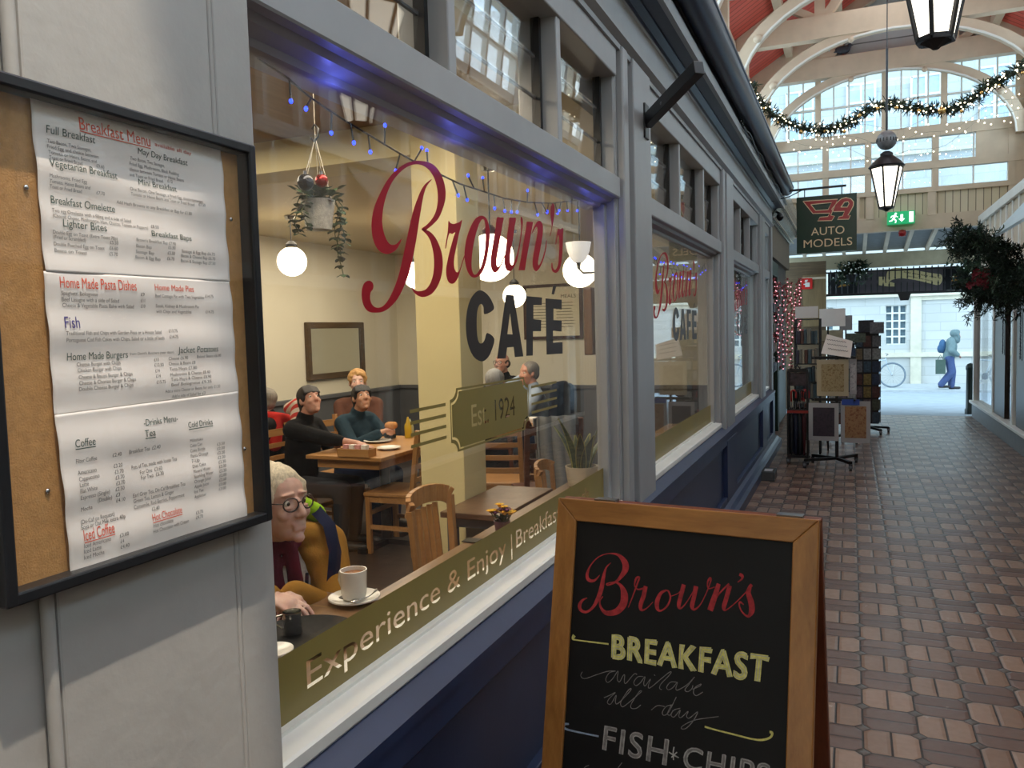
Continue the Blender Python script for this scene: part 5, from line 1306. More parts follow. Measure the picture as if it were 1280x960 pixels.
bx = onz(961, 598); bb = empty('bait_box', (bx.x, bx.y, 0), 'low black plastic box on the bricks at the foot of the navy panels', 'box')
MB().prism([(bx.x - .075, bx.y - .17, 0), (bx.x + .075, bx.y - .17, 0), (bx.x + .065, bx.y - .14, .09), (bx.x - .065, bx.y - .14, .09)], (0, .3, 0)).build('body', BLACKP, bb, bevel=.008)
MB().box(bx.x - .04, bx.x + .04, bx.y - .08, bx.y + .06, .09, .0915).build('sticker', mat('silver_sticker', (190, 192, 196), .3), bb)
# hanging shop sign
YS = 10.5; sg = empty('hanging_sign', (-.27, YS, 2.465), 'dark green hanging shop sign with red winged emblem and cream lettering', 'hanging sign')
SGN = mat('dark_green_sign', (16, 46, 32), .22, var=.1, bump=0)
MB().box(-.612, .066, YS, YS + .035, 2.465, 3.148).build('panel', SGN, sg, bevel=.004)
SX = zc(990, 235, 90 / 1016)
def sign_pt(x, y): p = ony(*SX(x, y), YS); return (p.x, p.z)
def sign_shape(polys, mm, name, d, k=0):
    out = [[sign_pt(x, y) for x, y in (smooth_poly(p, k) if k else p)] for p in polys]
    vs, fs = fill2d(out); return MB().add([(x, YS - d, z) for x, z in vs], [f[::-1] for f in fs]).build(name, mm, sg)
SGR = mat('sign_red', (150, 30, 32), .3, var=.08, bump=0); SGC = mat('sign_cream', (214, 190, 150), .35, var=.05, bump=0)
J1 = [(155, 188), (645, 158), (575, 320), (548, 385), (600, 398), (562, 460), (360, 465), (395, 412), (505, 403), (535, 355), (295, 362)]; J2 = [(265, 235), (560, 205), (510, 305), (335, 318)]
A1 = [(560, 300), (640, 200), (700, 150), (760, 135), (830, 150), (870, 195), (865, 250), (830, 320), (790, 385), (825, 385), (800, 440), (640, 445), (665, 405), (715, 395), (740, 330), (590, 335)]; A2 = [(690, 270), (740, 200), (790, 190), (805, 220), (780, 270)]
sign_shape([J1, J2], SGR, 'red_wing', .002); sign_shape([A1, A2], SGR, 'red_wing', .0024)
m = MB()
for p in (J1, J2, A1, A2):
    P = [V((sign_pt(x, y)[0], YS - .0034, sign_pt(x, y)[1])) for x, y in p + [p[0]]]; m.ribbon(P, .009, (0, -1, 0))
m.build('cream_outline', SGC, sg)
m = MB()
def serif_text(s, xa, xb, y, h):
    p, q = sign_pt(xa, y), sign_pt(xb, y); vs, fs = text_fit(s, p[0], p[1], h, q[0] - p[0]); m.add([(x, YS - .003, z) for x, z in vs], fs)
serif_text('AUTO', 270, 740, 672, .135); serif_text('MODELS', 165, 850, 845, .135)
m.build('sign_lettering', SGC, sg)
m = MB(); m.bar((-.98, YS + .017, 3.24), (-.05, YS + .017, 3.245), .02, .025)
for x in (-.52, -.1): m.cyl((x, YS + .017, 3.24), (x, YS + .017, 3.146), .006, n=6)
m.tube([(-.98, YS + .017, 3.12), (-.7, YS + .017, 3.17), (-.55, YS + .017, 3.235)], .007, 6); m.build('bracket', BLACK, sg)

# ================================================================= lanterns, garland, string lights, pigeon
LG = emis('lit_lantern_glass', (255, 247, 228), 2.6); LB = mat('lantern_black', (30, 30, 32), .4, .3, var=.2, bump=.04)
def lantern(x, y, zb, label, rod_top):
    r = empty('hall_lantern', (x, y, zb), label, 'lantern', 'six-sided lanterns hanging along the hall')
    n = 6; R0, R1, h = .068, .152, .40
    def ring(R, z, k=n, ph=.26): return [V((x + R * math.cos(ph + 2 * math.pi * i / k), y + R * math.sin(ph + 2 * math.pi * i / k), z)) for i in range(k)]
    a, b = ring(R0, zb + .03), ring(R1, zb + .03 + h)
    for i in range(n):
        j = (i + 1) % n; nn = (b[i] - a[i]).cross(a[j] - a[i]).normalized()
        MB().prism([a[i], a[j], b[j], b[i]], nn * -.003 if nn.dot(a[i] - V((x, y, a[i].z))) > 0 else nn * .003).build('glass_panel', LG, r)
    m = MB()
    for i in range(n): m.bar(a[i], b[i], .016, .016); m.bar(b[i], b[(i + 1) % n], .018, .02); m.bar(a[i], a[(i + 1) % n], .016, .02)
    m.build('frame', LB, r)
    MB().lathe([(0, -.01), (.012, -.008), (.02, .0), (.06, .02), (.072, .035), (0, .035)], (x, y, zb), 6, ).build('foot', LB, r)
    MB().lathe([(.165, 0), (.17, .012), (.13, .06), (.075, .105), (.06, .115), (.06, .14), (.03, .16), (.0, .165)], (x, y, zb + .03 + h), 12).build('hood', LB, r, smooth=40)
    MB().sphere((x, y, zb + .03 + h + .27), .095, 18, 14).build('sphere_vent', mat('weathered_grey_metal', (120, 120, 120), .5, .4, var=.25, scale=20), r, smooth=60)
    g = MB()
    for i in range(18): t = i * math.pi / 9; g.box(-.004, .004, .093, .098, -.02, .015); g.v[-8:] = [Matrix.Rotation(t, 3, 'Z') @ p + V((x, y, zb + h + .30)) for p in g.v[-8:]]
    g.build('vent_slot', LB, r)
    m = MB(); m.cyl((x, y, zb + h + .38), (x, y, zb + h + 1.2), .011, n=8); m.cyl((x, y, zb + h + 1.2), (x, y, rod_top), .005, n=6)
    m.build('rod', LB, r)
    point('lantern_lamp', (x, y, zb + .25), 20, (1.0, .82, .58), .05)
    return r
lantern(.315, 3.72, 2.70, 'big lit lantern hanging nearest overhead at the top of the picture', 7.1)
lantern(.30, -1.56, 2.70, 'lit lantern hanging behind the viewpoint, nearest the back of the hall', 7.1)
lantern(.332, 9.0, 2.72, 'lit lantern hanging farther down the hall in front of the end gable', 7.1)

FIR = mat('fir_needles', (30, 44, 32), .7, var=.4, scale=30, bump=0); FIRL = mat('fir_needles_light', (58, 76, 56), .7, var=.4, scale=30, bump=0)
WL = emis('warm_white_bulb', (255, 240, 205), 5.0)
def tufts(mb, p, n, L, rnd, w=.012, down=0.0):
    for _ in range(n):
        d = V((rnd.gauss(0, 1), rnd.gauss(0, 1), rnd.gauss(0, 1) - down))
        if d.length < .1: continue
        leaf(mb, p, d, (.3, .2, 1), L * rnd.uniform(.6, 1.2), w)
gpts = [tuple(ony(x, y, 9.5)) for x, y in [(935, 108), (945, 121), (965, 142), (985, 154), (1015, 163), (1045, 161), (1065, 151), (1085, 138), (1110, 130), (1135, 136), (1160, 138), (1190, 137), (1215, 124), (1235, 108), (1260, 96), (1290, 74)]]
gpts = smooth_poly(gpts, 6, closed=False)
ga = empty('garland', gpts[40], 'fir garland with gold baubles swagged right across the hall', 'garland')
MB().tube(gpts, .02, 6).build('stem', FIR, ga)
rnd = random.Random(21); m = MB(); m2 = MB()
for i, p in enumerate(gpts):
    for _ in range(3): tufts(m if rnd.random() < .7 else m2, V(p) + V((rnd.gauss(0, .02), rnd.gauss(0, .02), rnd.gauss(0, .02))), 9, .085, rnd, .014)
m.build('needles', FIR, ga); m2.build('needles', FIRL, ga)
GB = mat('gold_bauble', (206, 168, 104), .2, .8, var=.1, bump=0)
for i in range(3, len(gpts) - 2, 6):
    p = V(gpts[i]) + V((rnd.uniform(-.02, .02), -.05, rnd.uniform(-.075, .01)))
    big = i % 20 == 3
    MB().sphere(p, .04 if big else rnd.uniform(.014, .024), 12, 9).build('bauble', GB, ga, smooth=180)
m = MB()
for i in range(0, len(gpts), 1):
    for _ in range(2): m.sphere(V(gpts[i]) + V((rnd.gauss(0, .03), -.05 + rnd.gauss(0, .03), rnd.gauss(0, .04))), .0075, 6, 5)
q_ = m.build('fairy_bulbs', WL, ga); q_['kind'] = 'stuff'
# net lights behind the garland, near the gable
sl_ = empty('string_lights', (.5, 13.6, 4.2), 'strings of tiny warm white lights drooping below the gable window', 'string lights')
m = MB(); bulbs = MB(); rnd = random.Random(5)
for row in range(3):
    pts = []
    for i in range(41):
        t = i / 40; x = -1.0 + 3.3 * t; z = 4.75 - .12 * row - .35 * math.sin(math.pi * t) ** 2 * (.6 + .25 * row) + .5 * max(0, t - .7) + .05 * math.sin(t * 22 + row)
        pts.append((x, 13.6 + .05 * row, z))
    m.tube(pts, .003, 4)
    for i in range(1, 40):
        b = V(pts[i]) - V((0, 0, rnd.uniform(.01, .16))); bulbs.sphere(b, .011, 6, 5); m.cyl(pts[i], b, .0018, n=3)
m.build('wire', mat('pale_wire', (150, 146, 132), .6), sl_); bo_ = bulbs.build('bulbs', WL, sl_); bo_['kind'] = 'stuff'
pg = V(ony(1054, 75, 14.87)); pg.z = 6.084; 
pd = empty('pigeon', tuple(pg), 'dark grey pigeon perched on the roof beam', 'pigeon')
k = MB(); k.sphere(pg + V((0, 0, .09)), (.11, .065, .065), 14, 10); k.sphere(pg + V((.10, 0, .155)), .038, 10, 8); k.caps(pg + V((.07, 0, .11)), pg + V((.10, 0, .15)), .045, .034); k.caps(pg + V((-.08, 0, .08)), pg + V((-.22, 0, .05)), .04, .018)
blob(k, .012, 3).build('body', mat('pigeon_grey', (62, 64, 72), .6, var=.3, scale=20), pd, smooth=180)
m = MB(); m.cyl(pg + V((.135, 0, .152)), pg + V((.158, 0, .146)), .009, .002, 6); m.build('beak', BLACKP, pd)
m = MB()
for s in (-.025, .025): m.cyl(pg + V((.0, s, .0)), pg + V((0, s, .06)), .006, n=6); m.bar(pg + V((-.02, s, .004)), pg + V((.035, s, .004)), .012, .006)
m.build('leg', mat('pink_leg', (150, 90, 84), .6), pd)
for s in (-1, 1): MB().sphere(pg + V((-.03, s * .055, .1)), (.10, .016, .042), 12, 8).build('wing', mat('pigeon_wing', (46, 48, 56), .6, var=.3, scale=20), pd, smooth=180)

# ================================================================= signs, railing and banner round the way out
ex = V(ony(1127, 272, 14.9)); e0 = empty('exit_sign', tuple(ex), 'green lit exit sign with running figure on the end beam', 'exit sign')
EXG = emis('exit_green', (18, 150, 92), .9); EXW = emis('exit_white', (240, 255, 248), 1.2)
MB().box(ex.x - .215, ex.x + .195, 14.86, 15.0, ex.z - .10, ex.z + .10).build('light_box', EXG, e0)
m = MB(); yq = 14.858
def flat(P): m.add([(ex.x + a, yq, ex.z + b) for a, b in P], [tuple(range(len(P)))])
flat([(.11, -.085), (.175, -.085), (.175, .085), (.11, .085)]); flat([(-.02, .05), (.02, .05), (.02, -.02), (-.02, -.02)]); flat([(-.05, -.02), (.05, -.02), (0, -.07)])
m.sphere((ex.x - .09, yq + .0, ex.z + .065), (.018, .002, .018), 10, 6)
for a, b, w_ in (((-.10, .04), (-.125, -.015), .036), ((-.125, -.015), (-.085, -.045), .02), ((-.085, -.045), (-.095, -.085), .018), ((-.125, -.015), (-.155, -.05), .02), ((-.155, -.05), (-.19, -.05), .016), ((-.10, .035), (-.06, .01), .014), ((-.10, .04), (-.15, .03), .014), ((-.15, .03), (-.165, .0), .014)):
    m.ribbon([(ex.x + a[0], yq, ex.z + a[1]), (ex.x + b[0], yq, ex.z + b[1])], w_, (0, -1, 0))
m.build('pictogram', EXW, e0)
al = V(ony(1128, 291, 14.95)); a0 = empty('alarm_bell', tuple(al), 'round red alarm bell below the green exit sign', 'alarm bell')
MB().lathe([(0, 0), (.06, 0), (.056, .035), (.03, .055), (0, .075)], al + V((0, .05, 0)), 20, Matrix.Rotation(math.pi / 2, 3, 'X')).build('gong', mat('alarm_red', (150, 24, 26), .35), a0, smooth=40)
MB().box(al.x - .05, al.x + .05, al.y + .04, al.y + .1, al.z - .05, al.z + .05).build('back_box', mat('alarm_red', (150, 24, 26)), a0)
fs_ = V(ony(1008.5, 354.5, 15.8)); f0 = empty('fire_sign', tuple(fs_), 'small square red fire alarm sign on the brown board by the way out', 'sign')
MB().box(fs_.x - .095, fs_.x + .095, 15.835, 15.855, fs_.z - .10, fs_.z + .10).build('panel', mat('fire_red', (196, 34, 30), .4, bump=0), f0)
m = MB(); yq = 15.833
for P in ([(-.03, -.06), (.05, -.06), (.05, .02), (-.03, .02)], [(-.06, -.02), (-.03, -.02), (-.03, .0), (-.06, .0)], [(-.04, .03), (.0, .03), (.02, .07), (-.03, .07)]): m.add([(fs_.x + a, yq, fs_.z + b) for a, b in P], [(0, 1, 2, 3)])
m.build('pictogram', WHITEP, f0)
ra = empty('hanging_railing', (.85, 17.15, 2.15), 'black iron railing of spiked bars hanging under the end beam', 'railing')
YR = 17.12
m = MB(); m.bar((-1.2, YR, 2.16), (3.0, YR, 2.13), .04, .045); m.bar((-1.2, YR, 2.60), (3.0, YR, 2.57), .03, .03); m.build('rail', BLACK, ra)
m = MB(); m.prism([(.83, YR - .02, 2.14), (1.07, YR - .02, 2.14), (1.02, YR - .02, 2.0), (.88, YR - .02, 2.0)], (0, .04, 0)); m.build('latch_box', BLACK, ra)
for i in range(38):
    x = -1.1 + i * .105; m = MB(); m.cyl((x, YR, 2.14), (x, YR, 2.30 if i % 1 == 0 else 2.3), .011, n=6); m.cyl((x, YR, 2.30), (x, YR, 2.37), .018, .001, 6)
    m.cyl((x, YR, 2.45), (x, YR, 2.64), .011, n=6); m.cyl((x, YR, 2.45), (x, YR, 2.39), .016, .001, 6); m.build('bar', BLACK, ra)
YBN = 17.3
bn = empty('banner', (.95, YBN, 2.15), 'grey and black banner with a cream scroll behind the hanging railing', 'banner')
MB().box(.12, 1.62, YBN, YBN + .02, 2.17, 2.62).build('grey_cloth', mat('banner_grey', (84, 76, 80), .8, var=.08), bn)
m = MB(); m.box(-.42, .12, YBN - .002, YBN + .02, 2.17, 2.62); m.box(1.62, 2.2, YBN - .002, YBN + .02, 2.17, 2.62); m.build('black_cloth', mat('banner_black', (20, 18, 20), .8), bn)
BX = zc(1070, 310, 170 / 1280)
def bpt(x, y): p = ony(*BX(x, y), YBN); return (p.x, p.z)
vs, fs = fill2d([[bpt(x, y) for x, y in smooth_poly([(285, 275), (300, 215), (350, 190), (430, 188), (520, 200), (640, 225), (740, 240), (800, 250), (812, 290), (800, 330), (770, 350), (700, 335), (600, 310), (520, 295), (420, 285), (340, 300), (290, 330)], 3)], [bpt(x, y) for x, y in [(215, 270), (270, 270), (275, 330), (330, 320), (370, 335), (360, 362), (290, 362), (215, 350)]]])
scx = MB().add([(x, YBN - .006, z) for x, z in vs], [f[::-1] for f in fs]).build('scroll', mat('banner_cream', (216, 198, 146), .8, var=.05), bn)
m = MB()
for a, b, w_ in (((450, 225), (800, 285), .022), ((480, 262), (720, 312), .018)):
    n = 26
    for i in range(n):
        if i % 6 == 5: continue
        p = bpt(a[0] + (b[0] - a[0]) * i / n, a[1] + (b[1] - a[1]) * i / n); q = bpt(a[0] + (b[0] - a[0]) * (i + .65) / n, a[1] + (b[1] - a[1]) * (i + .65) / n)
        m.ribbon([(p[0], YBN - .008, p[1]), (q[0], YBN - .008, q[1])], w_, (0, -1, 0))
m.build('worn_print', mat('banner_print', (120, 104, 76), .8), scx)
m = MB()
for s, x in ((1, 1.76), (-1, -.02)):
    m = MB()
    for d in (.0, .06): m.add([(x - s * .0 + s * 0, YBN - .006, 2.34 + d), (x + s * .22, YBN - .006, 2.31 + d * 2.2), (x + s * .17, YBN - .006, 2.36 + d * 1.6), (x + s * .02, YBN - .006, 2.375 + d)], [(0, 1, 2, 3)])
    m.build('gold_leaf', mat('banner_gold', (170, 122, 48), .7), bn)
def planter(px, py, Y, label, W=.36):
    p = V(ony(px, py, Y)); r = empty('hanging_greenery', tuple(p), label, 'greenery', 'greenery baskets hung at the way out')
    MB().lathe([(0, -.12), (W * .3, -.12), (W * .45, .02), (W * .42, .02), (0, -.02)], p, 16).build('basket', BLACK, r)
    m = MB(); rnd = random.Random(int(px)); wh = MB()
    for _ in range(320):
        q = p + V((rnd.gauss(0, W * .35), rnd.gauss(0, W * .15), rnd.uniform(-.12, .26))); tufts(m, q, 2, .1, rnd, .05)
        if rnd.random() < .14: wh.sphere(q + V((0, -.08, 0)), .013, 6, 5)
    m.build('foliage', mat('bush_leaf', (44, 58, 34), .6, var=.4, scale=20), r); wh.build('white_flowers', mat('white_flower', (232, 232, 220), .6), r)
planter(1065, 345, 16.98, 'leafy basket with small white flowers at the left end of the railing'); planter(1213, 346, 16.98, 'leafy basket with small white flowers at the right end of the railing')
# bollard
bl_ = onz(1218, 514, 0); bd = empty('bollard', (bl_.x - .1, 15.6, 0), 'dark green iron bollard where the bricks meet the road', 'bollard')
MB().lathe([(0, 0), (.085, 0), (.085, .08), (.07, .1), (.065, .75), (.075, .77), (.075, .82), (.05, .86), (0, .88)], (bl_.x - .1, 15.6, -.02), 18).build('post', mat('bollard_green', (24, 38, 34), .4), bd, smooth=40)

# ================================================================= Christmas greenery on the right
def fir_spray(name, label, pts, n, L, seed, spread_, extra=None):
    r = empty(name, tuple(pts[0]), label, 'fir greenery', 'fir greenery over the right-hand shop')
    rnd = random.Random(seed); MB().tube(pts, .025, 6).build('branch', mat('bark', (62, 48, 36), .8), r)
    P = smooth_poly([tuple(p) for p in pts], 6, closed=False); m = MB(); m2 = MB()
    for p in P:
        for _ in range(n):
            q = V(p) + V((rnd.gauss(0, spread_), rnd.gauss(0, spread_), rnd.gauss(0, spread_)))
            d = V((rnd.gauss(0, 1), rnd.gauss(0, 1), rnd.gauss(0, .7) - .2)).normalized() * L
            t = m if rnd.random() < .75 else m2
            for k in range(5): 
                c = q + d * k / 5
                for s in range(4):
                    e = (d.normalized() + V((rnd.gauss(0, .7), rnd.gauss(0, .7), rnd.gauss(0, .7)))); leaf(t, c, e, (.2, .3, 1), .06, .013)
    m.build('needles', FIR, r); m2.build('needles', FIRL, r)
    return r
fir_spray('fir_spray', 'dark fir branch reaching out to the left over the right-hand shop', [ony(1290, 350, 9.6), ony(1262, 330, 9.7), ony(1238, 312, 9.8), ony(1215, 303, 9.9), ony(1198, 300, 10)], 13, .16, 3, .075)
ff = fir_spray('fir_swag', 'big fir swag with dark red flowers along the top of the right-hand shop', [ony(1300, 356, 9.4), ony(1275, 356, 9.6), ony(1250, 362, 9.8), ony(1232, 360, 10.0), ony(1220, 356, 10.2)], 18, .16, 8, .10)
m = MB(); rnd = random.Random(3)
for _ in range(14):
    c = V(ony(1226 + rnd.uniform(-14, 16), 346 + rnd.uniform(-6, 14), 9.75))
    for q in range(7): leaf(m, c, (math.cos(q * .9), -.6, math.sin(q * .9)), (0, 1, 0), .055, .035)
m.build('red_flower', mat('dark_red_flower', (112, 34, 44), .7, var=.3), ff)
for k, (px, Y) in enumerate(((1239, 11.9), (1262, 10.75))):
    p = V(ony(px, 384, Y)); p.x = 1.82; r = empty('hanging_lights', tuple(p), ['snowflake string hanging down the farther white post', 'snowflake string hanging down the nearer white post'][k], 'hanging decoration', 'snowflake strings on the right-hand shop')
    m = MB(); m.cyl(p + V((0, 0, .25)), p - V((0, 0, .62)), .004, n=5); m.build('wire', BLACKP, r)
    m = MB()
    for i in range(9):
        c = p + V((-.02, 0, .12 - i * .085))
        for q in range(6): a = q * math.pi / 3 + i; m.bar(c, c + V((0, .045 * math.cos(a), .045 * math.sin(a))), .008, .006)
    m.build('snowflakes', mat('dark_snowflake', (40, 44, 52), .5), r)

# ================================================================= racks outside the model shop
WHL = mat('caster_grey', (70, 72, 76), .4)
def caster(m, p): m.cyl(p + V((-.014, 0, .03)), p + V((.014, 0, .03)), .03, n=12); m.box(p.x - .02, p.x + .02, p.y - .012, p.y + .012, p.z + .03, p.z + .075)
def five_foot(r, c, R, z=.09, n=5):
    for k in range(n):
        a = 2 * math.pi * k / n + .3; e = c + V((R * math.cos(a), R * math.sin(a), z - .02)); MB().bar(c + V((0, 0, z)), e, .035, .03).build('foot', BLACK, r)
        m = MB(); caster(m, V((e.x, e.y, 0))); m.build('caster', WHL, r)
def card_block(r, M, n_rows, n_cols, W, H, seed, cols, name='card', d=.006):
    rnd = random.Random(seed)
    for i in range(n_rows):
        for j in range(n_cols):
            x = (j + .5) / n_cols * W - W / 2; z = (i + .5) / n_rows * H; w_, h_ = W / n_cols * .86, H / n_rows * .86; t = rnd.uniform(-.004, .004)
            q = MB().box(x - w_ / 2, x + w_ / 2, -d, 0, z - h_ / 2, z + h_ / 2).xf(M); q.build(name, cols[rnd.randrange(len(cols))], r)
CC = [mat('card_%d' % i, c, .5, var=.45, scale=34, bump=0) for i, c in enumerate([(44, 58, 80), (104, 106, 110), (82, 50, 46), (70, 78, 66), (112, 98, 74), (40, 44, 54), (132, 134, 132), (92, 76, 82), (124, 108, 60), (58, 80, 94)])]
# rack of umbrellas
u0 = V(((-.66 - .46) / 2, 9.68, 0)); um = empty('umbrella_rack', tuple(u0), 'narrow black rack on casters full of umbrellas with red handles', 'umbrella rack')
m = MB()
for x in (-.66, -.45):
    for y in (9.58, 9.78): m.bar((x, y, .07), (x, y, 1.08), .022, .022, up=(0, 1, 0))
for z in (.09, .62, 1.07):
    for y in (9.58, 9.78): m.bar((-.66, y, z), (-.45, y, z), .02, .03)
    for x in (-.66, -.45): m.bar((x, 9.58, z), (x, 9.78, z), .02, .03)
m.tube([(-.60, 9.68, 1.07), (-.56, 9.68, 1.13), (-.52, 9.68, 1.07)], .01, 6); m.build('frame', BLACK, um)
MB().box(-.655, -.455, 9.585, 9.775, .08, .095).build('tray', BLACK, um)
MB().box(-.67, -.44, 9.565, 9.575, .59, .62).build('red_label_strip', mat('red_strip', (136, 40, 34), .4), um)
MB().box(-.645, -.465, 9.60, 9.605, .90, 1.05).build('header_card', mat('rack_header', (50, 40, 46), .4, var=.9, scale=30, bump=0), um)
for x in (-.66, -.45):
    for y in (9.58, 9.78): m = MB(); caster(m, V((x, y, 0))); m.build('caster', WHL, um)
UC = [mat('umbrella_%d' % i, c, .6) for i, c in enumerate([(150, 34, 34), (24, 30, 50), (30, 36, 40), (70, 24, 30), (30, 44, 66), (20, 22, 26)])]
rnd = random.Random(6)
LABU = ['umbrella with a red crook handle at the front left of the rack', 'navy folded umbrella at the front of the rack, second from left', 'dark grey folded umbrella at the front of the rack, third from left', 'dark red folded umbrella at the front right of the rack', 'blue folded umbrella at the back left of the rack', 'black folded umbrella in the middle of the back of the rack', 'umbrella with a red crook handle at the back right of the rack']
for i in range(7):
    x = -.625 + (i % 4) * .046 + (.02 if i > 3 else 0); y = 9.62 + (i // 4) * .09; cidx = [5, 1, 2, 3, 4, 5, 2][i]
    g = empty('umbrella', (x, y, .1), LABU[i], 'umbrella', 'umbrellas in the black rack')
    MB().lathe([(.004, 0), (.012, .02), (.02, .2), (.026, .42), (.016, .46), (.007, .5), (0, .5)], (x, y, .1), 10).build('folded_canopy', UC[cidx], g, smooth=50)
    MB().cyl((x, y, .55), (x, y, .78), .006, n=6).build('shaft', STEEL, g)
    MB().tube([(x, y, .72)] + [(x + .026 - .026 * math.cos(t), y - .03, .82 + .03 * math.sin(t)) for t in [math.pi * k / 6 for k in range(7)]] + [(x + .052, y - .03, .76)], .010, 8).build('handle', UC[0] if i in (0, 3, 6) else UC[5], g, smooth=60)
# tall book and game rack
tk = empty('display_rack', (-.48, 10.35, 0), 'tall narrow black rack of boxed books beside the pink lights', 'display rack')
m = MB()
for x in (-.62, -.34):
    for y in (10.25, 10.5): m.bar((x, y, 0), (x, y, 1.66), .022, .022, up=(0, 1, 0))
for z in (.2, .45, .7, .9, 1.12, 1.36, 1.66): m.box(-.62, -.34, 10.25, 10.5, z - .012, z)
m.build('frame', BLACK, tk)
BK = [mat('book_%d' % i, c, .5, var=.2, bump=0) for i, c in enumerate([(40, 62, 70), (120, 116, 104), (70, 90, 96), (150, 140, 120), (52, 46, 60), (90, 60, 50), (200, 160, 50)])]
rnd = random.Random(12)
spots = []
for si, (z, nm) in enumerate(((.20, 'lowest'), (.45, 'second'), (.70, 'third'), (.90, 'fourth'), (1.12, 'fifth'), (1.36, 'top'))):
    x = -.605; nb_ = 0
    while x < -.37:
        w_ = rnd.uniform(.026, .045); h_ = rnd.uniform(.15, .19); ci = rnd.randrange(7)
        if x + w_ > -.345: break
        b = MB().box(x, x + w_, 10.27, 10.42, z + .001, z + h_).build('book', BK[ci], bevel=.002)
        nb_ += 1; tag(b, '%s spine, %s from left on the %s shelf of the tall black rack' % (['slate teal', 'stone grey', 'grey-blue', 'pale buff', 'plum', 'brown', 'mustard'][ci], ['zeroth', 'first', 'second', 'third', 'fourth', 'fifth', 'sixth', 'seventh', 'eighth'][nb_], nm), 'book', 'books on the %s shelf of the tall rack' % nm); x += w_ + .004
for (x0, z, lab, ww) in ((-.62, 1.67, 'white price card standing on top of the tall black rack', .26), (-.36, 1.56, 'white card leaning behind the tall rack, right of it', .30)):
    c_ = MB().box(x0, x0 + ww, 10.3 if x0 < -.5 else 10.7, 10.31 if x0 < -.5 else 10.71, z, z + .14 if x0 < -.5 else z + .22).build('price_card', PAPER)
    tag(c_, lab, 'card')
    if x0 > -.5: MB().bar((x0 + .1, 10.715, 0), (x0 + .1, 10.715, z), .02, .02).build('stand', BLACK, c_)
# print rack on a cross foot
c0_ = V((-.14, 9.5, 0)); pr = empty('print_rack', tuple(c0_), 'wheeled rack of bagged prints with a white handwritten card on top', 'print rack')
for (x, y) in ((-.33, -.16), (.20, .34), (-.26, .22), (.14, -.24)):
    e = c0_ + V((x, y, .09)); MB().bar(c0_ + V((0, 0, .10)), e, .04, .03).build('foot', BLACK, pr); m = MB(); caster(m, V((e.x, e.y, 0))); m.build('caster', WHL, pr)
MB().cyl(c0_ + V((0, 0, .09)), c0_ + V((0, 0, 1.30)), .018, n=10).build('pole', BLACK, pr)
m = MB()
for z in (1.22, .755): m.bar((-.40, 9.5, z), (.05, 9.5, z), .03, .03); m.bar((-.38, 9.42, z), (-.38, 9.62, z), .02, .02); m.bar((.04, 9.42, z), (.04, 9.62, z), .02, .02)
m.build('arm', BLACK, pr)
def print_sheet(x0, x1, y, z0, z1, cframe, cpic, label, yaw=0):
    r = empty('bagged_print', ((x0 + x1) / 2, y, z0), label, 'print', 'bagged prints on the wheeled rack')
    MB().box(x0, x1, y - .004, y + .004, z0, z1).build('mount', cframe, r)
    dx, dz = (x1 - x0) * .14, (z1 - z0) * .12
    MB().box(x0 + dx, x1 - dx, y - .0065, y - .004, z0 + dz, z1 - dz).build('picture', cpic, r)
PM = mat('cream_mount', (158, 148, 124), .6, var=.04); PW = mat('white_mount', (146, 147, 150), .6, var=.04)
def pic(name, a, b, sc_): 
    t = NT(name); v = t.obj(); n = t.noise(sc_, 5, v, .7); t.link(t.ramp(n, [(.35, rgb(*a)), (.5, rgb(*b)), (.62, rgb(*a))]), t.b.inputs['Base Color']); t.b.inputs['Roughness'].default_value = .4; return t.m
print_sheet(-.345, -.02, 9.43, .80, 1.20, PM, pic('pic_gold', (112, 92, 54), (150, 136, 104), 26), 'cream-mounted golden print at the front of the upper arm')
print_sheet(-.01, .06, 9.46, .82, 1.20, PW, pic('pic_grey', (110, 112, 116), (170, 170, 172), 20), 'narrow grey print at the right end of the upper arm')
print_sheet(-.43, -.12, 9.44, .30, .72, PW, pic('pic_dark', (22, 24, 36), (50, 40, 52), 16), 'dark print in a white mount at the lower left of the wheeled rack')
print_sheet(-.10, .20, 9.47, .28, .74, PW, pic('pic_orange', (104, 60, 36), (140, 112, 80), 24), 'orange print in a white mount at the lower right of the wheeled rack')
blc = MB().box(-.09, .09, 9.455, 9.462, .70, .76).build('blue_label', mat('blue_label', (40, 70, 150), .4), pr)
cdp = MB().prism([(-.30, 9.42, 1.27), (.0, 9.38, 1.22), (.02, 9.42, 1.40), (-.24, 9.46, 1.48)], (0, .01, 0)).build('handwritten_card', PAPER); tag(cdp, 'white handwritten card tilted on top of the print rack', 'card')
m = MB()
for k in range(3):
    a = V((-.245 + .01 * k, 9.409, 1.425 - .05 * k)); m.ribbon([a + V((.20 * q / 24, -.018 * q / 24, -.035 * q / 24 + .006 * math.sin(q * 2.1 + k))) for q in range(25)], .005, (0, -1, 0))
m.build('scribble', TXD, cdp)
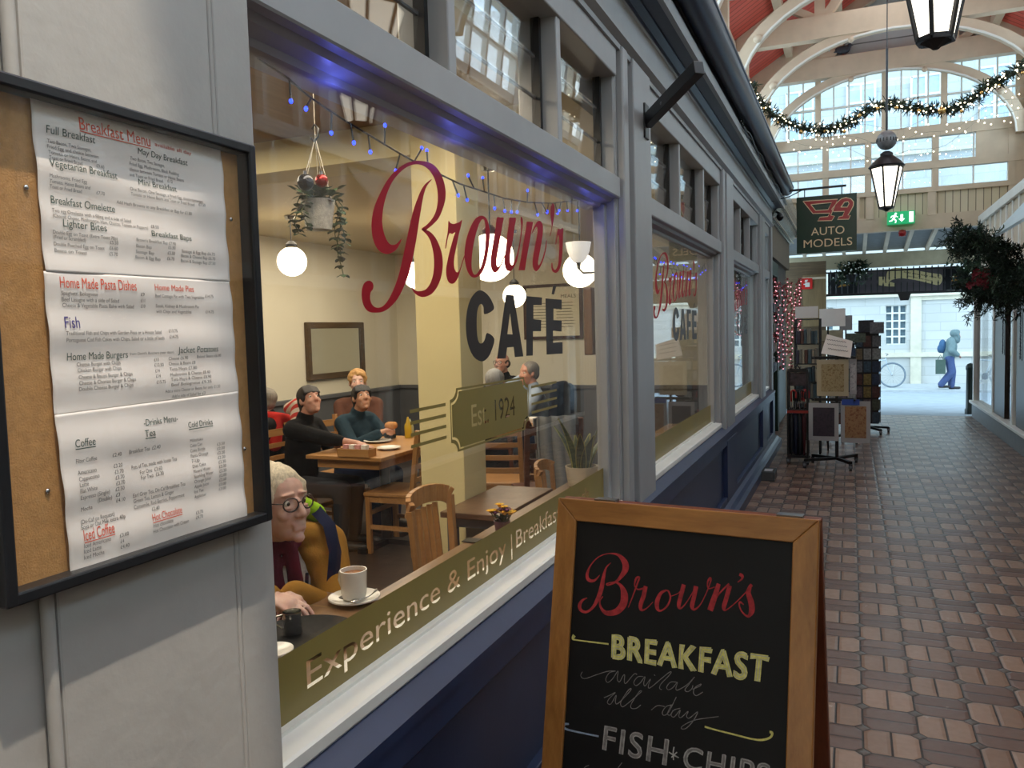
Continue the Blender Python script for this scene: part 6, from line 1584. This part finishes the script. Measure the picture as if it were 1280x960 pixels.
# spinner of greetings cards farther on
def spinner(cx, cy, label, H0, H1, W, seed, nm='card_spinner'):
    c = V((cx, cy, 0)); r = empty(nm, tuple(c), label, 'card spinner', 'card spinners by the way out')
    five_foot(r, c, .3); MB().cyl(c + V((0, 0, .08)), c + V((0, 0, H1)), .02, n=10).build('pole', BLACK, r)
    MB().box(cx - W / 2 + .02, cx + W / 2 - .02, cy - W / 2 + .02, cy + W / 2 - .02, H0, H1 - .05).build('core', mat('rack_core', (44, 44, 46), .6), r)
    for k, a in enumerate((0, math.pi / 2, -math.pi / 2)):
        M = Matrix.Translation(c) @ Matrix.Rotation(a, 4, 'Z') @ Matrix.Translation((0, -W / 2, H0)); card_block(r, M, 7, 3 if k == 0 else 2, W, H1 - H0 - .08, seed + k, CC)
    MB().box(cx - W / 2, cx + W / 2, cy - W / 2, cy + W / 2, H1 - .05, H1 - .03).build('top_plate', BLACK, r)
    return r
spinner(.22, 12.6, 'tall spinner of picture cards farthest along, nearest the street', .15, 1.50, .34, 3)
spinner(-.10, 11.6, 'card spinner standing between the print rack and the tallest spinner', .25, 1.36, .34, 9)
for (x, y, z, w_, h_, lab, cc) in ((.20, 12.36, 1.46, .20, .17, 'grey picture sign on top of the tallest card spinner', CC[5]), (.34, 12.33, 1.44, .18, .16, 'grey printed sign at the right on top of the tallest card spinner', CC[1]), (-.22, 11.36, 1.37, .26, .14, 'cream sign on top of the middle card spinner', PM), (.06, 11.36, 1.34, .24, .12, 'grey-green sign on the right of the middle card spinner', CC[3]), (-.06, 11.75, 1.50, .16, .2, 'small white sign sticking up behind the middle card spinner', PW)):
    o = MB().box(x - w_ / 2, x + w_ / 2, y, y + .012, z, z + h_).build('shelf_sign', cc); tag(o, lab, 'sign')
    MB().box(x - .01, x + .01, y + .012, y + .03, z - (.03 if z < 1.5 else .17), z + h_ * .5).build('clip', BLACK, o)
# goods hung on the shop wall and the curtain of pink lights
PK = emis('pink_bulb', (255, 176, 190), 1.3); PKB = mat('pink_tinsel', (196, 108, 112), .5, var=.4, scale=40)
pkr = empty('light_curtain', (-.93, 11.5, .9), 'curtain of pink fairy lights and tinsel hanging at the model shop doorway', 'fairy lights')
rnd = random.Random(31); m = MB(); tn = MB(); w2 = MB()
for k in range(7):
    p0 = V(ony(968 + k * 5.3, 350 + (k % 3) * 5, 11.7)); Lk = rnd.uniform(1.0, 1.35) if k < 5 else .75
    w2.cyl(p0, p0 - V((0, 0, Lk)), .003, n=4)
    for i in range(34):
        q = p0 - V((rnd.gauss(0, .012), rnd.gauss(0, .012), Lk * i / 34)); 
        if i % 2: m.sphere(q, .009, 6, 5)
        else: tufts(tn, q, 7, .045, rnd, .026)
o_ = m.build('bulbs', PK, pkr); o_['kind'] = 'stuff'; o_ = tn.build('tinsel', PKB, pkr); o_['kind'] = 'stuff'; w2.build('wire', BLACKP, pkr)
# hanging toy packets on the shop wall between the cafe and the racks
rnd = random.Random(17)
labs = ['top', 'upper', 'middle', 'lower']
for i in range(4):
    for j in range(3):
        p = V((-.985, 11.3 + j * .17, 1.75 - i * .27)); cc = CC[rnd.randrange(10)]
        q = empty('toy_packet', tuple(p), '%s toy packet in the %s column hung on the model shop wall' % (labs[i], ['near', 'centre', 'far'][j]), 'toy packet', 'toy packets on the model shop wall')
        MB().box(p.x - .006, p.x + .006, p.y - .07, p.y + .07, p.z, p.z + .22).build('backing_card', cc, q); MB().box(p.x + .006, p.x + .035, p.y - .05, p.y + .05, p.z + .02, p.z + .14).build('blister', CC[(i * 3 + j) % 10], q, bevel=.006)
        MB().cyl((p.x - .02, p.y, p.z + .2), (p.x + .05, p.y, p.z + .2), .004, n=5).build('hook', STEEL, q)
# ================================================================= people
EYEW = mat('eye_white', (226, 222, 214), .2, var=.02, bump=0); IRIS = mat('iris_dark', (52, 48, 44), .2, bump=0)
def RZ(a): return Matrix.Rotation(a, 3, 'Z')
def ik(a, b, l1, l2, pole):
    a, b = V(a), V(b); d = b - a; L = min(d.length, (l1 + l2) * .999); dn = d.normalized()
    x = (l1 * l1 - l2 * l2 + L * L) / (2 * L); h = math.sqrt(max(0, l1 * l1 - x * x))
    p = V(pole) - dn * V(pole).dot(dn); p = p.normalized()
    return a + dn * x + p * h, a + dn * L
def hand_pieces(mb, wrist, d, palm_n, curl, side, s=1.0):
    """palm, five separate bent fingers; d = pointing direction, palm_n = out of the back of the hand"""
    d = V(d).normalized(); n = V(palm_n); n = (n - d * n.dot(d)).normalized(); w = d.cross(n) * side
    c = wrist + d * .045 * s
    Mx = Matrix((w, d, n)).transposed()
    mb.sphere(c, (.04 * s, .052 * s, .017 * s), 12, 8, Mx)
    mb.caps(wrist - d * .02, wrist + d * .02, .026 * s, .026 * s)
    for i, (off, L) in enumerate(((-.030, .066), (-.010, .076), (.010, .072), (.029, .056))):
        p = wrist + d * (.085 * s) + w * off * 1.08 * s; a = curl * .75 + .04 * i; e1 = (d * math.cos(a) - n * math.sin(a)); e2 = (d * math.cos(a * 2.1) - n * math.sin(a * 2.1))
        q = p + e1 * L * .55 * s; r_ = q + e2 * L * .5 * s
        mb.caps(p - d * .02, q, .0084 * s, .0078 * s, 8); mb.caps(q, r_, .0078 * s, .0066 * s, 8)
    t0 = wrist + d * .03 * s - w * .03 * s; t1 = t0 + (d * .6 - w * .75 - n * .25).normalized() * .04 * s; t2 = t1 + (d * .9 - w * .1 - n * .4 * (0.4 + curl)).normalized() * .032 * s
    mb.caps(t0, t1, .0125 * s, .0105 * s, 8); mb.caps(t1, t2, .0105 * s, .0085 * s, 8)
def person(name, label, loc, yaw, skinc, hairc, top, bottom, pose='sit', head_yaw=0, head_pitch=0, lean=.1, hands=((-.12, .38, .32), (.12, .38, .32)), hair='short', glasses=False, voxel=.009, sc=1.0, seat=.47, jacket_r=.012, shoes=(30, 28, 28), curl=.6, legs=None, group=None, hand_d=None, beard=None, hunch=0.0, palm=(0, 0, 1), sleeve=.93):
    """local frame: x to the person's right, y forward, z up; heights from the floor"""
    R = RZ(yaw); O = V(loc)
    def W(p): return O + R @ (V(p) * sc)
    root_body = MB(); hip_z = seat + .09 if pose == 'sit' else .92
    sl_, cl_ = math.sin(lean), math.cos(lean)
    def T(x, y, z): return V((x, y * cl_ + z * sl_, hip_z + z * cl_ - y * sl_))       # torso frame above the hips
    b = MB()
    pel = T(0, 0, 0)
    b.sphere(pel, (.165, .115, .12), 16, 10)
    b.caps(T(0, 0, .06), T(0, .0, .30), .115, .125, 14)
    b.sphere(T(0, .0, .34), (.165, .105, .15), 16, 10); b.caps(T(-.14, -.01, .44), T(.14, -.01, .44), .062, .062, 12)
    neck0 = T(0, -.005, .47); hc = T(0, .035 + hunch, .655 - hunch * .3)
    b.caps(neck0, hc + V((0, -.02, -.06)), .056, .052, 12)
    sh = [T(-.175, -.005, .435), T(.175, -.005, .435)]
    arms = []
    for i, s in ((0, -1), (1, 1)):
        tgt = V(hands[i]); tgt = V((tgt.x, tgt.y, tgt.z))
        el, wr = ik(sh[i], tgt, .285, .25, (s * .7, -.35, -.75))
        b.caps(sh[i], el, .046, .036, 12); b.caps(el, wr, .037, .025, 12)
        hd = V(hand_d[i]) if hand_d and hand_d[i] else (wr - el)
        hand_pieces(b, wr, hd, palm, curl, s)
        arms.append((sh[i], el, wr))
    lg = []
    for i, s in ((0, -1), (1, 1)):
        hp_ = pel + V((s * .09, .0, -.02))
        if legs: kn, an = V(legs[i][0]), V(legs[i][1])
        elif pose == 'sit': kn = V((s * .11, .43, seat + .06)); an = V((s * .11, .40, .085))
        else: kn = V((s * .09, .04, .50)); an = V((s * .09, -.01, .085))
        b.caps(hp_, kn, .082, .056, 14); b.caps(kn, an, .056, .036, 12); toe = an + V((0, .17, -.045))
        b.caps(an + V((0, -.03, -.045)), toe, .036, .03, 10); lg.append((hp_, kn, an, toe))
    # head, modelled in its own frame then turned on the neck
    H = Matrix.Rotation(-head_pitch, 3, 'X'); H = RZ(head_yaw) @ H
    hcw = V(hc)
    def hp(p): return hcw + H @ V(p)
    h = b
    def el_(c, r): h.sphere(hp(c), r, 14, 10, H)
    def ca(p, q, r1, r2): h.caps(hp(p), hp(q), r1, r2, 8)
    el_((0, -.014, .032), (.075, .094, .084)); el_((0, .018, -.03), (.061, .073, .086)); el_((0, .035, -.078), (.046, .05, .04)); el_((0, .076, -.104), (.020, .017, .016))
    ca((0, .084, .014), (0, .104, -.026), .0095, .0135); el_((-.0125, .094, -.031), (.0095, .011, .0085)); el_((.0125, .094, -.031), (.0095, .011, .0085))
    for s in (-1, 1):
        ca((s * .014, .082, .037), (s * .046, .070, .033), .0055, .0045); el_((s * .038, .062, -.028), (.022, .02, .02)); el_((s * .077, -.006, -.006), (.010, .021, .031))
        ca((s * .033, .079, -.006), (s * .044, .073, -.006), .006, .005)
    ca((-.02, .084, -.060), (.02, .084, -.060), .0065, .0065); ca((-.017, .084, -.0735), (.017, .084, -.0735), .008, .008)
    fin = blob(b, voxel, 3)
    fin.v = [W(p) for p in fin.v]
    ob = fin.build(name, skin('skin_%d_%d_%d' % skinc, skinc), smooth=180, loc=O)
    tag(ob, label, 'person', group)
    def child(mb, nm, mm, vox=None, **kw):
        if vox: mb = blob(mb, vox, kw.pop('sm', 3))
        mb.v = [W(p) for p in mb.v]; return mb.build(nm, mm, ob, smooth=180)
    # eyes
    for s in (-1, 1):
        e = child(MB().sphere(hp((s * .031, .0682, .008)), .0108, 12, 8), 'eye', EYEW)
        child(MB().sphere(hp((s * .031, .0758, .0075)), (.0066, .0042, .0066), 10, 6, H), 'iris', IRIS).parent = e
    # top
    if top:
        m = MB(); g = jacket_r
        m.sphere(pel + V((0, 0, .02)), (.165 + g, .12 + g, .115 + g), 16, 10); m.caps(T(0, 0, .06), T(0, 0, .30), .12 + g, .13 + g, 14); m.sphere(T(0, 0, .34), (.172 + g, .108 + g, .145 + g), 16, 10)
        m.caps(T(-.14, -.01, .44), T(.14, -.01, .44), .062 + g, .062 + g, 12); m.caps(neck0, neck0 + (hc - neck0) * .25, .066 + g * .5, .064 + g * .4, 12)
        for a, e, wv in arms: m.caps(a, e, .054 + g, .047 + g, 12); m.caps(e, e.lerp(wv, sleeve), .048 + g, .036 + g * .7, 12)
        child(m, top[0], top[1], max(.01, voxel * 1.2))
    if bottom:
        m = MB()
        for a, k, n_, t in lg: g = jacket_r * 1.1 - .013; m.caps(a, k, .094 + g, .07 + g, 12); m.caps(k, n_ + V((0, 0, .02)), .07 + g, .055 + g, 12)
        m.sphere(pel + V((0, 0, -.01)), (.175, .128, .11), 14, 10)
        child(m, bottom[0], bottom[1], .014)
    for a, k, n_, t in lg:
        m = MB(); m.caps(n_ + V((0, -.035, -.045)), t + V((0, .03, 0)), .042, .036, 10); m.caps(n_ + V((0, -.02, -.02)), n_ + V((0, 0, .05)), .044, .045, 10)
        child(m, 'shoe', mat('shoe_%d' % shoes[0], shoes, .5), .011)
    # hair
    if hair:
        m = MB(); rnd = random.Random(len(label))
        def hs(c, r): m.sphere(hp(c), r, 14, 10, H)
        if hair in ('short', 'swept', 'curly', 'fringe'):
            hs((0, -.025, .046), (.083, .095, .084)); hs((0, -.05, .0), (.079, .066, .075))
            for s in (-1, 1): hs((s * .068, .005, .03), (.014, .042, .05))
        if hair == 'swept':
            for k in range(26):
                t = rnd.uniform(-1, 1); m.caps(hp((t * .06, -.03, .122 - abs(t) * .03)), hp((t * .07 - .01, .052 - .02 * abs(t), .098 - abs(t) * .04)), .010, .005, 6)
            for k in range(7): t = rnd.uniform(-1, 1); m.caps(hp((t * .05, -.03, .125)), hp((t * .07 + .02, -.05 + .05 * t, .15)), .004, .002, 5)
        if hair == 'fringe':
            for k in range(9): t = -1 + k / 4; m.caps(hp((t * .055, .03, .105 - abs(t) * .02)), hp((t * .064, .078 - abs(t) * .018, .042)), .018, .010, 8)
            hs((0, -.06, -.05), (.072, .045, .06))
        if hair == 'curly':
            for _ in range(120):
                a, e = rnd.uniform(0, 6.28), rnd.uniform(-.2, 1.5); q = V((math.cos(a) * math.cos(e) * .085, math.sin(a) * math.cos(e) * .098 - .02, math.sin(e) * .088 + .042))
                if q.y > .055 and q.z < .075: continue
                hs(q, (.014, .014, .014))
        if hair == 'bald':
            hs((0, -.055, .0), (.079, .06, .06))
            for s in (-1, 1): hs((s * .066, -.02, .012), (.015, .05, .036))
        child(m, 'hair', hairmat('hair_%d_%d_%d' % hairc, hairc), max(.007, voxel), sm=2)
        if hair == 'swept' or hair == 'short':
            pass
    if glasses:
        gl = MB()
        for s in (-1, 1):
            gl.tube([hp((s * .033 + .025 * math.cos(t), .098 - .012 * abs(s * .033 + .025 * math.cos(t)) / .06, .006 + .021 * math.sin(t))) for t in [2 * math.pi * k / 20 for k in range(20)]], .0026, 6, closed=True)
            gl.tube([hp((s * .056, .090, .012)), hp((s * .074, .04, .014)), hp((s * .079, -.01, .010))], .0018, 6)
        gl.tube([hp((-.009, .1, .010)), hp((0, .103, .014)), hp((.009, .1, .010))], .0018, 6)
        child(gl, 'spectacles', mat('dark_spectacle_frame', (44, 30, 34), .3, bump=0))
    return ob, child, hp, T, W, dict(arms=arms, neck=neck0, hc=hc)
MUST = fabric('mustard_coat_cloth', (150, 108, 42), 240, .16); KNIT = fabric('white_knit', (190, 186, 176), 120, .25); BURG = fabric('burgundy_scarf_cloth', (86, 30, 46), 200, .35)
DNAVY = fabric('dark_navy_cloth', (26, 30, 44), 200, .25); DBLACK = fabric('black_cloth', (22, 22, 24), 200, .25); DGREY = fabric('dark_grey_cloth', (46, 48, 54), 200, .25); DENIM = fabric('denim', (40, 56, 92), 260, .25)
REDK = fabric('red_scarf_cloth', (176, 40, 34), 150, .25); LBLUE = fabric('pale_blue_shirt', (150, 166, 186), 200, .12); TEAL = fabric('teal_cloth', (38, 58, 70), 200, .25)
SK1 = (198, 152, 132); SK2 = (188, 146, 118); SK3 = (208, 174, 160)
# --- woman at the window counter, facing the glass
WP = V((-1.845, 2.15, 0))
wo, ch, hp, T, W, D = person('person', 'white-haired woman in round glasses and mustard coat resting her hands on the counter', WP, -2.214, SK3, (214, 202, 178), None, ('trousers', DGREY), lean=.22, head_yaw=.42, head_pitch=-.05, hands=((.02, .40, .832), (.10, .42, .845)), hair='swept', glasses=True, voxel=.0046, seat=.372, hand_d=((.5, .8, -.1), (-.55, .75, -.12)), curl=.45, hunch=.04)
m = MB(); m.sphere(T(0, .0, .34), (.182, .122, .155), 18, 12); m.caps(T(0, 0, .04), T(0, 0, .3), .132, .138, 14); m.caps(D['neck'], D['neck'] + (D['hc'] - D['neck']) * .32, .066, .062, 14)
ch(m, 'jumper', KNIT, .009)
def coat():
    m = MB()
    for s in (-1, 1):
        # two open fronts, back and sleeves
        for k in range(6): z = .0 + k * .085; m.caps(T(s * .12, .085 - .004 * k, z), T(s * .165, -.02, z), .042, .05, 10)
        m.caps(T(s * .115, .07, .40), T(s * .15, -.02, .45), .04, .065, 10); m.caps(T(s * .10, .065, .44), T(s * .06, -.06, .50), .032, .04, 10)
    for k in range(6): m.caps(T(-.14, -.075, .02 + .08 * k), T(.14, -.075, .02 + .08 * k), .06, .06, 10)
    m.caps(T(-.09, -.06, .49), T(.09, -.06, .49), .05, .05, 10)
    for s in (-1, 1): m.sphere(T(s * .145, -.005, .43), (.088, .088, .085), 14, 10); m.caps(T(s * .075, .03, .50), T(s * .15, .0, .46), .045, .06, 10)
    for a, e, w_ in D['arms']: m.caps(a, e, .074, .064, 14); m.caps(e, e.lerp(w_, .97), .064, .046, 14)
    return m
ch(coat(), 'coat', MUST, .009)
m = MB()
for t in range(14):
    a = 2 * math.pi * t / 14; b_ = 2 * math.pi * (t + 1) / 14; f = lambda q: D['neck'] + V((.078 * math.cos(q), .012 + .072 * math.sin(q), .028 - .022 * math.sin(q))); m.caps(f(a), f(b_), .026, .026, 8)
m.caps(D['neck'] + V((-.03, .09, -.01)), T(-.05, .135, .30), .024, .026, 10); m.caps(T(-.05, .135, .30), T(-.06, .15, .06), .026, .028, 10); m.caps(D['neck'] + V((.03, .085, .0)), T(.02, .13, .36), .024, .026, 10)
ch(m, 'scarf', BURG, .007)
m = MB(); m.ribbon([T(-.145, -.04, .555), T(-.165, .06, .535), T(-.165, .13, .47), T(-.145, .175, .38), T(-.115, .195, .26), T(-.085, .20, .08)], .042, (0, 1, .2)); ch(m, 'bag_strap', fabric('navy_webbing', (22, 28, 56), 300, .15))
m = MB(); m.sphere(T(-.10, -.10, .52), (.06, .05, .065), 14, 10); m.sphere(T(.0, -.125, .50), (.12, .05, .07), 14, 10); m.caps(T(-.10, -.05, .57), T(-.155, -.06, .53), .034, .034, 10); m.caps(T(-.155, -.06, .53), T(-.185, -.04, .47), .034, .026, 10)
hd = ch(m, 'hood', fabric('lime_hood_lining', (150, 196, 40), 200, .18), .008); tag(hd, 'lime green hood lining')
m = MB(); m.tube([T(-.062, .165, .43), T(-.055, .185, .30), T(-.05, .19, .15), T(-.045, .185, .02)], .006, 6); ch(m, 'zip', DNAVY)
m = MB(); m.tube([T(-.14, -.04, .55), T(-.165, -.02, .50), T(-.16, .04, .44)], .004, 6); ch(m, 'hood_cord', KNIT)
m = MB(); m.sphere(T(-.105, .107, .37), (.008, .005, .008), 10, 8); ch(m, 'press_stud', STEEL)
pz = W((.0, .0, 0)); ph = MB().box(-1.44, -1.37, 1.96, 2.02, .8015, .812).build('wallet', BLACKP, bevel=.004); tag(ph, 'small black wallet by the hands of the woman in mustard', 'wallet')
# --- group at the oak table
def at(px, py, Y): return V(ony(px, py, Y))
h1 = at(393, 500, 4.95)
person('person', 'dark-haired person in a black jacket with one arm stretched across the oak table', (h1.x - .16, h1.y, 0), -math.pi / 2 + .1, SK1, (34, 26, 24), ('jacket', DBLACK), ('trousers', DGREY), head_yaw=-.5, head_pitch=-.38, lean=.12, hands=((-.02, .34, .81), (.13, .58, .84)), hair='fringe', seat=.42, voxel=.0085, curl=.4, sc=.97, sleeve=.5)
h2 = at(460, 497, 5.6)
p2 = person('person', 'black-haired person in dark blue turned to the window, holding up bread in both hands', (h2.x - .19, h2.y, 0), -math.pi / 2 - .2, SK2, (20, 18, 18), ('jumper', TEAL), ('trousers', DENIM), head_yaw=-.45, head_pitch=-.35, lean=.2, hands=((-.04, .46, .86), (.10, .46, .87)), hair='fringe', seat=.43, sc=.94, voxel=.0085, curl=.95, hand_d=((.55, .5, .35), (-.55, .5, .35)))
bw_ = p2[4]((.03, .52, .93)); brd = blob(MB().sphere(bw_, (.055, .032, .034)).sphere(bw_ + V((.035, 0, .004)), (.03, .03, .03)), .008, 3).build('bread_roll', mat('bread_crust', (188, 132, 74), .8, var=.25, scale=40, bump=.3), smooth=180); tag(brd, 'piece of bread held up by the black-haired person at the oak table', 'bread')
h3 = at(447, 478, 6.5)
person('person', 'person with curly blond hair sitting beyond the black-haired diner, by the mirror wall', (h3.x, h3.y, 0), math.pi + .6, SK3, (186, 142, 84), ('jumper', fabric('dark_rust_cloth', (92, 60, 48), 200, .2)), ('trousers', DGREY), head_pitch=-.1, lean=.05, hair='curly', seat=.41, voxel=.0095)
h4 = at(348, 507, 5.3)
person('person', 'grey-haired person in a red scarf at the far left behind the pillar edge', (h4.x, h4.y, 0), math.pi / 2 + .5, SK1, (132, 126, 116), ('jacket', DBLACK), ('trousers', DGREY), head_pitch=-.3, lean=.15, hair='short', seat=.42, sc=.94, voxel=.0095)
m = MB()
for t in range(12):
    a = 2 * math.pi * t / 12; b_ = 2 * math.pi * (t + 1) / 12; f = lambda q: V((h4.x - .02 + .10 * math.cos(q), h4.y + .10 * math.sin(q), .93 - .03 * math.sin(q))); m.caps(f(a), f(b_), .045, .045, 8)
m.caps((h4.x + .05, h4.y - .09, .91), (h4.x + .06, h4.y - .14, .74), .05, .06, 10)
P_ = bpy.data.objects[[o.name for o in bpy.data.objects if o.get('label', '').startswith('grey-haired person in a red')][0]]
blob(m, .01, 3).build('scarf', REDK, P_, smooth=180)
def stripes():
    t = NT('red_white_stripes'); v = t.obj(); q = t.node('ShaderNodeSeparateXYZ'); t.link(t.mapping(v, (1, 1, 1), (.6, .5, 0)), q.inputs[0])
    t.link(t.mix(t.math('GREATER_THAN', t.math('FRACT', t.math('MULTIPLY', q.outputs[2], 18.0)), .5), rgb(200, 60, 52), rgb(222, 206, 190)), t.b.inputs['Base Color']); t.b.inputs['Roughness'].default_value = .85; return t.m
h4b = at(374, 506, 5.25); bgm = MB(); bgm.caps((h4b.x - .1, h4b.y, h4b.z - .03), (h4b.x + .01, h4b.y - .02, h4b.z + .01), .05, .055); bgm.caps((h4b.x + .01, h4b.y - .02, h4b.z + .01), (h4b.x, h4b.y - .06, h4b.z - .16), .055, .05)
tag(blob(bgm, .01, 4).build('scarf_end', stripes(), P_, smooth=180), 'red and white striped scarf end over the shoulder')
# --- three men at the far table
h5 = at(622, 478, 6.2)
person('person', 'grey-haired man seen from behind, bowed over the far table', (h5.x, h5.y - .12, 0), .25, SK1, (150, 150, 150), ('jacket', DBLACK), ('trousers', DGREY), head_pitch=-.35, lean=.2, hair='short', seat=.45, voxel=.0095, hands=((-.12, .42, .80), (.12, .42, .80)))
h6 = at(630, 462, 8.35)
person('person', 'balding man with glasses in a black jacket on the far side of the three-man table', (h6.x, h6.y + .05, 0), math.pi - .3, SK1, (64, 56, 50), ('jacket', DBLACK), ('trousers', DGREY), head_yaw=.1, head_pitch=-.1, lean=.05, hair='bald', glasses=True, seat=.5, voxel=.0095)
h7 = at(667, 468, 7.6)
person('person', 'grey-haired man in a pale blue shirt resting his face on one hand', (h7.x + .04, h7.y, 0), math.pi / 2 + .45, SK1, (120, 116, 112), ('shirt', LBLUE), ('trousers', DENIM), head_yaw=.45, head_pitch=-.05, lean=.08, hair='short', seat=.43, voxel=.0095, hands=((-.10, .36, .80), (.02, .155, 1.13)), hand_d=(None, (-.1, .1, 1)), palm=(0, 1, .2))
jk = MB(); jx, jy = h7.x + .30, h7.y + .02
for k in range(7): jk.caps((jx, jy - .2, .55 + k * .07), (jx, jy + .2, .55 + k * .07), .055, .055)
jk.caps((jx, jy - .2, 1.0), (jx - .02, jy - .26, .6), .06, .05); jk.caps((jx, jy + .2, 1.0), (jx - .02, jy + .26, .6), .06, .05); jk.caps((jx - .02, jy - .12, 1.04), (jx - .02, jy + .12, 1.04), .05, .05)
jo = blob(jk, .014, 4).build('hung_jacket', DNAVY, smooth=180); tag(jo, 'dark jacket hung over the chair back right of the man with hand to face', 'jacket')
# ================================================================= street: pedestrian and bicycle
pw = V(ony(1186, 487, 24.0)); FZ = -.24
HOOD = fabric('grey_hoodie', (104, 122, 124), 60, .15); BLUET = fabric('blue_tracksuit', (70, 84, 122), 60, .15)
w8 = person('person', 'person in a grey hooded top and blue trousers walking along the street', (pw.x, 24.0, FZ), -math.pi / 2, SK1, (60, 50, 44), ('hooded_top', HOOD), ('trousers', BLUET), pose='walk', head_pitch=-.45, lean=.12, hands=((-.16, .22, .98), (.16, .20, .98)), hair=None, voxel=.014, sc=.94, jacket_r=.042, legs=(((-.085, .09, .50), (-.085, .07, .085)), ((.085, .05, .48), (.085, -.20, .13))), hunch=.05)
ch, hp = w8[1], w8[2]
m = MB(); m.sphere(hp((0, -.015, .045)), (.105, .122, .115)); m.sphere(hp((0, .045, .05)), (.085, .09, .085)); m.caps(hp((-.075, .05, -.02)), hp((-.06, .03, -.11)), .035, .04); m.caps(hp((.075, .05, -.02)), hp((.06, .03, -.11)), .035, .04); m.caps(hp((0, -.05, -.08)), hp((0, -.06, -.14)), .09, .11); ch(m, 'hood', HOOD, .016)
m = MB(); T8 = w8[3]; m.sphere(T8(0, -.2, .28), (.15, .10, .2)); m.sphere(T8(0, -.25, .2), (.12, .08, .12)); bp8 = ch(m, 'backpack', fabric('blue_backpack', (62, 92, 124), 60, .15), .018)
m = MB(); m.box(pw.x - .33, pw.x - .1, 23.78, 23.86, FZ + .42, FZ + .8); m.tube([(pw.x - .28, 23.82, FZ + .8), (pw.x - .22, 23.82, FZ + .93), (pw.x - .15, 23.82, FZ + .8)], .01, 6)
cb = empty('carrier_bag', (pw.x - .2, 23.82, FZ + .42), 'dark green bag carried low by the person walking in the street', 'bag')
o_ = m.build('bag_body', mat('dark_green_bag', (60, 80, 70), .6), cb)
bc = V(ony(1115, 470, 24.6)); bz = -.24
bk = empty('bicycle', (bc.x - .5, 24.6, bz), 'pale bicycle parked against the stone wall across the street', 'bicycle')
R_w = .33; SIL = mat('pale_bike_paint', (176, 186, 192), .35, var=.05, bump=0); TYRE = mat('tyre_grey', (112, 124, 134), .7)
ctr = [V((bc.x, 24.6, bz + R_w + .02)), V((bc.x - 1.03, 24.6, bz + R_w + .02))]
for c in ctr:
    wl = MB().tube([c + V((R_w * math.cos(t), 0, R_w * math.sin(t))) for t in [2 * math.pi * k / 32 for k in range(32)]], .024, 8, closed=True).build('wheel', TYRE, bk, smooth=180)
    m = MB(); 
    for k in range(18): t = k * math.pi / 9; m.cyl(c, c + V((R_w * math.cos(t), 0, R_w * math.sin(t))), .0022, n=3)
    m.cyl(c - V((0, .03, 0)), c + V((0, .03, 0)), .018, n=10); m.build('spokes', STEEL, wl)
f_, r_ = ctr; bbk = r_ + V((.44, 0, -.04)); sd = r_ + V((.27, 0, .42)); hd_ = f_ + V((-.16, 0, .42))
m = MB()
for a, b in ((bbk, sd), (bbk, hd_ - V((-.02, 0, .1))), (sd - V((.0, 0, .04)), hd_), (hd_ + V((-.01, 0, .06)), hd_ - V((-.035, 0, .14)))): m.cyl(a, b, .019, n=10)
for y in (-.05, .05):
    m.cyl(bbk + V((0, y * .6, 0)), r_ + V((0, y, 0)), .011, n=8); m.cyl(sd + V((0, y * .4, -.04)), r_ + V((0, y, 0)), .009, n=8); m.cyl(hd_ + V((.03, y, -.13)), f_ + V((0, y, 0)), .012, n=8)
m.build('frame', SIL, bk, smooth=50)
MB().tube([hd_ + V((-.01, -.27, .17)), hd_ + V((.05, -.2, .16)), hd_ + V((.02, 0, .12)), hd_ + V((.05, .2, .16)), hd_ + V((-.01, .27, .17))], .012, 8).build('handlebar', STEEL, bk, smooth=60)
m = MB(); m.sphere(sd + V((-.02, 0, .1)), (.13, .07, .035), 12, 8); m.cyl(sd, sd + V((0, 0, .1)), .013, n=8); m.build('saddle', BLACKP, bk, smooth=60)
m = MB(); m.cyl(bbk - V((0, .04, 0)), bbk - V((0, .05, 0)), .09, n=20); m.bar(bbk + V((0, -.07, 0)), bbk + V((.12, -.07, -.12)), .02, .014); m.bar(bbk + V((0, .07, 0)), bbk + V((-.12, .07, .12)), .02, .014)
for s, y in ((1, -.11), (-1, .11)): m.box(bbk.x + s * .12 - .04, bbk.x + s * .12 + .04, bbk.y + y - .04, bbk.y + y + .04, bbk.z - s * .12 - .01, bbk.z - s * .12 + .01)
m.build('crank', STEEL, bk)
m = MB()
for c in ctr:
    P = [c + V(((R_w + .035) * math.cos(t), 0, (R_w + .035) * math.sin(t))) for t in [math.radians(20 + 150 * k / 14) for k in range(15)]]
    for a, b in zip(P[:-1], P[1:]): m.bar(a, b, .05, .005)
m.build('mudguard', SIL, bk)
